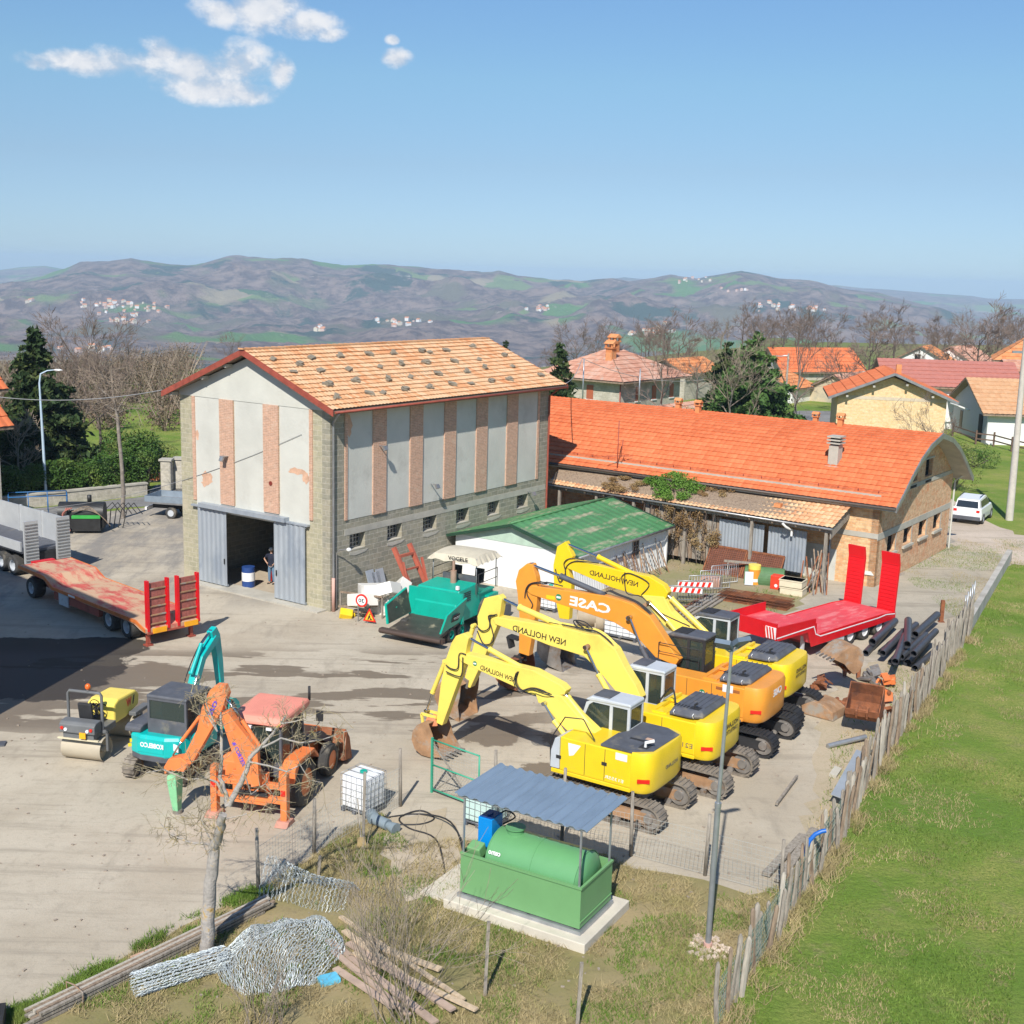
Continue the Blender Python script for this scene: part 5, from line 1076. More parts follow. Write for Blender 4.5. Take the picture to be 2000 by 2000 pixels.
# ---- second excavator
F = joint_frame(1355, 1480, AZE); t = thing('excavator', F.O, R(AZE), 'large yellow excavator with open lower mouth bucket, second from the camera', 'excavator', GX)
cw = superstructure(t, 2.2, -1.0, .6, m_yel, hood=1)
track(t, -2.1, 2.2, .72, 1.25); track(t, -2.1, 2.2, -1.25, -.72)
cab(t, .72, 2.2, -1.14, -.28, 1.62, 2.92, roof_m=m_cabg, slope=.2)
ZB = zc(880, 1130, 4.6); P = lambda pts, y=0.: [F.xz(a, b, y) for a, b in ZB(pts)]
MB().prism(P([(380, 370), (400, 345), (700, 395), (1000, 440), (1230, 500), (1330, 510), (1480, 640), (1560, 800), (1660, 960), (1710, 1075), (1650, 1085), (1480, 1010), (1330, 830), (1200, 700), (880, 600), (560, 470), (400, 412)], .19), -.19, .19).build('boom', m_yel2, t, bevel=.02)
sk = MB().prism(P([(300, 180), (430, 150), (460, 185), (445, 300), (415, 430), (310, 690), (175, 985), (105, 960), (195, 640), (245, 460), (240, 340)], .15), -.15, .15).build('stick', m_yel2, t, bevel=.02)
c = P([(1000, 425), (615, 255), (440, 170)]); cylinder(t, c[0], c[1], c[2], .10)
for y in (-.3, .3): c = P([(1425, 1035), (1325, 855), (1215, 615)], y); cylinder(t, c[0], c[1], c[2], .085, y=y)
c = P([(215, 420), (150, 620), (95, 800)], -.05); cylinder(sk, c[0], c[1], c[2], .08)
pin = P([(150, 975)])[0]; bucket(t, (pin[0]+.02, 1.2), 1.1, .98, .42, m_rustl, m_steel)
lettering(F, t, 'NEW HOLLAND', ZB([(556, 470)])[0], ZB([(1032, 606)])[0], .21, m_blackt, .19, bold=.012)
lettering(F, t, 'E215B', (1313, 1453), (1352, 1463), .14, m_hood, 1.15)
q = P([(1235, 612)], .2)[0]; MB().tube((q[0], -.36, q[1]), (q[0], .36, q[1]), .085, 14).build('boom_pin', m_rustl, t)
text('HOLLAND', (-1.612, .42, 1.78), (-1.612, -.55, 1.78), .15, m_blackt, t, bold=.01); text('CONSTRUCTION', (-1.612, .42, 1.6), (-1.612, -.55, 1.6), .12, m_blackt, t)
for k in range(5):
    y = -.12+.055*k; q = P([(1690, 1030), (1640, 930), (1560, 780), (1470, 610), (1330, 490), (1180, 455), (900, 400)], 0); hose(t, [(a, y, b+.05) for a, b in q], .013, m_yel2 if k < 3 else m_blk)
q = P([(1200, 440), (1120, 390), (1180, 400), (1260, 470), (1150, 430), (1100, 380), (1220, 390), (1290, 480)], 0); hose(t, [(a, .05*(-1)**i, b) for i, (a, b) in enumerate(q)], .02)
q = P([(400, 330), (340, 340), (370, 450), (385, 560), (300, 590), (240, 470)], .2); hose(t, [(a, .2, b) for a, b in q], .02); q = P([(420, 320), (360, 345), (350, 440), (290, 470), (240, 430)], .2); hose(t, [(a, .22, b) for a, b in q], .02)
hose(t, [(.75, .0, 2.0), (.3, .1, 2.6), (.05, .3, 2.3), (.0, .45, 2.0)], .03)
# ---- orange excavator
F = joint_frame(1450, 1407, AZE); t = thing('excavator', F.O, R(AZE), 'orange excavator with white lettered boom standing between the yellow ones', 'excavator', GX)
cw = superstructure(t, 2.3, -1.0, .6, m_ora, hood=1, tail=.66)
track(t, -2.1, 2.2, .72, 1.25, m=m_blk); track(t, -2.1, 2.2, -1.25, -.72, m=m_blk)
cab(t, 1.0, 2.55, -1.14, -.28, 1.62, 3.0, m=m_blk, roof_m=m_hood, slope=.2, hatch=m_blk)
ZC = zc(1000, 1120, 4.83); ZD = zc(780, 1050, 3.864); P = lambda pts, y=0., Z=ZC: [F.xz(a, b, y) for a, b in Z(pts)]
MB().prism(P([(140, 165), (180, 115), (480, 160), (860, 210), (1010, 250), (1130, 290), (1300, 410), (1400, 560), (1570, 820), (1540, 870), (1350, 790), (1170, 590), (1100, 545), (960, 462), (540, 320), (270, 230), (180, 200)], .19), -.19, .19).build('boom', m_ora, t, bevel=.02)
sk = MB().prism(P([(900, 245), (960, 198), (1000, 200), (1030, 300), (1042, 400), (1035, 520), (975, 895), (900, 870), (905, 600), (890, 420), (876, 330)], .15, ZD), -.15, .15).build('stick', m_ora, t, bevel=.02)
c = P([(1540, 430), (1215, 290), (1000, 207)], 0, ZD); cylinder(t, c[0], c[1], c[2], .10, m_hood)
for y in (-.3, .3): c = P([(1290, 840), (1215, 690), (1110, 415)], y); cylinder(t, c[0], c[1], c[2], .085, m_hood, y=y)
q = P([(1112, 415)], .2)[0]; MB().tube((q[0], -.36, q[1]), (q[0], .36, q[1]), .08, 14).build('boom_pin', m_hood, t)
pin = P([(915, 880)], 0, ZD)[0]; bk = bucket(t, (pin[0]+.0, 1.0), 1.5, .78, .1, m_rust, m_blk)
c = P([(830, 740), (850, 830), (900, 870)], 0, ZD); MB().bar((c[0][0], 0, c[0][1]), (c[1][0], 0, c[1][1]), .3, .1).bar((c[0][0], 0, c[0][1]), (c[0][0]-.45, 0, c[0][1]-.05), .3, .08).build('link', m_blk, sk)
lettering(F, t, 'CASE', ZC([(541, 297)])[0], ZC([(925, 387)])[0], .34, m_whitet, .19, bold=.03)
dot_sticker(F, t, ZC([(440, 225)])[0], .12, .19); a = F.xz(*ZC([(370, 228)])[0], .19); MB().box(a[0]-.15, a[0]+.2, .19, .196, a[1]-.06, a[1]+.07).build('sticker', m_yel, t)
a = Vector((-1.28, 1.13, 0)); text('CASE', (-1.668, .36, 1.72), (-1.668, -.36, 1.72), .24, m_whitet, t, bold=.03)
a = F.xz(1420, 1345, 1.15); MB().box(a[0]-.2, a[0]+.15, 1.15, 1.156, a[1]-.12, a[1]+.12).build('sticker', m_whitet, t); a = F.xz(1421, 1341, 1.15); MB().box(-.85, -.05, 1.15, 1.155, 1.88, 1.98).build('stripe', mat('brown_stripe', (.35, .12, .03)), t)
a = F.xz(1437, 1388, 1.15); MB().tube((a[0], 1.15, a[1]), (a[0], 1.157, a[1]), .09, 16).build('sticker', m_whitet, t); dot_sticker(F, t, (1371, 1352), .1, 1.15)
MB().box(-.95, 2.2, -1.14, 1.16, .98, 1.05).build('skirt_edge', m_hood, t)
for k in range(3):
    q = P([(1530, 830), (1440, 640), (1330, 430), (1180, 290), (1000, 215), (920, 180), (880, 190)], 0); hose(t, [(a, -.1+.07*k, b+.05) for a, b in q], .016)
q = P([(260, 75), (330, 100), (200, 95), (150, 130), (140, 200), (190, 290), (180, 330)], .2); hose(t, [(a, .18, b) for a, b in q], .02); q = P([(480, 120), (330, 85), (190, 90), (135, 140), (120, 230)], .2); hose(t, [(a, .2, b) for a, b in q], .02)
g = MB()
for a, b in (((.95, .3), (2.4, .3)), ((2.4, .3), (2.4, -.3))): g.pipe([(a[0], a[1], 2.15), (a[0], a[1], 2.75), (b[0], b[1], 2.75), (b[0], b[1], 2.15)], .016, 5).tube((a[0], a[1], 2.45), (b[0], b[1], 2.45), .012, 5)
g.build('handrail', m_blk, t)
# ---- farthest excavator
F = joint_frame(1503, 1358, AZE); t = thing('excavator', F.O, R(AZE), 'yellow excavator farthest from the camera, beside the bright red trailer', 'excavator', GX)
cw = superstructure(t, 2.7, -1.0, .6, m_yel, hood=1)
track(t, -2.1, 2.3, .72, 1.25, m=m_blk); track(t, -2.1, 2.3, -1.25, -.72, m=m_blk)
cab(t, 1.12, 2.65, -1.14, -.28, 1.66, 3.02, roof_m=m_hood, slope=.2, hatch=m_blk)
ZE = zc(1050, 850, 2.76); P = lambda pts, y=0., Z=ZE: [F.xz(a, b, y) for a, b in Z(pts)]
MB().prism(P([(148, 690), (172, 668), (250, 686), (480, 738), (600, 762), (680, 812), (702, 850), (690, 882), (640, 884), (560, 876), (500, 852), (400, 822), (160, 718)], .17), -.17, .17).build('boom', m_yel, t, bevel=.02)
MB().prism(P([(560, 862), (680, 872), (720, 955), (820, 1040), (935, 1102), (900, 1135), (860, 1125), (760, 1085), (680, 1025), (610, 935)], .2), -.2, .2).build('boom_base', m_yel2, t, bevel=.02)
sk = MB().prism(P([(105, 600), (150, 573), (188, 655), (160, 700), (182, 800), (168, 995), (116, 988), (88, 850), (84, 700)], .14), -.14, .14).build('stick', m_yel, t, bevel=.02)
c = P([(560, 770), (325, 655), (155, 585)]); cylinder(t, c[0], c[1], c[2], .09, m_yel)
c = P([(925, 1080), (720, 880), (690, 855)]); cylinder(t, c[0], c[1], c[2], .10)
for y in (-.3, .3): c = P([(790, 1110), (700, 1000), (600, 900)], y); cylinder(t, c[0], c[1], c[2], .085, y=y)
q = P([(588, 912)], .2)[0]; MB().tube((q[0], -.36, q[1]), (q[0], .36, q[1]), .08, 14).build('boom_pin', m_rustl, t)
pin = P([(142, 995)])[0]; bucket(t, (pin[0]-.1, 1.3), 1.05, 1.05, .35, m_steel, m_rustl)
lettering(F, t, 'NEW HOLLAND', ZE([(279, 752)])[0], ZE([(540, 819)])[0], .19, m_blackt, .17, bold=.012)
text('HOLLAND', (-1.612, .42, 1.72), (-1.612, -.55, 1.72), .15, m_blackt, t, bold=.01); text('CONSTRUCTION', (-1.612, .42, 1.56), (-1.612, -.55, 1.56), .11, m_blackt, t)
for pts in ([(250, 672), (175, 665), (142, 690), (150, 740), (120, 790), (95, 720)], [(330, 690), (200, 680), (150, 720), (160, 780)], [(470, 740), (480, 850), (560, 870), (650, 950), (820, 1030)], [(460, 800), (455, 760), (500, 745), (600, 800), (560, 860)]):
    hose(t, [(a, .2, b) for a, b in P(pts, .2)], .02)
# ---------------------------------------------------------------- yellow roller
a, b = at(118, 1478), at(212, 1490); fwd = 78.; F = Fr((a+b)/2+Vector((cos(R(fwd)), sin(R(fwd)), 0))*1.15, fwd)
t = thing('road_roller', F.O, R(fwd), 'small yellow tandem road roller with grey roll bar and orange beacon', 'road roller')
m_drum = mat('dusty_drum', (.40, .35, .265), .6, .1, var=.15, sc=2, stretch=(1, .3, 1))
for x in (-1.0, 1.0):
    o = MB().ring((x, 0, .36), [(.001, .62), (.1, .62), (.12, .5), (.33, .5), (.36, .64), (.36, -.64), (.33, -.5), (.12, -.5), (.1, -.62), (.001, -.62)], 40).build('drum', m_drum, t)
m_rg = mat('roller_grey', (.13, .135, .14), .5)
MB().box(-1.42, -.15, -.5, .5, .74, .95).box(-1.05, -.95, -.74, -.66, .3, .95).box(-1.05, -.95, .66, .74, .3, .95).box(-1.05, -.95, -.74, .74, .85, .95).build('rear_frame', m_rg, t, bevel=.02)
e = MB().prism([(-1.5, .95), (-1.5, 1.2), (-1.4, 1.28), (-1.1, 1.3), (-1.1, .95)], -.58, .58).build('rear_console', m_rg, t, bevel=.03)
MB().box(-1.46, -1.38, -.66, .66, .73, .77).build('scraper', mat('scraper', (.62, .55, .38)), t)
for y in (-.47, .47):
    MB().tube((-1.53, y, 1.1), (-1.49, y, 1.1), .05, 12).build('tail_light', m_refl, t); MB().tube((-1.53, y*.75, 1.06), (-1.49, y*.75, 1.06), .05, 12).build('reverse_light', m_whitet, t)
MB().box(-1.53, -1.5, -.3, -.1, .82, 1.0).build('number_plate', m_orefl, t)
s = MB().box(-.95, -.6, -.25, .2, 1.1, 1.25).obox((-1.02, -.03, 1.5), .1, .45, .5, ry=-.15); s.build('seat', m_blk, t, bevel=.03)
MB().pipe([(-.45, -.05, 1.1), (-.5, -.05, 1.5)], .03, 6).ring((-.55, -.05, 1.52), [(.16, -.015), (.18, 0), (.16, .015)], 16, 'x').build('steering_wheel', m_blk, t)
MB().pipe([(-1.0, -.55, .95), (-1.0, -.55, 2.0), (-1.0, -.5, 2.08), (-1.0, .5, 2.08), (-1.0, .55, 2.0), (-1.0, .55, .95)], .045, 8).build('roll_bar', m_rg, t)
o = MB().tube((-1.0, -.12, 2.1), (-1.0, -.12, 2.16), .05, 10).build('beacon', m_rg, t); MB().sphere((-1.0, -.12, 2.25), .09, .09, .1).build('beacon_lens', mat('beacon_orange', (.75, .14, .02), .2), o)
h = MB().prism([(-.15, .8), (-.15, 1.42), (.1, 1.52), (1.15, 1.48), (1.35, 1.3), (1.3, .95), (.5, .8)], -.46, .46).build('bonnet', m_yel2, t, bevel=.06)
text('W', (.55, -.468, 1.1), (.85, -.468, 1.1), .26, m_refl, t, up=(0, 0, 1), mirror=False, bold=.03); MB().prism([(.9, 1.1), (.96, 1.1), (1.04, 1.36), (.98, 1.36)], -.472, -.466).build('logo_bar', m_blk, h)
for i in range(5): q = -.2+.1*i; hose(t, [(-.1, q, 1.3), (-.25, q+.1, 1.45), (-.3, -q, 1.2), (-.15, q-.1, .9)], .018)
for s in (-.62, .62): MB().box(.95, 1.05, s*1.14-.03, s*1.14+.03, .3, .83).box(.6, 1.5, s-.12, s+.12, .82, .95).build('front_fork', m_rg, t, bevel=.02)
# ---------------------------------------------------------------- teal mini excavator
F = Fr((-9.75, 33.95), 73.)
t = thing('mini_excavator', F.O, R(F.az), 'small teal excavator with square glazed cab seen from behind', 'excavator')
track(t, -1.05, 1.15, .62, 1.0, h=.6); track(t, -1.05, 1.15, -1.0, -.62, h=.6)
MB().tube((0, 0, .3), (0, 0, .72), .4, 16).box(-.5, .5, -.65, .65, .25, .5).build('undercarriage', m_hood, t)
pts = [(.85, 1.0), (-.35, 1.0), (-.85, .8), (-1.02, .4), (-1.02, -.4), (-.85, -.8), (-.35, -1.0), (.85, -1.0)]
b = MB(); n = len(pts); b.add([(x*.93, y*.93, .68) for x, y in pts]+[(x, y, .85) for x, y in pts]+[(x, y, 1.32) for x, y in pts]+[(x*.95, y*.95, 1.42) for x, y in pts], [tuple(range(n))[::-1], tuple(range(3*n, 4*n))]+[(k*n+i, k*n+(i+1) % n, (k+1)*n+(i+1) % n, (k+1)*n+i) for k in range(3) for i in range(n)]); b.build('body', m_teal, t, bevel=.03)
MB().prism([(-.40, .99), (-.84, .79), (-1.01, .39), (-1.03, -.3), (-.9, -.72), (-.4, -.9), (-.4, .9)], .66, .84, axis='z').build('bumper', m_hood, t, bevel=.02)
MB().prism([(-.9, 1.42), (-.9, 1.55), (-.75, 1.62), (.2, 1.62), (.2, 1.42)], .45, .98).build('fuel_cover', m_hood, t, bevel=.04)
cab(t, -.72, .75, -.95, .32, 1.42, 2.55, m=m_hood, roof_m=m_hood, slope=.1, hatch=None, pillars=(.5,))
text('KOBELCO', (-1.041, .38, 1.08), (-1.041, -.38, 1.08), .15, m_whitet, t, bold=.04)
MB().box(-1.035, -1.02, -.36, .48, .93, 1.32).build('engine_door', m_teal, t)
a = Vector((-.87, -.72, 0)); MB().obox((-.925, -.66, 1.15), .02, .38, .2, rz=-.4).build('sticker', m_whitet, t)
for y, m, z0, z1 in ((.78, m_yel, 1.1, 1.2), (.84, m_yel, .95, 1.05)): MB().obox((-.86, y, (z0+z1)/2), .02, .1, .1, rz=.7).build('sticker', m, t)
MB().prism([(.7, 1.0), (1.15, 1.3), (1.35, 2.0), (1.95, 2.9), (2.75, 3.35), (2.95, 3.25), (2.85, 3.1), (2.15, 2.75), (1.65, 1.95), (1.5, 1.2), (1.0, .85)], .12, .38).build('boom', m_teal, t, bevel=.02)
MB().prism([(2.55, 3.5), (2.85, 3.6), (3.05, 3.3), (3.2, 2.4), (3.25, 1.6), (3.05, 1.6), (2.85, 2.6), (2.7, 3.1)], .15, .35).build('stick', m_teal, t, bevel=.02)
cylinder(t, (1.5, 2.5), (2.1, 3.25), (2.65, 3.5), .06, m_teal, y=.25); cylinder(t, (.95, 1.1), (1.15, 1.9), (1.5, 2.4), .06, m_hood, y=.05)
bucket(t, (3.2, 1.05), .7, .75, .1, m_teal, m_hood, y=.25)
hose(t, [(1.0, .42, 1.5), (1.5, .42, 2.4), (2.2, .42, 3.1), (2.8, .42, 3.4)], .02)
# ---------------------------------------------------------------- orange backhoe loader with a hydraulic breaker
F = Fr((-6.55, 31.9), 76.)
t = thing('backhoe_loader', F.O, R(F.az), 'orange backhoe loader with faded cab roof and pale green breaker on its arm', 'backhoe loader')
wheel(t, (.2, .88, .68), .68, .42, m_org2, side=1); wheel(t, (.2, -.88, .68), .68, .42, m_org2, side=-1); wheel(t, (2.35, .8, .48), .48, .32, m_org2, side=1); wheel(t, (2.35, -.8, .48), .48, .32, m_org2, side=-1)
MB().box(-.9, 2.6, -.4, .4, .5, .9).build('chassis', m_org2, t, bevel=.02)
MB().prism([(1.0, .9), (1.0, 1.45), (2.7, 1.35), (2.85, 1.2), (2.85, .8)], -.42, .42).build('bonnet', m_org2, t, bevel=.04)
for s in (1, -1): MB().prism([(-.65, .95), (-.6, 1.35), (-.35, 1.5), (.7, 1.5), (1.0, 1.2), (1.0, 1.1), (.7, 1.38), (-.3, 1.38)], s*.62, s*1.1).build('mudguard', m_org2, t, bevel=.02)
cab(t, -.55, 1.05, -.68, .68, 1.05, 2.62, m=m_hood, roof_m=m_orf, slope=.2, hatch=None, pillars=(.45,), seat_m=m_hood)
MB().prism([(-.75, 2.56), (-.6, 2.76), (1.1, 2.78), (1.25, 2.6), (1.0, 2.5), (-.6, 2.5)], -.78, .78).build('roof', m_orf, t, bevel=.08)
for y in (-.5, .1): MB().box(-.78, -.7, y, y+.16, 2.45, 2.52).build('work_lamp', m_whitet, t)
fr_ = MB().box(-1.12, -.95, -1.05, 1.05, .55, .72).box(-1.12, -.95, -1.05, 1.05, .95, 1.1).box(-1.1, -.9, -.5, .5, .45, 1.35); fr_.build('rear_frame', m_org2, t, bevel=.015)
MB().box(-1.2, -1.12, -.55, .35, .75, .85).build('dark_panel', m_blk, t)
for s in (1, -1):
    o = MB().box(-1.2, -.98, s*1.02-.09, s*1.02+.09, .12, 1.45).build('stabilizer', m_org2, t, bevel=.015); MB().prism([(-1.4, 0.02), (-.85, .02), (-.95, .14), (-1.25, .14)], s*1.02-.18, s*1.02+.18).build('foot', mat('pinkish_steel', (.45, .22, .16), .7), o)
    MB().box(-1.225, -1.2, s*1.02-.06, s*1.02+.06, .85, 1.0).build('tail_light', m_refl, t)
def seg(px, y, F=F): return F.xz(px[0], px[1], y)
# arm lies in a plane swung to the left of the machine
Z1 = zc(100, 1230, 3.22); base = F.O+F.f*(-1.25); apx = Z1([(1060, 370)])[0]
azA = 168.; A = Fr(base, azA)                                     # plane of the arm (az towards the left of the picture)
arm = t
def armprism(pts, hw, name, m, par, yy=0.):
    q = [A.xz(a, b) for a, b in Z1(pts)]; v = MB(); v.prism(q, yy-hw, yy+hw)
    Mx = Matrix.Translation(-F.O); Rz = Matrix.Rotation(-R(F.az), 4, 'Z'); G_ = Matrix.Translation(A.O) @ Matrix.Rotation(R(A.az), 4, 'Z')
    Q = Rz @ Mx @ G_; v.v = [tuple(Q @ Vector(p)) for p in v.v]; return v.build(name, m, par, bevel=.015)
def armcyl(a, b, c, r, par, yy=0., m=m_org2):
    G_ = Matrix.Rotation(-R(F.az), 4, 'Z') @ Matrix.Translation(-F.O) @ Matrix.Translation(A.O) @ Matrix.Rotation(R(A.az), 4, 'Z')
    q = [A.xz(*Z1([p])[0]) for p in (a, b, c)]; w_ = [G_ @ Vector((p[0], yy, p[1])) for p in q]
    o = MB().tube(w_[0], w_[1], r, 12).build('hydraulic_cylinder', m, par); MB().tube(w_[1], w_[2], r*.5, 8).build('rod', m_chrome, o)
bm = armprism([(1075, 520), (1120, 500), (1190, 600), (1300, 860), (1345, 960), (1200, 960), (1150, 760)], .14, 'boom', m_org2, t)
sk = armprism([(1010, 370), (1045, 340), (1100, 345), (1120, 400), (1085, 500), (1030, 600), (900, 830), (845, 850), (840, 800), (930, 620), (960, 480)], .13, 'stick', m_org2, t)
armprism([(1100, 500), (1140, 490), (1330, 730), (1340, 950), (1290, 960), (1280, 780)], .09, 'boom', m_org2, t, .26)
armcyl((935, 545), (820, 700), (765, 790), .05, sk); armcyl((1330, 740), (1210, 560), (1110, 420), .06, t, .1)
armprism([(755, 800), (830, 790), (880, 830), (850, 880), (760, 870), (730, 900), (725, 850)], .16, 'quick_hitch', m_org2, sk)
m_brk = mat('pale_green_paint', (.22, .52, .27), .6, var=.15, sc=3, col2=(.12, .36, .22), amt=.4)
q = [A.xz(*p) for p in Z1([(775, 900), (795, 1165), (812, 1225)])]
G_ = Matrix.Rotation(-R(F.az), 4, 'Z') @ Matrix.Translation(-F.O) @ Matrix.Translation(A.O) @ Matrix.Rotation(R(A.az), 4, 'Z')
br = MB(); c0 = G_ @ Vector((q[0][0], 0, q[0][1])); c1 = G_ @ Vector((q[1][0], 0, q[1][1])); c2 = Vector((c1.x, c1.y, .02))
b_ = MB(); 
for i, (k, s) in enumerate(((0, .18), (.15, .2), (.5, .17), (1, .08))): pass
sec = [(0, .17), (.12, .2), (.5, .16), (1, .09)]; vs = []
for k, s in sec:
    c = c0.lerp(c1, k); vs += [(c.x-s, c.y-s*.7, c.z), (c.x+s, c.y-s*.7, c.z), (c.x+s, c.y+s*.7, c.z), (c.x-s, c.y+s*.7, c.z)]
b_.add(vs, [(0, 3, 2, 1), (12, 13, 14, 15)]+[(k*4+i, k*4+(i+1) % 4, k*4+4+(i+1) % 4, k*4+4+i) for k in range(3) for i in range(4)]); bo = b_.build('breaker', m_brk, t, bevel=.02)
MB().tube(c1, c2, .075, 12).tube((c2.x, c2.y, .0), (c2.x, c2.y, .1), .13, 12).build('chisel', m_steel, bo)
for body, p0, p1, hh in (('# CORTEX', (1150, 700), (1215, 850), .13), ('OSS', (1040, 430), (1000, 520), .12)):
    a = G_ @ Vector((lambda w: (w[0], .15, w[1]))(A.xz(*Z1([p0])[0]))); b = G_ @ Vector((lambda w: (w[0], .15, w[1]))(A.xz(*Z1([p1])[0])))
    nrm = G_.to_3x3() @ Vector((0, 1, 0)); d = (b-a).normalized(); up = nrm.cross(d); up = up if up.x > 0 else -up
    text(body, b, a, hh, m_bluet, t, up=up, bold=.03)
for k in range(4): hose(t, [(-1.0, .1*k-.2, 1.2), (-1.3, .12*k, 2.2), (-1.1, .3+.05*k, 3.0), (-1.0, .6, 3.3), (-1.15, .75+.03*k, 2.8)], .018)
for k in range(3): hose(t, [(-1.1, -.3+.2*k, .9), (-1.3, -.2+.2*k, 1.1), (-1.25, .1+.1*k, .7), (-1.05, .3, .9)], .016)
for s in (1, -1):
    MB().prism([(1.2, 1.2), (1.4, 1.55), (2.4, 1.3), (3.2, .75), (3.1, .6), (2.3, 1.1), (1.3, 1.3)], s*.58-.05, s*.58+.05).build('loader_arm', m_hood, t)
    MB().pipe([(1.0, s*.8, 1.7), (1.3, s*.98, 2.0), (1.3, s*.98, 2.3)], .015, 5).obox((1.3, s*1.0, 2.2), .04, .2, .3).build('mirror', m_blk, t)
o = MB(); pr = [(3.0, .2), (3.6, .05), (3.65, .1), (3.2, .3), (3.05, .75), (3.2, 1.1), (3.12, 1.15), (2.95, .75)]; o.prism(pr, -1.05, 1.05); o.prism([(3.05, .2), (3.6, .08), (3.4, .8), (3.15, 1.1)], -1.07, -1.05).prism([(3.05, .2), (3.6, .08), (3.4, .8), (3.15, 1.1)], 1.05, 1.07); o.build('loader_bucket', m_rust, t)
MB().tube((1.15, -.75, 2.7), (1.15, -.75, 3.1), .04, 8).build('exhaust', m_blk, t)
# ---------------------------------------------------------------- trailers
def trailer_wheels(t, xs, W, r, w, rim):
    for x in xs:
        for s in (1, -1): wheel(t, (x, s*(W/2-w/2-.02), r), r, w, rim, side=s)
# worn red trailer by the barn: x forward (front = left of picture)
p0 = at(293, 1225, .9); F = Fr((-18.0+.85, 50.0+.95), 137.)
F = Fr(Vector((-14.03, 45.65, 0))+Vector((cos(R(137)), sin(R(137)), 0))*5.3-Vector((-sin(R(137)), cos(R(137)), 0))*1.2, 137.)
t = thing('low_trailer', F.O, R(137), 'worn red low trailer with dusty deck and ribbed ramps raised, beside the barn door', 'trailer', 'red low loader trailers')
d = MB(); prof = [(-5.3, .55), (-5.3, .72), (-4.6, .95), (2.2, .95), (3.0, 1.28), (5.3, 1.32), (5.3, 1.14), (3.0, 1.1), (2.4, .78), (-4.4, .76), (-4.9, .6)]
d.prism(prof, -1.2, 1.2).build('deck', m_redw, t, bevel=.01)
d = MB(); d.prism([(a, b+.012) for a, b in prof[1:6]]+[(a, b-.12) for a, b in prof[1:6][::-1]], 1.2, 1.24).prism([(a, b+.012) for a, b in prof[1:6]]+[(a, b-.12) for a, b in prof[1:6][::-1]], -1.24, -1.2); d.build('side_rail', m_orng, t)
MB().box(-4.6, 4.9, .45, .6, .5, .78).box(-4.6, 4.9, -.6, -.45, .5, .78).box(-1.6, 2.2, .95, 1.15, .42, .74).build('chassis', m_red, t)
MB().box(.9, 1.7, 1.15, 1.2, .3, .8).build('tool_box', m_cabg, t); MB().box(.2, .75, 1.24, 1.25, .85, .93).build('marking', m_whitet, t)
trailer_wheels(t, (-3.9+.15, -2.35, 4.35), 2.35, .47, .5, m_cabg)
def ramp(t, xc, y0, y1, z0, h, m, ribm, hinge, slope=.0, n=5):
    o = MB().obox((xc-slope*.5*h, (y0+y1)/2, z0+h/2), .09, y1-y0, h, ry=-slope).build('ramp', m, t)
    if ribm:
        for k in range(n): MB().box(xc-.09, xc-.045, y0+.02, y1-.02, z0+.1+k*h/n, z0+.15+k*h/n).build('rib', ribm, o)
        MB().box(xc-.08, xc-.0, y0-.08, y0+.03, z0-.2, z0+h).box(xc+.05, xc+.1, y1-.08, y1, z0-.1, z0+h*.7).build('ramp_spring', m_redp, o)
    return o
m_mesh = mat('rusty_mesh', (.30, .09, .07), .8, var=.3, sc=8)
for y0, y1 in ((.25, 1.0), (-1.12, -.32)): ramp(t, -5.2, y0, y1, .75, 1.75, m_mesh, m_rustl, None)
for y in (1.06, .18, -.26, -1.16): MB().box(-5.33, -5.14, y-.05, y+.05, .6, 2.62).build('ramp_post', m_redp, t)
for y in (.62, -.78): MB().box(-5.40, -5.35, y-.3, y+.3, .52, .72).build('rear_reflector', m_orefl, t)
for y in (1.0, -.9): o = MB().box(-5.2, -5.05, y-.06, y+.06, .05, .6).box(-5.28, -4.98, y-.14, y+.14, .0, .06).build('support_leg', m_red, t)
MB().box(-5.38, -5.3, -1.15, 1.15, .5, .56).build('bumper', m_red, t)
a = MB().box(5.3, 5.6, -.5, .5, 1.15, 1.35); a.build('drawbar', m_redp, t)
# bright red semi low-loader on the right: x along the deck towards the rear ramps
F = Fr(Vector((12.13, 46.77, 0))-Vector((-sin(R(43)), cos(R(43)), 0))*-1.2, 43.)
t = thing('low_trailer', F.O, R(43), 'bright red low loader with two tall smooth ramps raised by the brick hall', 'trailer', 'red low loader trailers')
d = MB(); prof = [(-2.7, 1.42), (-.05, 1.42), (.0, .92), (4.9, .92), (5.9, .86), (5.95, .6), (4.8, .62), (.2, .55), (-.25, .62), (-.5, 1.2), (-2.7, 1.22)]
d.prism(prof, -1.2, 1.2).build('deck', m_deck, t)
d = MB()
for s in (-1, 1):
    a, b = (1.2, 1.23) if s > 0 else (-1.23, -1.2); d.prism([(-2.72, 1.42), (-.02, 1.42), (.03, .95), (4.9, .95), (5.95, .88), (5.98, .58), (4.6, .55), (-.3, .5), (-.6, 1.15), (-2.72, 1.15)], a, b)
d.build('side_frame', m_redp, t)
w_ = MB(); sp = [(-2.7, 1.28), (-.22, 1.32), (-.05, .98), (0.3, .84), (4.6, .84), (5.2, .88), (5.9, .8)]
for a, b in zip(sp, sp[1:]): w_.bar((a[0], -1.235, a[1]), (b[0], -1.235, b[1]), .01, .04, up=(0, 0, 1))
w_.build('white_stripe', m_whitet, t)
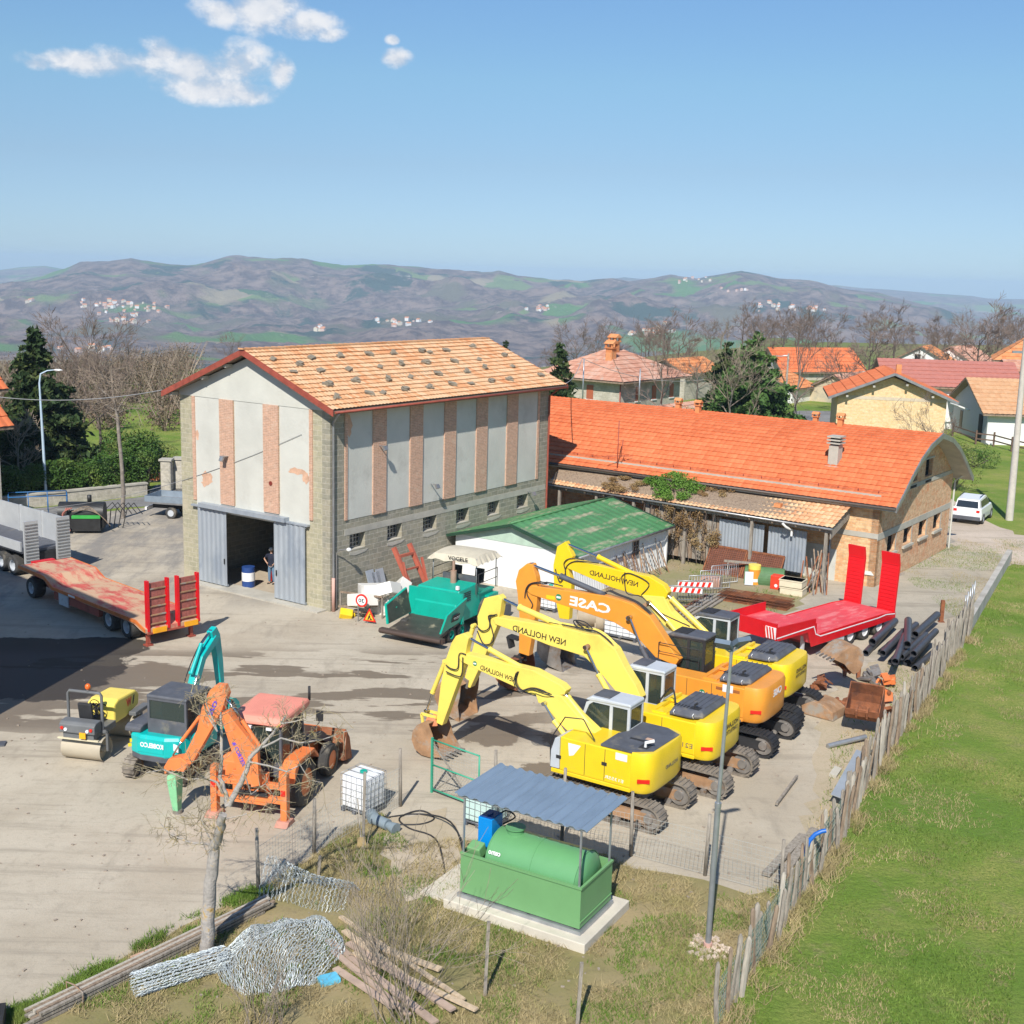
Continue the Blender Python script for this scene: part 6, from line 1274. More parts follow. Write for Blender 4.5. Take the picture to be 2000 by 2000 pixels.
g = MB().box(-2.75, -2.68, -1.23, 1.23, 1.2, 1.85).box(-2.68, -.1, 1.17, 1.23, 1.42, 1.78).prism([(-2.68, 1.42), (-.1, 1.42), (-.1, 1.62), (-2.68, 1.7)], -1.23, -1.17); g.build('gooseneck_board', m_redp, t)
o = MB().box(-2.79, -2.755, -1.22, -.75, 1.25, 1.7).build('warning_board', m_whitet, t)
for k in range(4): MB().prism([(-1.2+k*.13, 1.26), (-1.13+k*.13, 1.26), (-1.01+k*.13-.13+.1, 1.69), (-1.08+k*.13-.13+.1, 1.69)], -2.797, -2.79, axis='x').build('red_stripe', m_refl, o)
MB().box(.1, 5.3, -.5, .5, .4, .6).build('chassis', m_red, t)
trailer_wheels(t, (2.65, 3.75, 4.85), 2.35, .42, .42, m_whitet)
m_rr = mat('fresh_red_paint', (.72, .006, .012), .5, var=.04, sc=1)
for y0, y1 in ((-1.2, -.38), (.45, 1.25)):
    o = MB().add([(5.85+dx+.12*(k == 1)+(0), y, z) for k, z in ((0, .85), (1, 2.9), (2, 3.4)) for dx in (0, .12) for y in (y0, y1)], [(0, 2, 3, 1)]+[(i*4, i*4+1, i*4+5, i*4+4) for i in (0, 1)]+[(i*4+2, i*4+6, i*4+7, i*4+3) for i in (0, 1)]+[(i*4, i*4+4, i*4+6, i*4+2) for i in (0, 1)]+[(i*4+1, i*4+3, i*4+7, i*4+5) for i in (0, 1)]+[(8, 9, 11, 10)]).build('ramp', m_rr, t)
    for k in range(14): MB().box(5.83+.12*min(1, k/11), 5.85+.12*min(1, k/11), y0+.03, y1-.03, .95+k*.16, .98+k*.16).build('ramp_bar', m_redp, o)
for y in (-.8, .8): MB().box(-.35, -.22, y-.06, y+.06, .1, 1.2).box(-.45, -.12, y-.15, y+.15, .02, .1).build('landing_leg', m_cabg, t)
MB().box(1.2, 2.1, -1.2, -.9, .35, .7).build('tool_box', m_cabg, t)
# ---------------------------------------------------------------- silver tipper at the left edge
pe = at(95, 1125); F = Fr((pe.x-.2, pe.y+.2), 140.)
t = thing('tipper_truck', F.O, R(140), 'silver tipper lorry body at the left edge with dark open bed', 'lorry')
m_sil = mat('silver_sheet', (.52, .53, .53), .4, .3, var=.08, sc=1.5)
def tw(px, z): return at(*px, z)
MB().box(-.0, 6.5, -1.2, -1.12, 1.3, 2.6).build('side_wall', m_sil, t); MB().box(.0, 6.5, 1.12, 1.2, 1.3, 1.75).build('side_wall', m_sil, t); MB().box(0, 6.5, -1.12, 1.12, 1.2, 1.32).build('bed', m_hood, t)
for x in (.1, 2.2, 4.3): MB().box(x, x+.15, -1.27, -1.2, 1.3, 2.62).box(x, x+.15, -1.12, -1.06, 1.32, 2.62).build('side_post', m_sil, t)
for y0 in (-1.15, .45):
    o = MB().box(-.3, -.2, y0, y0+.7, .75, 2.75).build('ramp', m_sil, t)
    for k in range(12): MB().box(-.33, -.3, y0+.04, y0+.66, .85+k*.155, .9+k*.155).build('ramp_bar', m_gutter, o)
MB().box(-.1, 6.5, -.5, .5, .7, 1.18).build('chassis', m_blk, t)
trailer_wheels(t, (1.0, 2.1), 2.3, .48, .5, m_cabg); MB().box(-.2, 0, -1.1, 1.1, .45, .6).build('bumper', m_redp, t)
# ---------------------------------------------------------------- asphalt paver
azp = 215.; F = Fr(Vector((-2.15, 48.9, 0))+Vector((cos(R(125)), sin(R(125)), 0))*0, azp)
azp = 241.5; w1, w2_ = at(875, 1257), at(905, 1240)
F = Fr(w2_+Vector((sin(R(azp)), -cos(R(azp)), 0))*1.05+Vector((cos(R(azp)), sin(R(azp)), 0))*(-.6), azp)
t = thing('asphalt_paver', F.O, R(azp), 'green asphalt paver with open hopper and beige canvas canopy', 'paver')
HX = 1.0
MB().prism([(-1.9, .55), (-1.9, 1.45), (-.9, 1.5), (-.55, 1.95), (.9, 1.9), (1.15, 1.3), (1.15, .55)], -1.0, 1.0).build('body', m_teal2, t, bevel=.04)
v = MB(); 
for k in range(5): v.box(.0+k*.0, .55, 1.0, 1.02, 1.35+k*.09, 1.38+k*.09)
v.build('grille', m_blk, t); v = MB()
for k in range(6): v.obox((1.05-k*.035, -.35, 1.45+k*.07), .03, .5, .025)
v.build('grille', m_blk, t)
m_hop = mat('tar_steel', (.05, .042, .035), .5, var=.3, sc=3, col2=(.30, .25, .17), amt=.3)
for s in (1, -1):                                               # hopper wings
    MB().add([(1.1, s*1.25, .75), (2.75, s*1.3, .6), (2.6, s*1.5, 1.35), (1.1, s*1.5, 1.75), (1.1, s*1.17, .75), (2.75, s*1.22, .6), (2.6, s*1.42, 1.35), (1.1, s*1.42, 1.75)], [(0, 1, 2, 3), (7, 6, 5, 4), (0, 4, 5, 1), (1, 5, 6, 2), (2, 6, 7, 3), (3, 7, 4, 0)]).build('hopper_wing', m_teal2, t)
    MB().add([(1.12, s*1.16, .78), (2.7, s*1.2, .63), (2.56, s*1.405, 1.33), (1.12, s*1.405, 1.72)], [(0, 1, 2, 3)]).build('hopper_lining', m_hop, t)
MB().add([(1.1, -1.15, .7), (2.8, -1.2, .42), (2.8, 1.2, .42), (1.1, 1.15, .7), (1.1, -1.15, .6), (2.8, -1.2, .3), (2.8, 1.2, .3), (1.1, 1.15, .6)], [(0, 1, 2, 3), (7, 6, 5, 4), (0, 4, 5, 1), (1, 5, 6, 2), (2, 6, 7, 3)]).build('hopper_floor', m_hop, t)
MB().box(1.0, 1.12, -1.3, 1.3, .6, 1.85).build('hopper_back', m_teal2, t)
MB().tube((3.0, -1.45, .38), (3.0, 1.45, .38), .09, 12).box(2.75, 2.95, -1.5, 1.5, .25, .45).build('push_roller', mat('tar_brown', (.07, .045, .035), .7), t)
for x in (.95, 1.75):
    for s in (1, -1): wheel(t, (x, s*1.05, .32), .32, .3, m_teal2, side=s, n=20)
for s in (1, -1): wheel(t, (-1.2, s*1.05, .6), .6, .4, m_teal2, side=s)
a = Vector((1.55, 1.44, 1.05)); MB().obox((1.85, 1.42, 1.08), .5, .03, .3, rx=-.3).build('name_plate', m_blk, t); text('VOGELE', (1.64, 1.45, 1.05), (2.06, 1.45, 1.03), .1, m_whitet, t, up=(0, .28, 1))
dk = MB().box(-1.9, -.6, -1.05, 1.05, 1.45, 1.52).box(-2.0, -1.2, -1.2, 1.2, .8, 1.3); dk.build('operator_deck', m_teal2, t)
for y in (-.55, .55):
    s = MB().box(-1.5, -1.1, y-.22, y+.22, 1.75, 1.88).obox((-1.5, y, 2.1), .1, .42, .45, ry=-.1).tube((-1.3, y, 1.5), (-1.3, y, 1.75), .05, 8); s.build('seat', m_blk, t, bevel=.03)
MB().box(-.85, -.7, -.8, .8, 1.5, 2.15).build('control_panel', m_hood, t)
MB().tube((-.1, .1, 1.9), (-.1, .1, 2.45), .13, 14).tube((-.1, .1, 2.45), (-.1, .1, 2.85), .06, 10).build('exhaust', mat('rusty_silencer', (.35, .22, .16), .7), t)
cz = 3.0; cp = MB()
for x in (-2.0, -.35):
    for y in (-1.05, 1.05): MB().tube((x, y, 1.5), (x, y, cz), .022, 8).build('canopy_post', m_gutter, t)
m_canvas = mat('beige_canvas', (.52, .47, .36), .85, var=.08, sc=3, bump=.2, bs=4)
g = MB(); nx, ny = 14, 12; vs = []
for i in range(nx+1):
    for j in range(ny+1):
        u = i/nx*2-1; w = j/ny*2-1; k = max(abs(u), abs(w)); z = cz+.16*(1-u*u)*(1-.5*w*w)-.0; z = z if k < .99 else cz-.2-.04*sin(i*2.3+j*1.7)
        vs.append((-1.2+u*(1.02 if k < .99 else 1.06), w*(1.18 if k < .99 else 1.23), z))
g.add(vs, [(i*(ny+1)+j, (i+1)*(ny+1)+j, (i+1)*(ny+1)+j+1, i*(ny+1)+j+1) for i in range(nx) for j in range(ny)]); go = g.build('canopy', m_canvas, t); so = go.modifiers.new('thick', 'SOLIDIFY'); so.thickness = .02
text('VOGELE', (-.125, -.2, cz-.12), (-.125, .75, cz-.12), .16, m_blackt, t, mirror=False, bold=.02)
r = MB()
for y in (-1.12, 1.12): r.pipe([(-2.0, y, 1.5), (-2.0, y, 2.35), (-.4, y, 2.35), (-.4, y, 1.5)], .018, 6).tube((-2.0, y, 1.95), (-.4, y, 1.95), .014, 6)
r.build('handrail', m_blk, t)
MB().box(-3.0, -2.1, -1.3, 1.3, .12, .6).box(-2.5, -2.3, -.1, .1, .6, 1.1).build('screed', m_hood, t)
MB().box(.85, .95, .85, .98, 1.95, 2.1).build('head_lamp', m_whitet, t)
# ---------------------------------------------------------------- white car by the grass
ca, cb = at(1862, 1020), at(1909, 1028); azc = 59.; F = Fr((ca+cb)/2+Vector((cos(R(azc)), sin(R(azc)), 0))*2.05, azc)
t = thing('parked_car', F.O, R(azc), 'white compact SUV seen from behind on the grass verge', 'car')
m_wc = mat('white_car_paint', (.78, .78, .78), .25, var=.02, coat=.6)
def loft(secs, closed=True):
    m = MB(); n = len(secs[0]); vs = [v for s in secs for v in s]; m.add(vs, [(k*n+i, k*n+(i+1) % n, (k+1)*n+(i+1) % n, (k+1)*n+i) for k in range(len(secs)-1) for i in range(n)]+[tuple(range(n))[::-1], tuple(range((len(secs)-1)*n, len(secs)*n))]); return m
def csec(x, w0, w1, z0, z1): return [(x, -w0, z0), (x, w0, z0), (x, w0*1.0, (z0+z1)/2), (x, w1, z1), (x, -w1, z1), (x, -w0, (z0+z1)/2)]
MBb = loft([csec(-2.1, .82, .78, .45, .95), csec(-1.95, .9, .84, .3, 1.05), csec(1.3, .9, .84, .28, 1.02), csec(1.9, .86, .74, .3, .92), csec(2.1, .72, .6, .4, .8)]); MBb.build('body', m_wc, t, bevel=.05)
gh = loft([[(-1.98, -.76, 1.0), (-1.98, .76, 1.0), (-1.78, .66, 1.55), (-1.78, -.66, 1.55)], [(-.2, -.82, 1.0), (-.2, .82, 1.0), (-.2, .66, 1.68), (-.2, -.66, 1.68)], [(1.15, -.78, 1.0), (1.15, .78, 1.0), (.4, .64, 1.6), (.4, -.64, 1.6)]]); gh.build('roof', m_wc, t, bevel=.04)
MB().add([(-1.995, -.66, 1.08), (-1.995, .66, 1.08), (-1.84, .6, 1.46), (-1.84, -.6, 1.46)], [(0, 1, 2, 3)]).build('rear_window', m_glassd, t)
for s in (-1, 1): MB().add([(-1.55, s*.805, 1.1), (.75, s*.82, 1.1), (.25, s*.705, 1.5), (-1.45, s*.70, 1.46)], [(0, 1, 2, 3)]).build('side_window', m_glassd, t); MB().tube((-1.4, s*.6, 1.7), (.1, s*.6, 1.72), .02, 6).build('roof_rail', m_blk, t); MB().obox((-2.08, s*.68, .88), .06, .2, .16).build('tail_light', m_refl, t)
MB().box(-2.14, -1.9, -.84, .84, .3, .55).build('bumper', m_hood, t, bevel=.03); MB().box(-2.125, -2.1, -.28, .28, .72, .84).build('number_plate', m_whitet, t)
for x in (-1.3, 1.3):
    for s in (-1, 1): wheel(t, (x, s*.82, .34), .34, .22, m_cabg, side=s)
# ---------------------------------------------------------------- flatbed van half hidden by the barn
F = Fr(at(300, 1012)+Vector((2.2, .6, 0)), -12.)
t = thing('flatbed_van', F.O, R(-12), 'grey flatbed van tail sticking out behind the barn corner', 'van')
MB().box(-2.6, 1.5, -1.0, 1.0, .85, .95).build('bed_floor', m_gutter, t)
m_bl = mat('blue_grey_alloy', (.30, .36, .42), .4, .4)
for a in ((-2.6, -2.56, -1.0, 1.0), (-2.56, 1.5, -1.0, -.96), (-2.56, 1.5, .96, 1.0)): MB().box(*a, .95, 1.3).build('drop_side', m_bl, t)
MB().box(-2.4, 3.2, -.4, .4, .5, .85).build('chassis', m_blk, t); MB().box(-2.62, -2.5, -.95, .95, .45, .62).build('bumper', m_whitet, t)
for y in (-.8, .8): MB().box(-2.64, -2.62, y-.12, y+.12, .48, .6).build('tail_light', m_refl, t)
for x in (-1.0, 2.4):
    for s in (-1, 1): wheel(t, (x, s*.82, .34), .34, .22, m_cabg, side=s)
MB().prism([(1.6, .5), (1.6, 2.1), (2.3, 2.15), (3.0, 1.3), (3.9, 1.1), (3.9, .5)], -.95, .95).build('cab_body', m_wc, t, bevel=.05)
# ---------------------------------------------------------------- fuel tank under its tin roof
m_gal = mat('galvanised', (.38, .40, .42), .4, .6, var=.15, sc=4)
m_tank = mat('tank_green', (.115, .31, .13), .42, var=.05, sc=1.5, coat=.15)
m_tank2 = mat('bund_green', (.15, .33, .135), .5, var=.05, sc=1.5)
A_, B_ = at(901.3-3, 1741, .35), at(1131.7, 1816, .35); azt = math.degrees(math.atan2(B_.y-A_.y, B_.x-A_.x)); T = Fr(A_, azt)
LT = (Vector(B_[:2])-Vector(A_[:2])).length; WT = 1.6
t = thing('fuel_tank', (A_.x, A_.y, 0), R(azt), 'green diesel tank lying in a green steel bund under a ribbed tin canopy', 'fuel tank')
bd = MB()
for a in ((0, LT, 0, .03), (0, LT, WT-.03, WT), (0, .03, .03, WT-.03), (LT-.03, LT, .03, WT-.03)): bd.box(*a, .36, 1.36)
bd.box(.03, LT-.03, .03, WT-.03, .36, .4).box(0, LT, -.03, .0, 1.31, 1.36).box(LT, LT+.03, -.03, WT, 1.31, 1.36).box(LT, LT+.02, 0, WT, .5, .53); bd.build('bund', m_tank2, t)
MB().box(-.05, LT+.05, -.06, .06, .24, .33).box(-.05, LT+.05, WT-.08, WT+.04, .24, .33).box(LT-.06, LT+.06, .06, WT-.08, .24, .33).build('skid', m_gal, t)
for x in (.1, .9, 1.8, LT-.15): MB().box(x, x+.08, .0, WT, .33, .36).build('cross_bar', m_blk, t)
x0, x1, r, cy, cz = .55, LT-.22, .68, .80, 1.12
MB().ring((0, cy, cz), [(.001, x0-.1), (r*.5, x0-.08), (r*.9, x0-.02), (r, x0+.06), (r, x1-.06), (r*.9, x1+.02), (r*.5, x1+.08), (.001, x1+.1)], 40, 'x').build('tank', m_tank, t)
for x in (x0+.05, x1-.05, (x0+x1)/2): MB().ring((0, cy, cz), [(r+.0, x-.015), (r+.012, x-.012), (r+.012, x+.012), (r, x+.015)], 40, 'x').build('seam', m_tank, t)
MB().tube((x0+.45, cy, cz+r-.03), (x0+.45, cy, cz+r+.1), .2, 18).tube((x0+.45, cy, cz+r+.1), (x0+.45, cy, cz+r+.13), .24, 18).build('manhole', m_tank, t)
m_blu = mat('pump_blue', (.0, .22, .62), .4, var=.05); MB().box(.12, .5, .55, 1.05, 1.25, 2.05).build('pump_cabinet', m_blu, t, bevel=.015)
MB().box(.15, .47, .58, 1.02, 2.05, 2.07).box(.28, .36, .7, .85, 2.07, 2.1).build('cabinet_top', mat('navy', (.01, .05, .22), .4), t); MB().obox((.28, .25, 1.38), .35, .3, .3, rx=.3).build('hose_box', m_tank2, t, bevel=.03)
for x, y, h in ((.06, .03, 2.74), (LT-.06, .03, 2.7), (LT-.06, WT-.05, 2.72), (.06, WT-.05, 2.75)): MB().box(x-.02, x+.02, y-.02, y+.02, .4, h).build('canopy_post', m_gal, t)
cn = MB(); corrugated(cn, (-.17, -.06, 2.79), (1, 0, -.012), (0, 1, .005), LT+.28, 2.08, .015, .27, .022); cn.build('canopy', mat('blue_tin', (.27, .35, .43), .42, .4, var=.12, sc=2, stretch=(2, .4, 1)), t)
for y in (.0, WT): MB().bar((-.1, y, 2.74), (LT+.1, y, 2.71), .04, .04).build('canopy_rail', m_gal, t)
hose(t, [(.35, .9, 1.9), (.55, 1.1, 2.1), (.75, 1.2, 1.95), (.6, .9, 1.85)], .02); hose(t, [(.15, .3, 1.45), (-.1, .5, 1.3), (.1, .9, 1.35)], .025)
text('cemo', (x0+.1, .155, 1.42), (x0+.42, .155, 1.42), .09, m_whitet, t, up=(0, .3, 1), bold=.03)
S = MB(); s0 = pxs([(862, 1765), (1138, 1880), (1208, 1778), (1110, 1730)], .0)
sl_ = thing('concrete_slab', (A_.x, A_.y, 0), R(azt), 'pale concrete base slab under the green fuel tank', 'concrete slab'); MB().box(-.25, LT+.3, -.33, WT+.4, 0, .24).build('slab', mat('pale_concrete', (.56, .51, .42), .9, var=.1, sc=2, bump=.15), sl_, bevel=.02)
sf = thing('concrete_footing', (A_.x, A_.y, 0), R(azt), 'pale concrete path slab left of the fuel tank', 'concrete slab'); MB().box(-1.05, -.26, -.1, WT, 0, .08).build('slab', MATS['pale_concrete'], sf)
# ---------------------------------------------------------------- light masts and poles
b = at(1382, 1853); t = thing('lamp_mast', b, 0, 'tall grey metal mast with twin floodlights on a stone footing', 'light mast')
tp = Vector((b.x+.12, b.y, 7.0)); MB().tube((0, 0, 0), (.03, 0, 3.4), .065, 12).tube((.03, 0, 3.4), (.11, 0, 6.9), .045, 12, .035).tube((.03, 0, 3.37), (.03, 0, 3.47), .075, 12).build('pole', m_gal, t)
for s, z in ((-1, 7.05), (1, 7.12)):
    o = MB().obox((.11+s*.17, -.05, z), .34, .1, .3, rx=.9, rz=s*.5).build('flood_light', mat('lamp_slate', (.12, .16, .21), .4), t); MB().bar((.11, 0, 6.85), (.11+s*.15, 0, z-.1), .03, .03).build('bracket', m_gal, o)
rb = MB(); r0 = random.Random(5)
for i in range(70):
    a = r0.uniform(0, 6.28); q = r0.uniform(.05, .42)**.8; rb.obox((q*cos(a), q*sin(a)*1.0, .03), r0.uniform(.05, .14), r0.uniform(.05, .1), r0.uniform(.04, .1), rz=a, rx=.4)
tag(rb.build('rubble_pile', mat('pink_rubble', (.52, .42, .34), .9, var=.2, sc=6)), 'small heap of pinkish rubble round the foot of the floodlight mast', 'rubble').location = b
MB().tube((0, 0, 0), (0, 0, .16), .1, 10).build('base_cap', mat('pink_pipe', (.55, .33, .27)), t)
b = at(91, 985); t = thing('street_lamp', b, 0, 'pale blue curved street lamp in front of the dark spruce', 'street lamp')
m_lb = mat('pale_blue_pole', (.42, .53, .62), .45); MB().pipe([(0, 0, 0), (-.05, 0, 4.2), (-.1, 0, 7.4), (.0, 0, 7.95), (.4, 0, 8.15), (.8, 0, 8.2)], [.09, .08, .055, .05, .04, .035], 10).build('pole', m_lb, t)
MB().sphere((1.05, 0, 8.2), .28, .1, .07).build('lamp_head', mat('lamp_white', (.7, .7, .68)), t)
b = at(1971, 1016); t = thing('concrete_pole', b, 0, 'thick pale concrete utility pole on the grass beside the white car', 'utility pole')
MB().tube((0, 0, 0), (-.15, 0, 11.5), .24, 16, .15).build('pole', mat('pole_concrete', (.50, .46, .40), .9, var=.12, sc=3, bump=.2), t); MB().box(-.9, .5, -.06, .06, 10.6, 10.75).build('cross_arm', m_gal, t)
def pole(px, base_y, top_y, D, label, name='utility_pole', r=.09, m=None, arm=False):
    rr0 = ray(px, base_y); k = D/rr0.y; b = Vector((rr0.x*k, D, CAM_H+rr0.z*k)); rt = ray(px, top_y); h = CAM_H+rt.z*D/rt.y-b.z
    t = thing(name, b, 0, label, 'pole'); MB().tube((0, 0, 0), (0, 0, h), r, 8, r*.8).build('pole', m or m_wood, t)
    if arm: MB().box(0, 1.2, -.04, .04, h-.1, h).build('lamp_arm', m_gal, t); MB().sphere((1.4, 0, h), .35, .15, .08).build('lamp_head', MATS['lamp_white'], t)
    return t
pole(1137, 800, 700, 110, 'thin grey pole in front of the stone house wall', r=.07, m=m_gal); pole(1247, 800, 720, 100, 'thin pale pole at the corner of the stone house', r=.06, m=m_gal); pole(1531, 822, 690, 125, 'wooden utility pole between the cedar and the bare street tree', r=.12)
pole(1506, 740, 694, 135, 'short village street lamp above the low white house', 'street_lamp', .06, m_gal, True)
def wire(p, q, sag, label, r=.018):
    pts = [p.lerp(q, i/16)-Vector((0, 0, sag*4*(i/16)*(1-i/16))) for i in range(17)]; return tag(MB().pipe(pts, r, 4).build('cable', mat('wire', (.30, .30, .30), .5)), label, 'cable')
e1 = Mb @ Vector((-.5, BW+.6, 8.9)); r1 = ray(-30, 772); wire(e1, Vector((r1.x*60/r1.y, 60, CAM_H+r1.z*60/r1.y)), .35, 'thin cable from the barn eave to the left edge')
r1 = ray(-40, 995); wire(Mb @ Vector((-.05, 1.6, 7.6)), Vector((r1.x*66/r1.y, 66, CAM_H+r1.z*66/r1.y)), 1.0, 'thin cable slanting across the barn front past the hedge', .012)
r1 = ray(1137, 700); r2 = ray(1420, 733); q1 = Vector((r1.x*110/r1.y, 110, CAM_H+r1.z*110/r1.y)); wire(Mb @ Vector((17.6, -.5, 8.9)), q1, .5, 'cable from the far barn eave to the thin grey pole', .025); wire(q1, Vector((r2.x*120/r2.y, 120, CAM_H+r2.z*120/r2.y)), 1.2, 'sagging cable between the thin grey pole and the cedar', .025)
# ---------------------------------------------------------------- plastic liquid containers in wire cages
m_ibc = mat('milky_plastic', (.74, .75, .76), .5, var=.05); m_ibc2 = mat('green_milky_plastic', (.50, .66, .62), .5, var=.05)
def ibc(pxy, az, label, m=m_ibc, W=.9, D_=.85, H=1.1, z=0.):
    b = at(*pxy, z); t = thing('liquid_container', b, R(az), label, 'container', 'caged plastic liquid containers')
    MB().box(.02, W-.02, .02, D_-.02, .16, H-.02).build('bottle', m, t, bevel=.04)
    MB().box(0, W, 0, D_, .1, .14).box(0, .12, 0, D_, 0, .1).box(W-.12, W, 0, D_, 0, .1).box(W/2-.06, W/2+.06, 0, D_, 0, .1).build('pallet', m_hood, t)
    c = MB()
    for k in range(6):
        x = W*k/5; y = D_*k/5
        for yy in (0, D_): c.tube((x, yy, .12), (x, yy, H), .008, 4)
        for xx in (0, W): c.tube((xx, y, .12), (xx, y, H), .008, 4)
    for k in range(6):
        z_ = .14+(H-.14)*k/5; c.pipe([(0, 0, z_), (W, 0, z_), (W, D_, z_), (0, D_, z_), (0, 0, z_)], .008, 4)
    c.tube((0, D_*.35, H), (W, D_*.35, H), .012, 5).tube((0, D_*.7, H), (W, D_*.7, H), .012, 5); c.build('cage', m_gal, t); MB().tube((W/2, D_/2, H-.02), (W/2, D_/2, H+.04), .1, 14).build('cap', m_teal2, t); return t
ibc((665.6, 1583), -32.5, 'caged white liquid container standing alone beside the wire fence')
ibc((905, 1610), -32.5, 'caged greenish liquid container behind the blue fuel pump', m_ibc2)
ibc((1178, 1243), -33, 'caged white liquid container lying beyond the orange excavator boom', W=1.5)
ibc((1046, 1190), -33, 'caged white liquid container behind the sticks of the excavators', W=1.0)
# ---------------------------------------------------------------- green gate and wire fence
m_gg = mat('gate_green', (.04, .32, .20), .5, var=.1)
g0, g1 = at(843, 1548), at(934, 1583); azg = math.degrees(math.atan2(g1.y-g0.y, g1.x-g0.x)); gl = (g1-g0).length
t = thing('wire_gate', g0, R(azg), 'green steel frame gate with mesh and a white brace', 'gate')
MB().box(-.03, .03, -.03, .03, 0, 1.66).build('gate_post', m_gg, t); f = MB()
for z in (.12, .85, 1.6): f.tube((0, 0, z), (gl, 0, z), .025, 8)
f.tube((gl, 0, .12), (gl, 0, 1.6), .025, 8); f.build('gate_frame', m_gg, t)
def meshwires(p, q, z0, z1, sp=.1, r=.004, tops=None):
    m = MB(); d = q-p; n = max(1, int(d.length/sp))
    for i in range(n+1): a = p.lerp(q, i/n); m.pipe([a+Vector((0, 0, z0)), a+Vector((0, 0, z1))], r, 3, False)
    k = max(1, int((z1-z0)/sp))
    for i in range(k+1): z = z0+(z1-z0)*i/k; m.pipe([p+Vector((0, 0, z)), q+Vector((0, 0, z))], r*(1.4 if i in (0, k) else 1), 3, False)
    return m
m_wire = mat('fence_wire', (.42, .44, .40), .5, .3)
meshwires(Vector((0, 0, 0)), Vector((gl, 0, 0)), .14, 1.58, .09, .003).build('gate_mesh', m_wire, t); MB().bar((.05, .03, 1.45), (gl*.75, .03, .3), .05, .03).bar((gl*.1, .03, .15), (gl*.5, .03, .8), .05, .03).build('brace', m_wood, t)
posts = [((505, 1742), 1618), ((613, 1668), 1560), ((782, 1575), 1462), None, ((967, 1600), 1465), ((1097, 1645), 1500), ((1232, 1672), 1546), ((1377, 1710), 1590), ((1525, 1750), 1640)]
t = thing('wire_fence', (0, 0, 0), 0, 'thin wire mesh fence on weathered wooden posts round the tank plot', 'fence'); prev = None
for p in posts:
    if p is None: prev = None; continue
    b = at(*p[0]); h = upto(p[0][0], p[1], b); MB().tube(b, b+Vector((.03*sin(b.x*9), 0, max(h, 1.1))), .05, 8, .042).build('post', m_wood, t)
    if prev is not None: meshwires(prev, b, .05, 1.15, .11, .0035).build('wire_mesh', m_wire, t)
    prev = b
for (a, b, c, lab) in ((947, 1945, 1800, 'lone thin wooden stake in the dry grass below the fuel tank'), (1127, 2008, 1880, 'thin wooden stake at the bottom edge below the slab corner'), (622, 1712, 1672, 'short leaning stake behind the wire netting heap'), (709, 1655, 1508, 'pale plank stake leaning on the white container'), (1640, 2030, 2000, 'stake')):
    if lab == 'stake': continue
    p = at(a, b); h = upto(a, c, p); tag(MB().bar((0, 0, 0), (.04, 0, h), .07, .07).build('wooden_stake', m_wood), lab, 'stake').location = p
# ---------------------------------------------------------------- fence of split stakes along the meadow
t = thing('stake_fence', (0, 0, 0), 0, 'long uneven fence of grey split stakes dividing the yard from the meadow', 'fence')
fp = [at(*p) for p in fence_px]; L_ = [0.]
for a, b in zip(fp, fp[1:]): L_.append(L_[-1]+(b-a).length)
r0 = random.Random(21); s = .0; n_ = 0; farm = MB()
def fpos(s):
    i = max(i for i in range(len(L_)) if L_[i] <= s+1e-6); i = min(i, len(fp)-2); return fp[i].lerp(fp[i+1], (s-L_[i])/(L_[i+1]-L_[i]))
tops = []
while s < L_[-1]:
    p = fpos(s)+Vector((r0.uniform(-.09, .09), r0.uniform(-.06, .06), 0)); u = s/L_[-1]
    h = r0.uniform(1.25, 1.75)*(1 if u < .72 else .88); w = r0.uniform(.06, .12)
    lean_ = Vector((r0.uniform(-.13, .13), r0.uniform(-.1, .1), h)); a, c = p-Vector((0, 0, .02)), p+lean_; md = a.lerp(c, .5)+Vector((r0.uniform(-.03, .03), 0, 0))
    near_ = s >= L_[-1]-21.5; q = MB() if near_ else farm; q.pipe([a, md, c-Vector((0, 0, .06)), c], [w*.62, w*.58, w*.52, w*.2], 6)
    if near_: q.build('stake', (m_wood, m_wood, m_wood2)[n_ % 3] if r0.random() < .8 else mat('pale_wood', (.40, .36, .30), .9, var=.25, sc=3, stretch=(6, 6, 1)), t)
    tops.append(c); n_ += 1; s += r0.uniform(.13, .30) if u < .72 else r0.uniform(.20, .42)
tag(farm.build('stake', m_wood, t), kind='stuff'); m = MB()
for z in (.3, .75, 1.0):
    m.pipe([fpos(min(q, L_[-1]-.01))+Vector((0, 0, z)) for q in np.linspace(0, L_[-1], 50)], .006, 3, False)
m.build('fence_wire', m_wire, t)
meshwires(fpos(L_[-1]*.66), fpos(L_[-1]-.05), .05, 1.1, .12, .004).build('wire_mesh', mat('green_wire', (.14, .24, .2), .5), t)
# metal posts and concrete retaining wall beyond it
wa, wb = at(1614, 1330), at(1970, 1095)
wa = fp[0]+Vector((-.05, .15, 0)); azw = math.degrees(math.atan2(wb.y-wa.y, wb.x-wa.x)); lw = (wb-wa).length
t = thing('retaining_wall', wa, R(azw), 'long low concrete wall between the yard ramp and the meadow', 'wall'); MB().box(0, lw, -.14, .14, 0, .62).build('wall', mat('wall_concrete', (.42, .40, .36), .9, var=.15, sc=1.2, col2=(.32, .30, .26), bump=.2), t, bevel=.02)
for k in range(5): MB().tube((.3+k*.75, .25, 0), (.3+k*.75, .25, 1.5), .03, 6).build('post', m_gal, t)
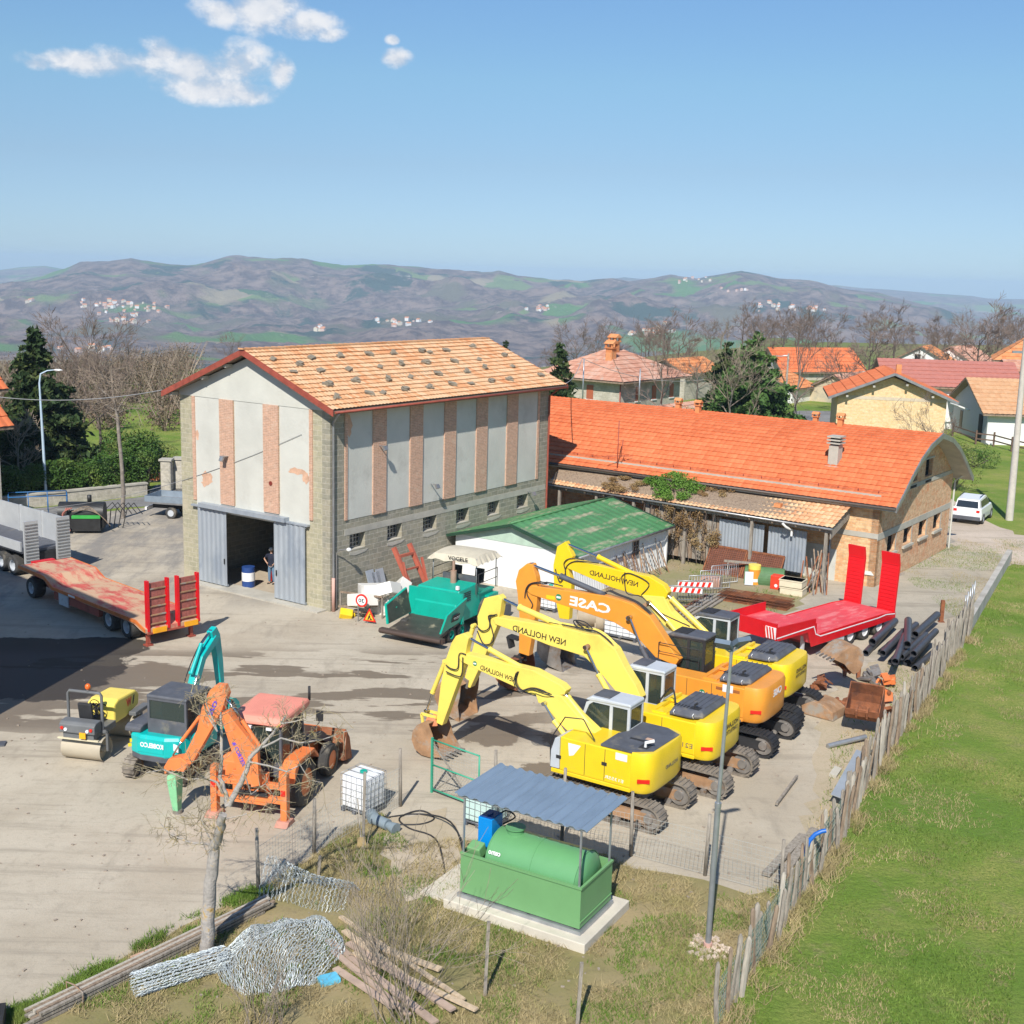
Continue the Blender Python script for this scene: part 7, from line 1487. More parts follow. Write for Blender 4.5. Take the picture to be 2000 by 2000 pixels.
# ---------------------------------------------------------------- black pipes heap
m_pipe = mat('black_plastic_pipe', (.055, .058, .068), .38, var=.15, sc=3); r0 = random.Random(4)
ends = [((1705, 1262), (1755, 1212), .0), ((1720, 1280), (1790, 1222), .0), ((1740, 1300), (1800, 1235), .0), ((1772, 1302), (1835, 1230), .0), ((1690, 1282), (1742, 1226), .0), ((1786, 1312), (1845, 1262), .0),
        ((1702, 1275), (1778, 1205), .3), ((1735, 1280), (1815, 1220), .3), ((1758, 1305), (1833, 1238), .32), ((1785, 1262), (1838, 1215), .34), ((1722, 1297), (1800, 1215), .3),
        ((1745, 1330), (1765, 1275), .62), ((1768, 1300), (1772, 1208), .7), ((1781, 1313), (1842, 1250), .6)]
for i, (a, b, z) in enumerate(ends):
    r = .135 if i % 3 else .155; p = at(*a)+Vector((0, 0, r+z)); q = at(*b)+Vector((0, 0, r+z+(.06 if z else 0))); p = at(a[0], a[1], 0)+Vector((0, 0, r+z)); d = (q-p).normalized(); q = p+d*min(3.6, (q-p).length*1.15)
    a_, b_ = frame_of(d); n = 20; m = MB(); vs = []
    for o_, rr2 in ((p, r), (q, r), (q, r*.86), (p, r*.86)): vs += [o_+(a_*cos(2*pi*k/n)+b_*sin(2*pi*k/n))*rr2 for k in range(n)]
    m.add(vs, [(j*n+k, j*n+(k+1) % n, ((j+1) % 4)*n+(k+1) % n, ((j+1) % 4)*n+k) for j in range(4) for k in range(n)], True); m.build('plastic_pipe', m_pipe)
    tag(bpy.data.objects[-1] if False else C.objects[-1], 'long black plastic drain pipe in the criss-cross heap by the stake fence', 'pipe', 'black pipes heaped by the stake fence')
# ---------------------------------------------------------------- scrap attachments by the fence
def scrap(name, px, az, label, cat, fn, z=0.):
    t = thing(name, at(*px, z), R(az), label, cat); fn(t); return t
def f1(t): o = bucket(t, (0, .95), 1.0, .82, 2.6, m_rustl, m_rust)
scrap('excavator_bucket', (1650, 1352), 200, 'upturned dusty digger bucket with teeth in the scrap by the fence', 'bucket', f1)
def f2(t): o = bucket(t, (0, .9), 1.1, .8, -1.9, m_rust, m_rust, teeth=False)
scrap('ditching_bucket', (1680, 1440), 245, 'round rusty bucket with open dark mouth lying against the stakes', 'bucket', f2)
def f3(t):
    MB().prism([(-.5, .02), (.5, .02), (.45, .35), (.1, .5), (-.35, .4)], -.3, .3).build('body', m_org2, t, bevel=.03); MB().tube((-.3, -.35, .4), (-.3, .35, .4), .1, 12).tube((.25, -.35, .38), (.25, .35, .38), .08, 12).build('pin', m_rust, t)
scrap('quick_coupler', (1712, 1368), 20, 'orange quick coupler head lying on the scrap heap', 'coupler', f3, .1)
def f4(t): MB().prism([(-.6, .02), (.55, .02), (.6, .3), (.2, .55), (-.2, .5), (-.55, .3)], -.5, .5).build('shell', m_rustl, t, bevel=.02); 
scrap('grab_shell', (1608, 1395), 140, 'flat tan steel grab shell on the ground', 'grab', f4)
def f5(t):
    for s in (-.25, .25): MB().pipe([(-.5, s, .05), (-.3, s, .6), (.1, s, .85), (.5, s, .7)], .07, 8).build('arm', m_rust, t)
    MB().box(-.2, .3, -.3, .3, .35, .55).build('crossbar', m_steel, t)
scrap('ripper_frame', (1665, 1318), 70, 'curved rusty ripper frame at the top of the scrap heap', 'attachment', f5)
for i, (x, y, az_, lab) in enumerate(((1600, 1345, 30, 'bent rusty plate at the left of the scrap heap'), (1642, 1300, 80, 'rusty beam piece at the top left of the scrap heap'), (1735, 1340, 120, 'orange rusty casting by the stakes behind the scrap'), (1640, 1385, 160, 'rusty toothed plate between the two scrap buckets'), (1725, 1400, 60, 'rusty lump of iron squeezed against the stakes'), (1700, 1330, 10, 'grey iron bracket in the middle of the scrap heap'))):
    r0 = random.Random(90+i); o = MB()
    for k in range(5): o.obox((r0.uniform(-.35, .35), r0.uniform(-.3, .3), r0.uniform(.1, .4)), r0.uniform(.2, .8), r0.uniform(.06, .35), r0.uniform(.04, .2), r0.uniform(0, 3), r0.uniform(-.6, .6), r0.uniform(-.5, .5))
    o.tube((-.3, 0, .2), (.3, .1, .35), .07, 10).build('iron_scrap', (m_rust, m_rustl, m_org2, m_rust, m_rust, m_steel)[i], None); o = C.objects[-1]; o.location = at(x, y); o.rotation_euler[2] = R(az_); tag(o, lab, 'scrap iron')
tag(MB().tube(at(1616, 1462)+Vector((0, 0, .08)), at(1690, 1450)+Vector((0, 0, .2)), .08, 12).build('metal_pipe', m_gal), 'grey metal pipe lying below the rusty bucket', 'pipe')
for i, (a, b, c, d, w, lab, m) in enumerate(((1632, 1578, 1680, 1498, .32, 'crumpled sheet of greenish tin leaning on the stakes', m_corr), (1626, 1520, 1636, 1508, .22, 'broken pale stone block in the weeds by the stakes', m_conc2))):
    p, q = at(a, b), at(c, d); tag(MB().bar(p+Vector((0, 0, .35-.28*i)), q+Vector((0, 0, .5-.38*i)), w, .03+.08*i, up=(.3, .2, 1)).build('tin_sheet' if i == 0 else 'stone_block', m), lab, 'tin sheet' if i == 0 else 'stone')
b0 = at(1600, 1735); pts = [Vector((*(b0.xy+Vector((a, 0))), c)) for a, c in ((-.42, .85), (-.40, 1.05), (-.33, 1.25), (-.2, 1.42), (-.05, 1.5), (.05, 1.52))]
tag(MB().pipe(pts, .055, 10).build('blue_pipe', mat('bright_blue', (.015, .13, .50), .4)), 'bent bright blue plastic pipe on top of the stake fence', 'pipe')
for i, (a, b, lab) in enumerate((((1495, 1715), (1568, 1640), 'broad grey plank lying by the fence corner, left one'), ((1520, 1728), (1590, 1628), 'broad grey plank lying by the fence corner, right one'), ((1516, 1577), (1556, 1524), 'short stick of wood alone on the concrete behind the excavators'))):
    p, q = at(*a), at(*b); tag(MB().bar(p+Vector((0, 0, .1)), q+Vector((0, 0, .14)), .22 if i < 2 else .07, .07, up=(0, 0, 1)).build('plank', m_wood), lab, 'plank')
# ---------------------------------------------------------------- netting rolls, timber and bits in the lower left plot
m_net = mat('galvanised_net', (.52, .57, .58), .5, .2, var=.2, sc=1)
JR = random.Random(2)
def chain(fn, nu, nv, r, name, label, cat):
    """wire netting: zig-zag wires over a surface fn(u, v)"""
    m = MB()
    for i in range(nu):
        for sgn in (0, 1):
            pts = []
            for j in range(nv+1):
                u = (i+(.5 if (j+sgn) % 2 else 0.)+.25)/nu; pts.append(fn(min(u, 1.), j/nv)+Vector((JR.uniform(-1, 1), JR.uniform(-1, 1), JR.uniform(-.6, 1)))*.022)
            m.pipe(pts, r, 3, False)
    return tag(m.build(name, m_net, fix=False), label, cat)
def roll(p, q, r0_, turns=3):
    d = q-p; a, b = frame_of(d)
    def fn(u, v): th = u*2*pi*turns; rr_ = r0_*(1-.12*u*turns/3); return p+d*v+(a*cos(th)+b*sin(th))*rr_
    return fn
ra, rb_ = at(262, 1945)+Vector((0, 0, .24)), at(440, 1890)+Vector((0, 0, .24)); chain(roll(ra, rb_, .25, 2), 44, 26, .006, 'netting_roll', 'roll of wire netting lying on grass below the pole bundle', 'netting roll')
pc = at(550, 1872)
def pile(u, v):
    x = 2*u-1; y = 2*v-1; X = x*math.sqrt(1-y*y/2); Y = y*math.sqrt(1-x*x/2); q = X*X+Y*Y; return Vector((pc.x+1.3*X+.12*sin(3*Y), pc.y+1.42*Y+.1*sin(4*X), .05+.5*max(0., 1-q)**.6*(1+.2*sin(5*X+2)*cos(4*Y))+.05*sin(9*x+4*y)))
chain(pile, 46, 54, .0075, 'netting_heap', 'big rounded heap of grey wire netting beside the leaning tree', 'netting')
n0, n1 = at(512, 1735), at(690, 1790)
def drape(u, v):
    p = at(510, 1745).lerp(at(680, 1760), u); top = 1.05*(1-u*.55); return Vector((p.x+.25*v, p.y-.5+v*1.0+.1*sin(6*u), .04+top*(1-abs(2*v-1))**.8*(1-.3*v)+.06*sin(7*u+3*v)))
chain(drape, 22, 34, .006, 'netting_sheet', 'draped sheet of wire netting hanging from the fence post over the heap', 'netting')
w0, w1_ = at(58, 1996), at(512, 1775); r0 = random.Random(9); t = thing('pole_bundle', (0, 0, 0), 0, 'long tied bundle of thin timber poles lying by the foreground tree', 'timber')
for i in range(15):
    lay = i//6; o = Vector((r0.uniform(-.02, .02), 0, .05+lay*.085)); k = (i % 6-2.5)*.09; dd = (w1_-w0).normalized(); sd_ = Vector((-dd.y, dd.x, 0)); a = w0+sd_*k+o-dd*r0.uniform(-.1, .3); b = w1_+sd_*(k*.9)+o+dd*r0.uniform(-.2, .4); MB().bar(a, b, .07, .055, up=(0, 0, 1)).build('timber_pole', (m_wood, m_wood2, MATS['pale_wood'] if 'pale_wood' in MATS else m_wood)[i % 3], t)
c = w0.lerp(w1_, .17); MB().pipe([c+sd_*x+Vector((0, 0, z)) for x, z in ((-.28, .02), (-.3, .28), (0, .33), (.3, .28), (.28, .02))], .015, 5).build('tie', m_rustl, t)
r0 = random.Random(14)
pl = [((665, 1795), (905, 1965)), ((680, 1850), (885, 1990)), ((672, 1830), (870, 1975)), ((640, 1840), (850, 2010)), ((690, 1870), (930, 1990)), ((650, 1870), (800, 1990)), ((700, 1840), (860, 1905)), ((655, 1900), (770, 1985))]
for i, (a, b) in enumerate(pl):
    p, q = at(*a), at(*b); tag(MB().bar(p+Vector((0, 0, .06+.05*(i % 3))), q+Vector((0, 0, .08+.06*((i+1) % 3))), r0.uniform(.1, .18), .045, up=(0, 0, 1)).build('board', (mat('light_board', (.52, .40, .27), .85, var=.2, sc=3, stretch=(4, 4, 1)), mat('pinkish_board', (.42, .31, .24), .9, var=.2, sc=3))[i % 2]), 'loose weathered board in the pile right of the netting heap', 'board', 'loose boards beside the netting heap')
tag(MB().obox(at(642, 1918)+Vector((0, 0, .06)), .42, .3, .1, rz=.5).build('blue_tub', mat('light_blue_plastic', (.12, .48, .68), .4)), 'light blue plastic piece on the grass under the netting', 'plastic')
tag(MB().obox(at(270, 1873)+Vector((0, 0, .05)), .3, .12, .1, rz=.8).obox(at(300, 1862)+Vector((0, 0, .05)), .35, .12, .1, rz=.55).build('brick', mat('brick_bit', (.56, .35, .25))), 'broken pink bricks on the verge beside the pole bundle', 'brick') 
kp = at(12, 1990); t = thing('stone_trough', (kp.x-.35, kp.y-.5, 0), .3, 'dark weathered stone block corner at the bottom left', 'stone'); MB().box(-.5, .35, -.4, .35, 0, .55).build('block', m_slate, t, bevel=.05); MB().box(.36, .5, -.3, .3, 0, .4).build('foot', m_blk, t)
tag(MB().obox(at(-6, 1455)+Vector((0, 0, .03)), .5, .35, .06, rz=.2).build('drain_cover', m_hood), 'dark drain cover cut by the left edge of the yard', 'drain cover')
# grey barrels, hoses and bits by the path
t = thing('submersible_pump', at(735, 1612), R(-40), 'grey cylindrical motor lying in the weeds by the path', 'motor'); MB().tube((-.1, 0, .16), (.45, 0, .16), .15, 16).tube((.45, 0, .16), (.75, 0, .13), .1, 16, .17).build('casing', mat('slate_blue', (.20, .25, .28), .5), t); MB().tube((-.35, .15, .15), (-.1, .0, .16), .17, 14).build('end_cap', MATS['slate_blue'], t)
hz = [at(748, 1600), at(820, 1592), at(880, 1625), at(905, 1690), at(900, 1760), at(870, 1765), at(868, 1700), at(850, 1640), at(800, 1620), at(780, 1600), at(820, 1585), at(848, 1600), at(820, 1612), at(760, 1612)]
tag(C.objects[hose(None, [p+Vector((0, 0, .03+.25*(i in (2, 3)))) for i, p in enumerate(hz)], .024).name], 'long black hose curling over the path to the fuel tank', 'hose')
t = thing('shovel', at(706, 1656), .3, 'shovel with tan blade leaning by the white container', 'shovel'); MB().bar((0, 0, .05), (-.08, .15, 1.3), .03, .03).build('handle', MATS['pale_wood'], t); MB().prism([(-.12, 0), (.12, 0), (.1, .3), (-.1, .3)], -.02, .0).build('blade', mat('tan_steel', (.45, .33, .16)), t)
# ---------------------------------------------------------------- clutter along the barn
def wz(px, z=0): return at(*px, z)
m_wp = mat('white_plastic', (.70, .68, .63), .55, var=.06, sc=2)
def barrier(p, az, tilt, roll_, label):
    o = MB(); o.prism([(-.5, 0), (.5, 0), (.46, .25), (.4, .5), (.32, .68), (-.32, .68), (-.4, .5), (-.46, .25)], -.2, .2).prism([(-.35, .1), (-.2, .1), (-.2, .55), (-.35, .55)], -.23, -.2).prism([(.2, .1), (.35, .1), (.35, .55), (.2, .55)], -.23, -.2).prism([(-.07, .1), (.08, .1), (.08, .55), (-.07, .55)], -.23, -.2)
    x = o.build('road_barrier', m_wp, None, bevel=.03); x.scale = (1.3,)*3; x.location = p; x.rotation_euler = (tilt, roll_, R(az)); return tag(x, label, 'barrier', 'white plastic barriers heaped by the barn')
barrier(wz((742, 1197)), -20, 0, .05, 'white plastic barrier standing upright beside the tipped pile'); barrier(wz((705, 1172), .6), 30, 1.3, .1, 'white plastic barrier lying on its side at the left of the pile')
barrier(wz((742, 1160), .85), 60, 1.1, .3, 'white plastic barrier on top of the pile, tilted towards the yard'); barrier(wz((770, 1165), .5), 80, .7, -.4, 'white plastic barrier at the right of the pile, leaning over'); barrier(wz((728, 1150), 1.0), 10, 1.45, .0, 'long thin white barrier lying across the pile top')
fr = thing('timber_rack', wz((690, 1205)), R(-25), 'brown timber trestle frame under the white plastic barriers', 'rack')
for a, b in (((-.9, .4, .9), (1.2, .4, .95)), ((-.9, .4, 0), (-.9, .4, .9)), ((1.2, .4, 0), (1.2, .4, .9)), ((-.9, .4, .1), (.6, .5, .9)), ((.2, .2, .0), (1.2, .6, 1.0)), ((-.7, -.1, .4), (.9, .5, .5)), ((-.5, .1, .2), (.7, -.1, .3))): MB().bar(a, b, .07, .07).build('beam', m_wood2 if a[2] else m_wood, fr)
t = thing('speed_limit_sign', wz((707, 1215)), R(-20), 'round red rimmed 30 sign beside the barn pipe', 'road sign')
MB().box(-.2, -.16, -.02, .02, 0, 1.15).build('leg', m_gutter, t)
q = MB().tube((0, -.05, .95), (0, -.03, .95), .28, 28); q.build('rim', m_refl, t); MB().tube((0, -.06, .95), (0, -.05, .95), .2, 28).build('face', m_whitet, t); text('30', (-.14, -.063, .86), (.12, -.063, .86), .18, m_blackt, t, bold=.02)
t = thing('roadworks_sign', wz((722, 1218)), R(-20), 'yellow triangular roadworks sign with red rim leaning at the clutter', 'road sign')
MB().prism([(-.3, .1), (.3, .1), (0, .68)], -.03, -.01).build('rim', m_refl, t); MB().prism([(-.2, .16), (.2, .16), (0, .55)], -.04, -.03).build('face', mat('sign_yellow', (.80, .45, .02)), t)
sg = MB().prism([(-.09, .18), (-.03, .18), (.0, .28), (.05, .18), (.1, .18), (.04, .3), (.05, .36), (-.02, .38)], -.046, -.04).tube((.03, -.043, .42), (.03, -.046, .42), .03, 10).prism([(.02, .18), (.15, .18), (.09, .24)], -.046, -.04); sg.build('symbol', m_blackt, t)
MB().bar((-.1, .0, 0), (.0, .12, .6), .03, .03).build('stand', m_gutter, t)
t = thing('yellow_tray', wz((676, 1207)), R(10), 'bright yellow plastic tray thrown at the foot of the barn pipe', 'tray'); MB().obox((0, 0, .18), .55, .4, .3, rx=.5, ry=.2).obox((.2, .2, .1), .4, .2, .2).build('tray', m_yel, t, bevel=.04)
t = thing('red_lifting_frame', w2(3.6, -1.1), R(AZW), 'rusty red loader frame with two tapered arms leaning on the barn wall', 'frame')
for x in (0, 1.35):
    MB().bar((x+.25*(x < 1), -.5, .1), (x*.82+.1, .65, 2.3), .14, .2).build('arm', m_rust if 0 else mat('brick_red_paint', (.40, .10, .06), .6, var=.15), t); MB().bar((x-.1, -.55, .1), (x+.1, .1, 1.7), .08, .12).build('brace', MATS['brick_red_paint'], t)
MB().bar((.1, .4, 1.9), (1.3, .4, 1.9), .12, .12).bar((.2, .1, 1.3), (1.3, .1, 1.3), .08, .08).build('crossbar', MATS['brick_red_paint'], t)
t = thing('green_skip', w2(4.2, -2.0), R(AZW), 'low teal scrap box behind the paver hopper', 'skip'); MB().box(0, 1.6, -.4, .4, .1, .55).build('box', m_teal2, t); MB().box(.2, 1.4, -.3, .3, .55, .65).build('load', m_rust, t)
for i, (x, h) in enumerate(((2.4, 1.5), (2.75, 1.35), (3.05, 1.45))): tag(MB().box(-.25, .25, -.04, .0, 0, h).build('tin_sheet', m_corr), 'grey metal panel leaning on the barn wall behind the barriers', 'panel', 'metal panels leaning on the barn').matrix_world = Matrix.Translation(w2(x, -.55)) @ Matrix.Rotation(R(AZW), 4, 'Z') @ Matrix.Rotation(-.3, 4, 'X')
# in the doorway
d = thing('blue_drum', Mb @ Vector((.7, 5.75, .03)), 0, 'blue and white drum just inside the barn door', 'drum'); MB().tube((0, 0, 0), (0, 0, .95), .3, 20).build('barrel', mat('drum_blue', (.02, .06, .22), .4), d); MB().tube((0, 0, .3), (0, 0, .7), .305, 20).build('label_band', m_whitet, d)
for (x, y, m, s, lab, cat) in ((2.2, 5.6, m_refl, .3, 'red fuel can standing inside the dark barn', 'can'), (2.6, 4.3, m_gutter, .4, 'grey bin in the dark behind the standing man', 'bin'), (2.9, 5.2, m_grn, .25, 'small green box inside the barn', 'box')):
    o = thing(lab.split()[1]+'_'+cat, Mb @ Vector((x, y, .03)), R(AZW), lab, cat); MB().box(-s/2, s/2, -s/2, s/2, 0, s*1.6).build('body', m, o, bevel=.03); MB().box(-s/4, s/4, -s/4, s/4, s*1.6, s*1.72).build('lid', m_blk, o)
# ---------------------------------------------------------------- clutter in front of the lean-to
def hp(x, y, z=0): return Matrix.Translation(O0) @ Matrix.Rotation(R(AZO), 4, 'Z') @ Vector((x, y, z))
def hthing(name, x, y, rz, label, cat, group=None): return thing(name, hp(x, y), R(AZO)+rz, label, cat, group)
m_rmesh = mat('rusty_net', (.22, .075, .04), .85, var=.3, sc=4)
for i, (y0, y1) in enumerate(((7.9, 5.9), (5.8, 3.9))):
    t = hthing('rusty_mesh_panel', -2.0, y1, 0, 'rusty mesh sieve panel leaning on the lean-to, '+('left of the pair' if i == 0 else 'right of the pair'), 'mesh panel', 'rusty mesh panels by the lean-to'); w = y0-y1
    f = MB().bar((-.7, 0, .05), (.1, 0, 1.25), .07, .07).bar((-.7, w, .05), (.1, w, 1.25), .07, .07).bar((-.7, 0, .05), (-.7, w, .05), .07, .07).bar((.1, 0, 1.25), (.1, w, 1.25), .09, .09); f.build('frame', m_rust, t); g = MB()
    for k in range(18): y = w*k/17; g.bar((-.7, y, .05), (.1, y, 1.25), .02, .02)
    for k in range(14): a = k/13; g.bar((-.7+.8*a, 0, .05+1.2*a), (-.7+.8*a, w, .05+1.2*a), .02, .02)
    g.build('mesh', m_rmesh, t); MB().add([(-.66, .05, .06), (-.66, w-.05, .06), (.1, w-.05, 1.2), (.1, .05, 1.2)], [(0, 1, 2, 3)]).build('mesh_backing', mat('dark_rust', (.13, .055, .035), .9), t)
t = hthing('green_tank_shell', -2.5, 3.6, R(20), 'cut open green barrel shell lying by the grey sheets', 'tank shell'); n = 18; vs = []
for x in (0, 1.9):
    for rr_ in (.55, .52): vs += [(x, rr_*cos(pi*(k/n*1.3-.15)), .25+rr_*sin(pi*(k/n*1.3-.15))) for k in range(n+1)]
m = MB(); k_ = n+1; m.add([(v[1], v[0], v[2]) for v in vs], [(i, i+1, 2*k_+i+1, 2*k_+i) for i in range(n)]+[(k_+i, 3*k_+i, 3*k_+i+1, k_+i+1) for i in range(n)]+[(i, k_+i, k_+i+1, i+1) for i in range(n)]+[(2*k_+i, 2*k_+i+1, 3*k_+i+1, 3*k_+i) for i in range(n)]); m.build('shell', mat('moss_green', (.08, .17, .07), .7, var=.2, sc=3), t)
for i, (a, b, z, lab) in enumerate(((1522, 1170, 0, 'lower of two stacked cream plastic crates'), (1520, 1160, .38, 'upper of two stacked cream plastic crates'))):
    t = thing('plastic_crate', at(a, 1160)+Vector((0, 0, z)), R(-30), lab, 'crate'); MB().box(0, 1.1, 0, .8, 0, .36).build('body', mat('cream_plastic', (.66, .58, .42), .6, var=.08), t, bevel=.03); MB().box(-.02, 1.12, -.02, .82, .31, .36).build('rim', MATS['cream_plastic'], t)
t = thing('red_canister', at(1503, 1150), R(-30), 'red square canister with a white badge in front of the crates', 'canister'); MB().box(0, .55, 0, .5, 0, .68).build('body', mat('signal_red', (.70, .05, .02), .45), t, bevel=.04); MB().tube((.3, -.01, .2), (.3, .0, .2), .08, 12).build('badge', m_whitet, t)
t = thing('orange_drum', at(1472, 1140), 0, 'faded orange and yellow drum with striped sides', 'drum'); MB().tube((0, 0, 0), (0, 0, .95), .3, 18).build('barrel', m_ora, t); MB().tube((0, 0, .75), (0, 0, .96), .305, 18).build('band', m_yel2, t); MB().tube((0, 0, .15), (0, 0, .3), .305, 18).build('band', m_whitet, t)
t = thing('saw_horse', at(1440, 1128), R(-15), 'wooden trestle in front of the rusty mesh', 'trestle'); MB().bar((-.7, 0, .8), (.9, 0, .8), .1, .1).build('beam', m_wood, t)
for x in (-.5, .7):
    for s in (-1, 1): MB().bar((x, s*.3, 0), (x, 0, .8), .05, .05).build('leg', m_wood, t)
t = thing('figure_board', at(1462, 1140), R(-10), 'small grey and white painted board leaning on the orange drum', 'board'); MB().obox((0, -.35, .35), .4, .04, .65, rx=-.3).build('board', m_cabg, t); MB().obox((0, -.375, .35), .2, .03, .5, rx=-.3).build('panel', m_whitet, t)
r0 = random.Random(31); mtn = MB()
sp = at(1420, 1165)
for i in range(3):
    t = thing('rebar_mat', at(1400+i*38, 1172+i*6), R(-32), ['rusty grid mat stack, left part on the earth', 'rusty grid mat stack, middle part on the earth', 'rusty grid mat stack, right part on the earth'][i], 'rebar mats', 'rusty grid mats')
    for L2 in range(3):
        g = MB()
        for k in range(12): g.tube((k*.13, 0, .08+L2*.13), (k*.13, 1.1, .08+L2*.13), .012, 4)
        for k in range(9): g.tube((0, k*.135, .1+L2*.13), (1.45, k*.135, .1+L2*.13), .012, 4)
        g.build('grid', m_rust, t)
    MB().box(0, 1.45, 0, 1.1, .01, .06+.0).build('rust_plate', m_rust, t)
r0 = random.Random(8)
for k in range(16):
    p = at(1560+k*3.6, 1160+4*sin(k)); q = hp(-1.6+r0.uniform(-.4, .3), 1.9+r0.uniform(-.2, 1.1), r0.uniform(1.1, 1.9)); tag(MB().bar(p, q, .06, .05).build('steel_bar', (m_rust, m_wood2, m_steel)[k % 3]), 'rusty bar leaning in the bundle at the end of the lean-to', 'bar', 'bars leaning at the lean-to end')
t = thing('wheelbarrow', at(1688, 1142), R(150), 'upturned pale wheelbarrow between the tall red ramps', 'wheelbarrow'); MB().prism([(-.5, .6), (.5, .6), (.35, .78), (-.35, .78)], -.35, .35).build('tray', m_wp, t); MB().bar((-.6, -.25, .5), (.5, -.2, .3), .03, .03).bar((-.6, .25, .5), (.5, .2, .3), .03, .03).bar((-.3, -.25, 0), (-.3, -.25, .6), .03, .03).bar((-.3, .25, 0), (-.3, .25, .6), .03, .03).build('frame', m_hood, t); wheel(t, (.5, 0, .18), .18, .07)
for i in range(5):
    t = thing('crowd_barrier', at(1300+i*22, 1185-i*10), R(-8+i*9), ['grey tubular barrier with red and white band, leftmost', 'grey tubular barrier with red and white band, second from left', 'grey tubular barrier, middle of the leaning five', 'grey tubular barrier, second from right', 'grey tubular barrier, rightmost of the leaning five'][i], 'barrier', 'tubular barriers behind the excavators')
    f = MB().pipe([(0, 0, .1), (0, 0, 1.0), (1.6, 0, 1.0), (1.6, 0, .1), (0, 0, .1)], .022, 6); f.build('frame', m_gal, t); g = MB()
    for k in range(1, 12): g.tube((k*.135, 0, .1), (k*.135, 0, 1.0), .01, 4)
    g.build('bars', m_gal, t)
    if i < 2:
        b_ = MB().box(0, 1.6, -.03, -.022, .72, .95).build('band', m_whitet, t); s = MB()
        for k in range(6): s.prism([(k*.27, .725), (k*.27+.13, .725), (k*.27+.2, .945), (k*.27+.07, .945)], -.036, -.03)
        s.build('red_stripes', m_refl, b_)
t = thing('brick_stack', at(1368, 1148), R(-15), 'small stack of pinkish bricks on a pallet', 'bricks'); MB().box(0, .9, 0, .6, .1, .5).build('bricks', mat('stack_brick', (.45, .25, .18), .9, var=.2, sc=8), t); MB().box(-.05, .95, -.05, .65, 0, .1).build('pallet', m_wood, t)
for i in range(5): p, q = at(1290+i*14, 1215), at(1380+i*14, 1165-i*2); tag(MB().bar(p+Vector((0, 0, .06)), q+Vector((0, 0, .08)), .14, .06, up=(0, 0, 1)).build('plank', (m_wood, m_rust)[i == 0]), 'grey plank on the ground between barriers and grid mats', 'plank', 'planks on the earth by the grid mats')
r0 = random.Random(12); bx_ = at(1232, 1140)
for k in range(18):
    x = 3.6+k*.26; p = w2(SX0+x, SY0-r0.uniform(.5, .9)); q = w2(SX0+x+r0.uniform(-.5, .4), SY0-.06, r0.uniform(1.0, 1.7)); tag(MB().bar(p, q, .045, .035).build('wooden_lath', m_wood2 if k % 2 else m_rustl), 'thin rusty or wooden lath leaning on the white shed wall', 'lath', 'laths leaning on the white shed')
t = thing('mesh_sheet', w2(SX0+2.2, SY0-.5), R(AZW), 'rusty reinforcement mesh leaning on the white shed', 'mesh'); g = MB()
for k in range(20): g.bar((k*.17, 0, .05), (k*.17, .42, 1.3), .012, .012)
for k in range(8): a = k/7; g.bar((0, .42*a, .05+1.25*a), (3.3, .42*a, .05+1.25*a), .012, .012)
g.build('mesh', m_rust, t)
# big pipes beyond the orange boom
for i, (a, b) in enumerate(((1150, 1222), (1185, 1232))): p = at(a, b); tag(MB().ring((p.x, p.y, .42), [(.42, -.5), (.42, .5), (.36, .5), (.36, -.5), (.42, -.5)], 24, 'x').build('concrete_pipe', mat('pipe_tan', (.38, .31, .22), .8)), ('left' if i == 0 else 'right')+' of two short tan concrete pipe rings beyond the orange boom', 'pipe')
# ---------------------------------------------------------------- left background
t = thing('blue_cage', at(18, 1010), R(22), 'blue metal railing pen by the street lamp', 'railing'); m_bl2 = mat('blue_paint', (.02, .12, .30), .5)
for (a, b) in (((0, 0), (3.2, 0)), ((0, 0), (0, 1.6)), ((3.2, 0), (3.2, 1.6)), ((0, 1.6), (3.2, 1.6))):
    MB().tube((*a, 1.15), (*b, 1.15), .035, 6).build('rail', m_bl2, t)
    for k in range(4): x = a[0]+(b[0]-a[0])*k/3; y = a[1]+(b[1]-a[1])*k/3; MB().tube((x, y, 0), (x, y, 1.15), .03, 6).build('bar', m_bl2, t)
t = thing('tar_boiler', at(112, 1042), R(8), 'black tar boiler with rusty hoses and a bright green strip', 'tar boiler'); m_tar = mat('tar_black', (.02, .02, .02), .5, var=.3, sc=3)
MB().tube((0, .8, 1.0), (2.4, .8, 1.0), .62, 18).box(0, 2.4, .1, 1.4, .25, .75).build('vessel', m_tar, t); MB().box(.8, 2.3, -.1, .1, .15, .85).build('tray', m_tar, t); MB().box(.8, 2.3, -.13, .12, .85, 1.0).build('green_strip', mat('vivid_green', (.04, .35, .06), .5), t)
MB().tube((1.6, .8, 1.6), (1.6, .8, 2.0), .12, 8).build('chimney', m_tar, t)
for k in range(4): hose(t, [(.5+.1*k, .1, 1.4), (.35, -.2, .8+.1*k), (.5+.08*k, -.25, .2)], .035, mat('red_hose', (.35, .12, .09)))
for k in range(3): hose(t, [(.8, .0, 1.2), (1.6, .1, 1.3+.1*k), (2.3, .0, 1.0), (2.8, .1, .4)], .02, m_wood2)
t = thing('yellow_lantern', at(120, 1048), 0, 'small yellow and black pump below the tar hoses', 'pump'); MB().tube((0, 0, 0), (0, 0, .35), .18, 12).build('base', m_blk, t); MB().tube((0, 0, .35), (0, 0, .48), .16, 12).build('cap', m_yel, t)
t = thing('harrow_frame', at(205, 1030), R(0), 'dark bent iron harrow frame beside the thin tree', 'frame')
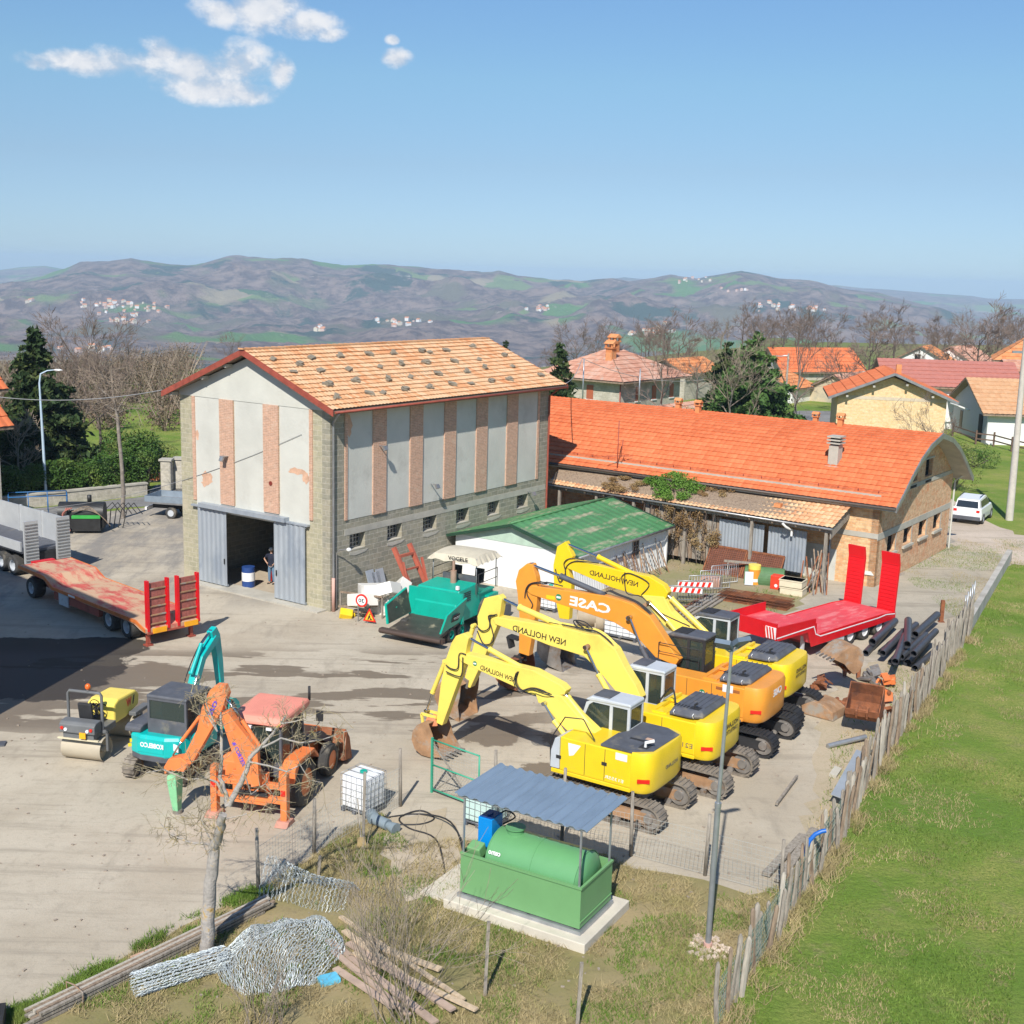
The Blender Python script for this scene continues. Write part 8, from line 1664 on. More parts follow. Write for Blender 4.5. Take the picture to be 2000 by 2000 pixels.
for k in range(5): MB().pipe([(k*.25, 0, 0), (k*.3, .2, 1.0), (k*.3+.4, .2, 1.4), (k*.3+.9, .1, .8)], .03, 5).build('tine', m_tar, t)
sw = MB(); pa, pb = at(-40, 1003, 0), at(288, 968, 0)
t = thing('dry_stone_wall', pa, math.atan2(pb.y-pa.y, pb.x-pa.x), 'low stone wall with a flat coping under the laurel hedge', 'wall'); lw2 = (pb-pa).length
MB().box(0, lw2, 0, .35, 0, .75).build('wall', m_rubble, t); MB().box(0, lw2+.05, -.05, .4, .75, .85).build('coping', m_conc2, t)
for i, (a, b, lab) in enumerate(((327, 958, 'left round stone gate pillar behind the flatbed van'), (352, 955, 'right stone gate pillar close to the barn corner'))): p = at(a, b); t = thing('gate_pillar', p, 0, lab, 'pillar'); MB().box(-.35, .35, -.35, .35, 0, 2.0).build('pillar', m_rubble, t, bevel=.1); MB().box(-.42, .42, -.42, .42, 2.0, 2.12).build('cap', m_conc2, t)
p = at(340, 955); t = thing('small_gate', p, 0, 'grey panel gate between the stone pillars', 'gate'); MB().box(-.3, .6, -.03, .03, .1, 1.5).build('panel', m_cabg, t); MB().box(-.32, -.28, -.04, .04, 0, 1.6).build('post', m_gutter, t)
t = thing('orange_bench', at(298, 940), 0, 'small orange planter boxes at the end of the hedge', 'planter'); MB().box(-.5, .5, -.2, .2, .1, .6).build('box', mat('terracotta', (.60, .20, .10)), t); MB().box(-.4, .4, -.25, .25, 0, .1).build('foot', m_wood, t)
# ---------------------------------------------------------------- rail fence by the white house
t = thing('rail_fence', (0, 0, 0), 0, 'brown wooden rail fence in front of the white house', 'fence'); rp = [at(1860, 852), at(1905, 868), at(1940, 872), at(1975, 882), at(2020, 892)]; m_rb = mat('brown_rail', (.14, .085, .06), .8)
for p in rp: MB().box(p.x-.07, p.x+.07, p.y-.07, p.y+.07, 0, 1.35).build('post', m_rb, t)
for a, b in zip(rp, rp[1:]):
    for z in (.55, 1.05): MB().bar(a+Vector((0, 0, z)), b+Vector((0, 0, z)), .06, .12).build('rail', m_rb, t)
t = thing('red_post', at(1838, 1215), 0, 'short rusty red iron post by the pipes', 'post'); MB().box(-.08, .08, -.06, .06, 0, 1.0).build('post', m_rust, t); MB().box(-.13, .13, -.1, .1, 0, .04).build('foot', m_rust, t)
# ---------------------------------------------------------------- man in the doorway
def skin(name, V, E, Rr, m, parent, lv=2):
    me = bpy.data.meshes.new(name); me.from_pydata([tuple(v) for v in V], E, []); o = bpy.data.objects.new(name, me); C.objects.link(o)
    sk_ = o.modifiers.new('s', 'SKIN'); sk_.use_smooth_shade = True; me.skin_vertices or None
    lay = me.skin_vertices[0].data if me.skin_vertices else None
    for i, r in enumerate(Rr): lay[i].radius = (r, r) if isinstance(r, (int, float)) else r
    lay[0].use_root = True; sb_ = o.modifiers.new('u', 'SUBSURF'); sb_.levels = lv; sb_.render_levels = lv
    nm = bpy.data.meshes.new_from_object(o.evaluated_get(bpy.context.evaluated_depsgraph_get())); bpy.data.objects.remove(o); nm.materials.clear(); nm.materials.append(m)
    x = bpy.data.objects.new(name, nm); C.objects.link(x); x.parent = parent
    for p in nm.polygons: p.use_smooth = True
    return x
pb_ = at(531, 1141); t = thing('person', pb_, R(-110), 'man in pale cap, navy T-shirt and jeans, hands on hips in the barn door', 'person')
m_skin = mat('skin', (.50, .30, .21), .6, var=.05); m_navy = mat('navy_shirt', (.012, .016, .035), .85, var=.2); m_jean = mat('faded_jeans', (.12, .20, .30), .9, var=.2, sc=6)
def body_mesh():
    V = [(0, 0, .95), (0, 0, 1.15), (0, .0, 1.38), (0, 0, 1.48), (0.01, 0, 1.56)]; E = [(0, 1), (1, 2), (2, 3), (3, 4)]; Rr = [(.15, .11), (.15, .10), (.17, .10), (.06, .06), (.05, .05)]
    for s in (-1, 1):
        k = len(V); V += [(0, s*.09, .88), (.02, s*.11, .5), (-.01, s*.12, .09), (.12, s*.13, .04)]; E += [(0, k), (k, k+1), (k+1, k+2), (k+2, k+3)]; Rr += [.085, .06, .042, .04]
        k = len(V); V += [(0, s*.2, 1.40), (-.04, s*.42, 1.18), (.06, s*.22, 1.02), (.09, s*.16, 1.0)]; E += [(2, k), (k, k+1), (k+1, k+2), (k+2, k+3)]; Rr += [.055, .038, .03, .035]
    return V, E, Rr
V, E, Rr = body_mesh(); bd_ = skin('body', V, E, Rr, m_skin, t)
MB().sphere((0.02, 0, 1.63), .085, .072, .11, 16).sphere((.10, 0, 1.62), .015, .014, .02, 8).sphere((.02, .075, 1.62), .012, .01, .025, 8).sphere((.02, -.075, 1.62), .012, .01, .025, 8).build('head', m_skin, t)
MB().sphere((0.005, 0, 1.66), .095, .082, .10, 16).build('hair', mat('grey_hair', (.30, .28, .26), .9), t)
MB().sphere((0.01, 0, 1.70), .108, .096, .085, 16).prism([(.06, -.06), (.19, -.045), (.2, .045), (.06, .06)], 1.675, 1.69, axis='z').build('cap', m_wp, t)
sh_ = loft([[(a*cos(k*pi/8), b*sin(k*pi/8), z) for k in range(16)] for z, a, b in ((.92, .13, .185), (1.1, .135, .18), (1.3, .14, .215), (1.42, .12, .21), (1.49, .07, .09))])
for s in (-1, 1): sh_.pipe([(0, s*.13, 1.4), (-.01, s*.24, 1.36), (-.035, s*.34, 1.25)], [.085, .075, .065], 10)
sh_.build('shirt', m_navy, t)
skin('jeans', [(0, 0, .97), (0, .09, .86), (.02, .11, .5), (0, .12, .1), (0, -.09, .86), (.02, -.11, .5), (0, -.12, .1)], [(0, 1), (1, 2), (2, 3), (0, 4), (4, 5), (5, 6)], [(.16, .12), .10, .078, .06, .10, .078, .06], m_jean, t)
for s in (-1, 1):
    MB().sphere((.05, s*.13, .045), .14, .055, .05, 10).build('shoe', m_blk, t)
    h = MB()
    for k, L2 in enumerate((.07, .08, .075, .06)): h.pipe([(.09, s*.155, 1.01-.015*k), (.12, s*.14, 1.0-.018*k), (.09+L2, s*.12, .985-.02*k)], .009, 6)
    h.pipe([(.08, s*.16, 1.02), (.06, s*.15, 1.05), (.03, s*.155, 1.06)], .01, 6); h.build('fingers', m_skin, t)
# ---------------------------------------------------------------- tiny houses of the villages across the valley
r0 = random.Random(77); hs_ = []
fm = (m_white, mat('cream_wall', (.62, .55, .42), .9), mat('pink_wall', (.58, .42, .34), .9))
for k in range(3):
    t0 = thing('distant_house', (0, 0, -900), 0, 'tiny pale house in the village across the valley', 'house', 'tiny houses across the valley'); MB().box(-6, 6, -5, 5, -4, 6).prism([(-5, 6), (5, 6), (0, 8.6)], -6, 6, axis='x').build('wall', fm[k], t0)
    MB().add([(-6.5, -5.6, 5.7), (6.5, -5.6, 5.7), (6.5, 0, 8.9), (-6.5, 0, 8.9), (6.5, 5.6, 5.7), (-6.5, 5.6, 5.7)], [(0, 1, 2, 3), (3, 2, 4, 5)]).build('roof', m_rfe, t0); hs_.append(t0)
vil = [(215, 600, 60, 10, 26), (290, 612, 50, 10, 14), (235, 628, 28, 5, 12), (60, 590, 12, 3, 4), (120, 682, 8, 3, 2), (185, 683, 45, 4, 8), (780, 630, 45, 6, 16), (625, 645, 25, 4, 6), (1050, 605, 30, 5, 10), (1285, 648, 30, 8, 14), (1350, 550, 40, 6, 10), (1520, 600, 40, 8, 14), (1595, 605, 22, 6, 10), (1230, 655, 12, 4, 4), (1440, 570, 30, 6, 6)]
first = True
for (cx_, cy_, sx_, sy_, n) in vil:
    for i in range(n):
        p = on_terrain(cx_+r0.gauss(0, sx_*.55), cy_+r0.gauss(0, sy_*.6)); k = r0.randrange(3)
        if math.hypot(p.x, p.y) < 900: continue
        c = hs_[k] if hs_[k].location.z < -800 else copy_tree(hs_[k]); c.location = p; c.rotation_euler = (0, 0, r0.uniform(0, 3)); c.scale = (r0.uniform(.45, .95),)*3
        if first: c['label'] = c['label']
# ---------------------------------------------------------------- vegetation
def leafmat(name, a, b, rough=.7, sc=1.2, trans=.15):
    if name in MATS: return MATS[name]
    m = mat(name, a, rough, var=.25, sc=sc, col2=b, amt=.5, spec=.2); return m
m_bark = mat('grey_bark', (.22, .19, .16), .95, var=.3, sc=5, col2=(.33, .29, .24), amt=.4)
m_barkd = mat('dark_bark', (.11, .085, .07), .95, var=.3, sc=4)
m_twig = mat('brown_twigs', (.17, .125, .10), .95, var=.25, sc=1)
m_twig2 = mat('pale_twigs', (.27, .215, .16), .95, var=.25, sc=1)
m_need = leafmat('spruce_needles', (.03, .055, .018), (.085, .105, .03))
m_ced = leafmat('cedar_needles', (.06, .125, .03), (.12, .19, .05))
m_laur = leafmat('laurel_leaves', (.055, .115, .022), (.12, .17, .035), .5)
m_ivy = leafmat('ivy_leaves', (.10, .20, .03), (.16, .26, .045), .6)
m_dryleaf = leafmat('dry_leaves', (.24, .15, .065), (.33, .24, .11))
m_bud = leafmat('yellow_green_leaves', (.16, .20, .05), (.24, .25, .09))
class Leaves:
    def __init__(s, seed): s.r = np.random.RandomState(seed); s.V = []; s.n = 0
    def add(s, c, n, size, flat=0., droop=0.):
        """c: (n,3) centres"""
        r = s.r; a = r.normal(size=(n, 3)); a[:, 2] *= (1-flat); a /= np.linalg.norm(a, axis=1)[:, None]+1e-9; b = r.normal(size=(n, 3)); b = np.cross(a, b); b /= np.linalg.norm(b, axis=1)[:, None]+1e-9
        a[:, 2] -= droop
        sz = size*(.6+.8*r.rand(n))[:, None]; s.V.append(np.stack([c-a*sz-b*sz*.1, c-b*sz*.45, c+a*sz, c+b*sz*.45], 1).reshape(-1, 3)); s.n += n; return s
    def blob(s, c, rad, n, size, shell=.55, **k):
        r = s.r; d = r.normal(size=(n, 3)); d /= np.linalg.norm(d, axis=1)[:, None]; q = (shell+(1-shell)*r.rand(n))[:, None]**.8; return s.add(np.array(c)[None]+d*q*np.array(rad)[None], n, size, **k)
    def build(s, name, m, parent=None):
        V = np.concatenate(s.V); me = bpy.data.meshes.new(name); n = len(V)//4; me.vertices.add(len(V)); me.vertices.foreach_set('co', V.ravel().astype(np.float32)); me.loops.add(4*n); me.loops.foreach_set('vertex_index', np.arange(4*n, dtype=np.int32)); me.polygons.add(n); me.polygons.foreach_set('loop_start', np.arange(0, 4*n, 4, dtype=np.int32)); me.polygons.foreach_set('loop_total', np.full(n, 4, np.int32)); me.update(calc_edges=True); me.materials.append(m)
        o = bpy.data.objects.new(name, me); C.objects.link(o); o.parent = parent; return o
def branch(mb, p, d, L, r, lv, rn, tips=None, up=.12, split=(3, 5), ang=.6, n=5, minr=.006):
    pts = [p]; rs = [r]; k = 4 if lv > 1 else 3; q = p.copy(); dd = d.copy()
    for i in range(k):
        dd = (dd+Vector((rn.gauss(0, .13), rn.gauss(0, .13), rn.gauss(0, .1)+up*.35))).normalized(); q = q+dd*L/k; pts.append(q.copy()); rs.append(max(minr, r*(1-.72*(i+1)/k)))
    mb.pipe(pts, rs, n if lv > 1 else 3, False)
    if tips is not None and lv <= 1: tips += [tuple(x) for x in pts[1:]]
    if lv <= 0: return
    for j in range(rn.randint(*split)+(1 if lv < 2 else 0)):
        t = rn.uniform(.28, 1.); i = min(k-1, int(t*k)); b = pts[i].lerp(pts[i+1], t*k-i if t < 1 else 1); a, c = frame_of(dd); ph = rn.uniform(0, 6.28); an = rn.uniform(ang*.6, ang*1.35)
        nd_ = (dd*cos(an)+(a*cos(ph)+c*sin(ph))*sin(an)).normalized(); branch(mb, b, nd_, L*rn.uniform(.42, .72), max(minr, rs[i]*rn.uniform(.45, .65)), lv-1, rn, tips, up, split, ang, n, minr)
def bare_tree(name, loc, h, seed, label, m=None, m2=None, spread=1., lv=4, trunk=.38, group=None, r=None, minr=.012, split=(3, 5), cat='tree'):
    rn = random.Random(seed); t = thing(name, loc, rn.uniform(0, 6), label, cat, group); r = r or h*.017; tr = MB(); pts = [Vector((0, 0, 0))]; 
    for i in range(1, 6): pts.append(Vector((rn.gauss(0, .02)*h*i/5, rn.gauss(0, .02)*h*i/5, h*.62*i/5)))
    tr.pipe(pts, [r*(1-.13*i) for i in range(6)], 8); tr.build('trunk', m or m_bark, t); cr = MB()
    for k in range(int(9)):
        u = trunk+(1-trunk)*k/8; z = h*.62*min(1, u); i = min(4, int(z/(h*.62)*5)); p = pts[i].lerp(pts[i+1], z/(h*.62)*5-i); a = k*2.4+rn.uniform(-.4, .4); el = .35+.6*u
        d = Vector((cos(a)*cos(el)*spread, sin(a)*cos(el)*spread, sin(el))).normalized(); branch(cr, p, d, h*rn.uniform(.28, .40), r*.5*(1.2-u*.5), lv-1, rn, None, .15, split, .6, 5, minr)
    cr.build('crown', m2 or m_twig, t, fix=False); return t
def place_px(x, base_y, D, z0=None):
    r = ray(x, base_y); k = D/r.y; return Vector((r.x*k, D, CAM_H+r.z*k if z0 is None else z0))
def clone(t, loc, s, rz, label):
    c = copy_tree(t); c.location = loc; c.scale = (s[0], s[0], s[1]) if isinstance(s, tuple) else (s,)*3; c.rotation_euler = (0, 0, rz); c['label'] = label; return c
def conifer(name, loc, h, w, seed, label, m, whorls=26, dens=1., leafs=.09, group=None, droop=.25, gap=0.):
    rn = random.Random(seed); t = thing(name, loc, rn.uniform(0, 6), label, 'tree', group); MB().tube((0, 0, 0), (0, 0, h*.97), h*.02, 8, .02).build('trunk', m_barkd, t); br = MB(); lf = Leaves(seed)
    for k in range(whorls):
        u = (k+.5)/whorls; z = h*(.06+.93*u); R0 = w*(1-u)**.8*(.8+.35*rn.random())+.15; nb_ = max(4, int(9*(1-u)+3))
        for j in range(nb_):
            if rn.random() < gap: continue
            a = rn.uniform(0, 6.28); L2 = R0*rn.uniform(.65, 1.12); p = Vector((0, 0, z)); e = Vector((cos(a)*L2, sin(a)*L2, z-L2*droop+rn.uniform(-.2, .2))); md = p.lerp(e, .55)+Vector((0, 0, L2*.12)); br.pipe([p, md, e], [.04, .025, .01], 3, False)
            n = int(26*L2*dens)+6; s_ = lf.r.rand(n)**.75; P0 = np.array(p); P1 = np.array(md); P2 = np.array(e); c = ((1-s_)**2)[:, None]*P0+(2*s_*(1-s_))[:, None]*P1+(s_**2)[:, None]*P2
            c = c+lf.r.normal(size=(n, 3))*np.array([.17, .17, .10])*(.5+L2*.22); lf.add(c, n, leafs*(1+.0*u)*2.0, flat=.3, droop=.35)
    br.build('branches', m_barkd, t, fix=False); lf.build('foliage', m, t); return t
def height_from(x, top, p): return upto(x, top, p)-p.z
# --- left
p = at(78, 925); hh = height_from(45, 640, p); sp_ = conifer('spruce', p, hh, 4.2, 3, 'tall dark spruce behind the laurel hedge, its top bending left', m_need, 34, 1.5, .12); sp_.rotation_euler[2] = 0
bt = bare_tree('bare_tree', place_px(168, 893, 92, 0), height_from(168, 690, place_px(168, 893, 92, 0)), 5, 'leafless forked tree on the lawn behind the hedge, nearer the spruce', m_barkd, m_twig, 1.1, group='leafless trees')
p = place_px(197, 895, 95, 0); clone(bt, p, .98, 2.2, 'leafless tree on the lawn behind the hedge, right of the forked one')
p = place_px(150, 870, 125, -1); clone(bt, p, 1.25, 4.2, 'leafless brown tree farther back between the spruce and the lawn trees'); p = place_px(215, 850, 140, -2); clone(bt, p, 1.25, 1.2, 'leafless brown tree at the edge of the brushwood, left of the thin street tree')
p = at(240, 1012); rn = random.Random(2); t = thing('thin_tree', p, 0, 'thin pale leafless tree between the tar boiler and the flatbed van', 'tree')
def vplane(px, py, p0): return onp(px, py, p0, 0)
def traced(t, p0, lines, m, name, twig=0, seed=1, r_tw=.008, ydev=.25, tw_len=.5, lv=1, tm=None):
    rn = random.Random(seed); mb = MB(); tw = MB()
    for k, (pts, r0_, r1_) in enumerate(lines):
        P = []; yy = 0 if k == 0 else rn.uniform(-1, 1)*ydev
        for i, (a, b) in enumerate(pts): s_, z = vplane(a, b, p0); P.append(Vector((s_, (yy*i/max(1, len(pts)-1)) if k else .0, max(0, z))))
        # smooth
        Q = []; 
        for i in range(len(P)-1):
            for q in range(3): Q.append(P[i].lerp(P[i+1], q/3)+Vector((rn.gauss(0, 1), rn.gauss(0, 1), 0))*min(r1_*.6, .013)*(1 if i or q else 0))
        Q.append(P[-1]); mb.pipe(Q, [r0_+(r1_-r0_)*i/(len(Q)-1) for i in range(len(Q))], 9 if r0_ > .05 else 6)
        if twig and k:
            for j in range(int(twig*len(P))):
                i = rn.randrange(len(Q)//3, len(Q)); d = Vector((rn.gauss(0, .8), rn.gauss(0, .7), rn.gauss(.15, .6))).normalized(); branch(tw, Q[i], d, tw_len*rn.uniform(.5, 1.3), r_tw*1.6, lv, rn, None, .05, (1, 3), .7, 4, r_tw*.6)
    o = mb.build(name, m, t)
    if twig: tw.build('crown', tm or m_twig2, t, fix=False)
    return o
zL = lambda l: [(a/3.864, 600+b/3.864) for a, b in l]
traced(t, p, [(zL([(925, 1590), (930, 1400), (915, 1150), (895, 900), (880, 790)]), .13, .09), (zL([(880, 790), (860, 700), (790, 640), (720, 570)]), .07, .02), (zL([(875, 760), (850, 600), (845, 470)]), .06, .015), (zL([(890, 780), (930, 710), (985, 650)]), .06, .02), (zL([(880, 780), (800, 730), (745, 700)]), .05, .015), (zL([(885, 800), (960, 770), (1040, 770)]), .04, .012), (zL([(880, 850), (820, 810), (800, 790)]), .04, .012), (zL([(850, 600), (790, 540), (760, 450)]), .03, .012)], m_bark, 'trunk', 5, 3, .012, .6, 1.0, 2)
p = at(38, 962); wt = bare_tree('weeping_shrub', p, height_from(38, 800, p), 12, 'pale weeping leafless shrub at the left edge in front of the spruce', m_bark, m_twig2, 1.6, 4, .15, r=.09, minr=.016, cat='shrub')
# laurel hedge
hd = thing('laurel_hedge', (0, 0, 0), 0, 'thick clipped green laurel hedge above the stone wall', 'hedge'); lf = Leaves(4); a, b = pa+Vector((0, 1.1, 0)), pb+Vector((-.3, 1.0, 0)); st = MB()
for i in range(95):
    c = a.lerp(b, i/94); hgt = 2.3+.3*sin(i*.5); lf.blob((c.x, c.y+rnd.uniform(-.2, .8), rnd.uniform(.7, hgt)), (.6, .6, .55), 330, .085, .7); st.tube((c.x, c.y+.3, 0), (c.x+.1, c.y+.3, 1.6), .04, 4)
lf.build('foliage', m_laur, hd); st.build('stems', m_barkd, hd)
def bush(name, p, rad, seed, label, m, n=2600, size=.09, group=None, cat='bush'):
    t = thing(name, p, 0, label, cat, group); lf = Leaves(seed); r = random.Random(seed); s = MB()
    for k in range(9): c = (r.uniform(-.55, .55)*rad[0], r.uniform(-.55, .55)*rad[1], rad[2]*r.uniform(.35, 1.1)); lf.blob(c, [q*.5 for q in rad], n//9, size, .6); s.tube((0, 0, 0), c, .03, 4)
    lf.build('foliage', m, t); s.build('stems', m_barkd, t); return t
bush('green_bush', place_px(262, 950, 82, 0), (2.6, 1.6, 2.6), 6, 'dark green bush at the right end of the laurel hedge', m_laur, 5200, .10)
bush('green_bush', place_px(310, 935, 86, 0), (1.6, 1.2, 1.5), 16, 'yellow green bush beside the gate pillar', m_bud, 2600, .08)
bush('green_bush', place_px(230, 905, 90, 0), (1.6, 1.5, 1.8), 19, 'loose bush on the lawn behind the thin tree', m_bud, 1800, .08)
# brushwood on the slope
bw = Leaves(33); bm_ = MB(); rn = random.Random(44)
for k in range(420):
    x = rn.uniform(-30, 372); D = rn.uniform(108, 330); yy = 0; r_ = ray(x, 700); kx = D/r_.y; X = r_.x*kx
    if rn.random() < .1: continue
    z = float(height(np.array([X]), np.array([D]))[0]); s = rn.uniform(1.2, 3.4)*(1+.3*(D > 180)); n = 46
    bw.blob((X, D, z+s*.55), (s*.85, s*.85, s*.75), n*9, .13, .2)
    for j in range(7): a_ = rn.uniform(0, 6.28); bm_.pipe([(X, D, z), (X+cos(a_)*s*.4, D+sin(a_)*s*.4, z+s*.7), (X+cos(a_)*s*.7, D+sin(a_)*s*.7, z+s*1.3)], [.06, .04, .015], 3, False)
tag(bw.build('brushwood', leafmat('brushwood_haze', (.15, .105, .075), (.20, .16, .095), .9)), kind='stuff'); tag(bm_.build('brushwood_stems', m_twig2, fix=False), kind='stuff')
# --- behind the barn and the hall
p = place_px(1088, 840, 95, 0); conifer('small_spruce', p, height_from(1088, 668, p), 2.6, 8, 'narrow dark spruce at the far barn corner', m_need, 26, 1.2, .11)
p = place_px(985, 760, 170, -4); conifer('tiny_spruce', p, height_from(985, 664, p), 2.0, 9, 'tip of a spruce showing above the barn roof', m_need, 18, 1., .13)
p = place_px(1468, 830, 112, 0); conifer('cedar', p, height_from(1472, 648, p), 5.2, 14, 'wide bright green cedar behind the hall roof', m_ced, 24, 1.6, .14, droop=.05)
p = place_px(1413, 828, 118, 0); conifer('cedar', p, height_from(1413, 668, p), 3.2, 15, 'darker narrow conifer left of the bright green cedar', m_need, 24, 1.3, .12, droop=.1)
b2 = bare_tree('bare_tree', place_px(1425, 820, 108, 0), 9.5, 23, 'pale leafless tree in front of the cedars', m_bark, m_twig2, 1., group='leafless trees', r=.13)
b3 = bare_tree('spreading_tree', place_px(1690, 800, 150, 0), height_from(1690, 618, place_px(1690, 800, 150, 0)), 31, 'wide leafless tree with dark crooked limbs behind the yellow brick house', m_barkd, m_twig, 1.5, 4, .2, 'leafless trees', minr=.02)
b4 = bare_tree('bare_tree', place_px(1553, 820, 125, 0), height_from(1553, 622, place_px(1553, 820, 125, 0)), 37, 'tall narrow leafless street tree beside the grey square', m_bark, m_twig, .6, 4, .25, 'leafless trees')
b4.scale = (.8, .8, 1)
lay = [(b3, 1900, 790, 165, 1.15, 'big dense leafless tree right of the metal roof house'), (b3, 1960, 780, 185, 1.0, 'leafless tree standing left of the old stone house'), (bt, 1120, 770, 165, 1.0, 'leafless tree rising left of the stone house chimney'), (bt, 1165, 765, 175, .9, 'leafless tree directly behind the left chimney of the stone house'), (b3, 1320, 770, 160, .9, 'leafless tree behind the right end of the stone house roof'), (b4, 1290, 800, 125, .85, 'slim leafless tree before the right wall of the stone house'),
       (bt, 1640, 790, 140, .9, 'brown leafless tree left of the yellow brick gable'), (b3, 1610, 770, 200, .9, 'leafless tree on the skyline behind the orange village roof'), (bt, 1790, 760, 200, 1.0, 'leafless tree between the two white gabled houses'), (bt, 1840, 770, 180, 1.0, 'leafless tree just right of the white gabled houses'), (b3, 1740, 760, 230, 1.0, 'leafless tree behind the left white gabled house'), (bt, 1585, 745, 220, 1.1, 'leafless tree farther back above the gabled barn'), (bt, 1880, 750, 220, 1.2, 'leafless tree at the back right above the metal roof'), (bt, 1980, 750, 230, 1.2, 'leafless tree behind the old stone house'), (b3, 1490, 760, 190, .8, 'leafless tree right behind the cedar'), (bt, 1360, 780, 150, .8, 'leafless tree between the stone annex and the dark conifer'), (bt, 450, 700, 200, .7, 'leafless tree top above the barn ridge')]
for i, (src, x, y, D, s, lab) in enumerate(lay):
    r_ = ray(x, y); X = r_.x*D/r_.y; z = float(height(np.array([X]), np.array([float(D)]))[0]); clone(src, (X, D, z), s, i*1.7, lab)
for i in range(44):                                         # village hedgerow trees on the rim
    x = rnd.uniform(1060, 2040); D = rnd.uniform(235, 330); r_ = ray(x, 700); X = r_.x*D/r_.y; z = float(height(np.array([X]), np.array([float(D)]))[0])
    c = clone((bt, b3)[i % 2], (X, D, z), rnd.uniform(.55, .95), i*.9, 'leafless tree in the belt of woodland behind the village'); c['group'] = 'woodland belt behind the village'
p = place_px(1815, 860, 84, 0); bs = bare_tree('small_bare_tree', p, height_from(1815, 770, p)*.95, 51, 'small leafless tree against the yellow brick wall', m_barkd, m_twig, 1., 4, .2, r=.06, minr=.008)
bush('dry_bush', place_px(1775, 850, 82, 0), (1.6, 1.0, 1.6), 52, 'low dry bush under the yellow brick wall', m_dryleaf, 800, .06)
bush('budding_bush', place_px(1872, 880, 88, 0), (1.6, 1.6, 2.6), 53, 'budding yellow green bush between the hall and the white house', m_bud, 3200, .07)
bush('budding_bush', place_px(1905, 872, 100, 0), (2.0, 1.5, 1.4), 54, 'low green bush by the rail fence', m_laur, 1800, .07)
bush('green_bush', place_px(1440, 835, 100, 0), (4.5, 2, 2.0), 55, 'mixed undergrowth in front of the cedars', m_bud, 4200, .08)
bush('green_bush', place_px(1370, 825, 104, 0), (3.5, 2, 2.6), 56, 'undergrowth left of the cedars behind the hall ridge', m_bud, 2600, .08)
bush('green_bush', place_px(1530, 815, 118, 0), (1.5, 1, 1.1), 57, 'round green shrub beside the low white house', m_laur, 1500, .1)
# ivy on the lean-to
iv = thing('ivy_clump', hp(0, 0), R(AZO), 'rounded bright green ivy clump growing on the lean-to tiles', 'ivy'); lf = Leaves(8); rn = random.Random(5)
def onroof(px, py): # point on the lean-to roof plane, hall frame
    Mi = (Matrix.Translation(O0) @ Matrix.Rotation(R(AZO), 4, 'Z')); n = (Mi.to_3x3() @ Vector((-(zu-ze), 0, 2.3))).normalized(); w_ = ray_plane(px, py, Mi @ Vector((-2.4, La0, ze)), n); return Mi.inverted() @ w_
for k in range(60):
    a_ = rn.uniform(0, 6.28); q = rn.random()**.5; c = onroof(1315+58*q*cos(a_), 950+26*q*sin(a_)); lf.blob((c.x, c.y, c.z+.12+.38*(1-q)), (.32, .32, .2), 170, .055, .5)
lf.build('foliage', m_ivy, iv); st = MB()
for k in range(12): c = onroof(1275+k*7, 965); st.pipe([(c.x-.1, c.y, .3), (c.x-.15, c.y+.1, 1.6), (c.x, c.y, c.z+.1)], .02, 4)
st.build('stems', m_barkd, iv)
dv = thing('dry_vine', hp(0, 0), R(AZO), 'brown dry creeper on the tiles left and right of the ivy and down the planks', 'creeper'); lf = Leaves(9)
for (cx, cy, rx, ry, n, up_) in ((1218, 948, 42, 13, 26, .1), (1395, 962, 36, 9, 14, .08)):
    for k in range(n): a_ = rn.uniform(0, 6.28); q = rn.random()**.5; c = onroof(cx+rx*q*cos(a_), cy+ry*q*sin(a_)); lf.blob((c.x, c.y, c.z+up_), (.25, .25, .12), 110, .045, .3)
for k in range(46): y = rn.uniform(7.6, 12.2); lf.blob((-2.0+rn.uniform(-.15, .3), y, rn.uniform(1.2, 3.0)-.12*abs(y-10)), (.25, .3, .3), 90, .05, .3)
lf.build('foliage', m_dryleaf, dv); st = MB()
for k in range(10): y = 7.8+k*.45; st.pipe([(-1.9, y, .2), (-1.95, y+.2, 1.5), (-2.2, y-.1, 2.9)], .018, 4)
st.build('stems', m_twig, dv)
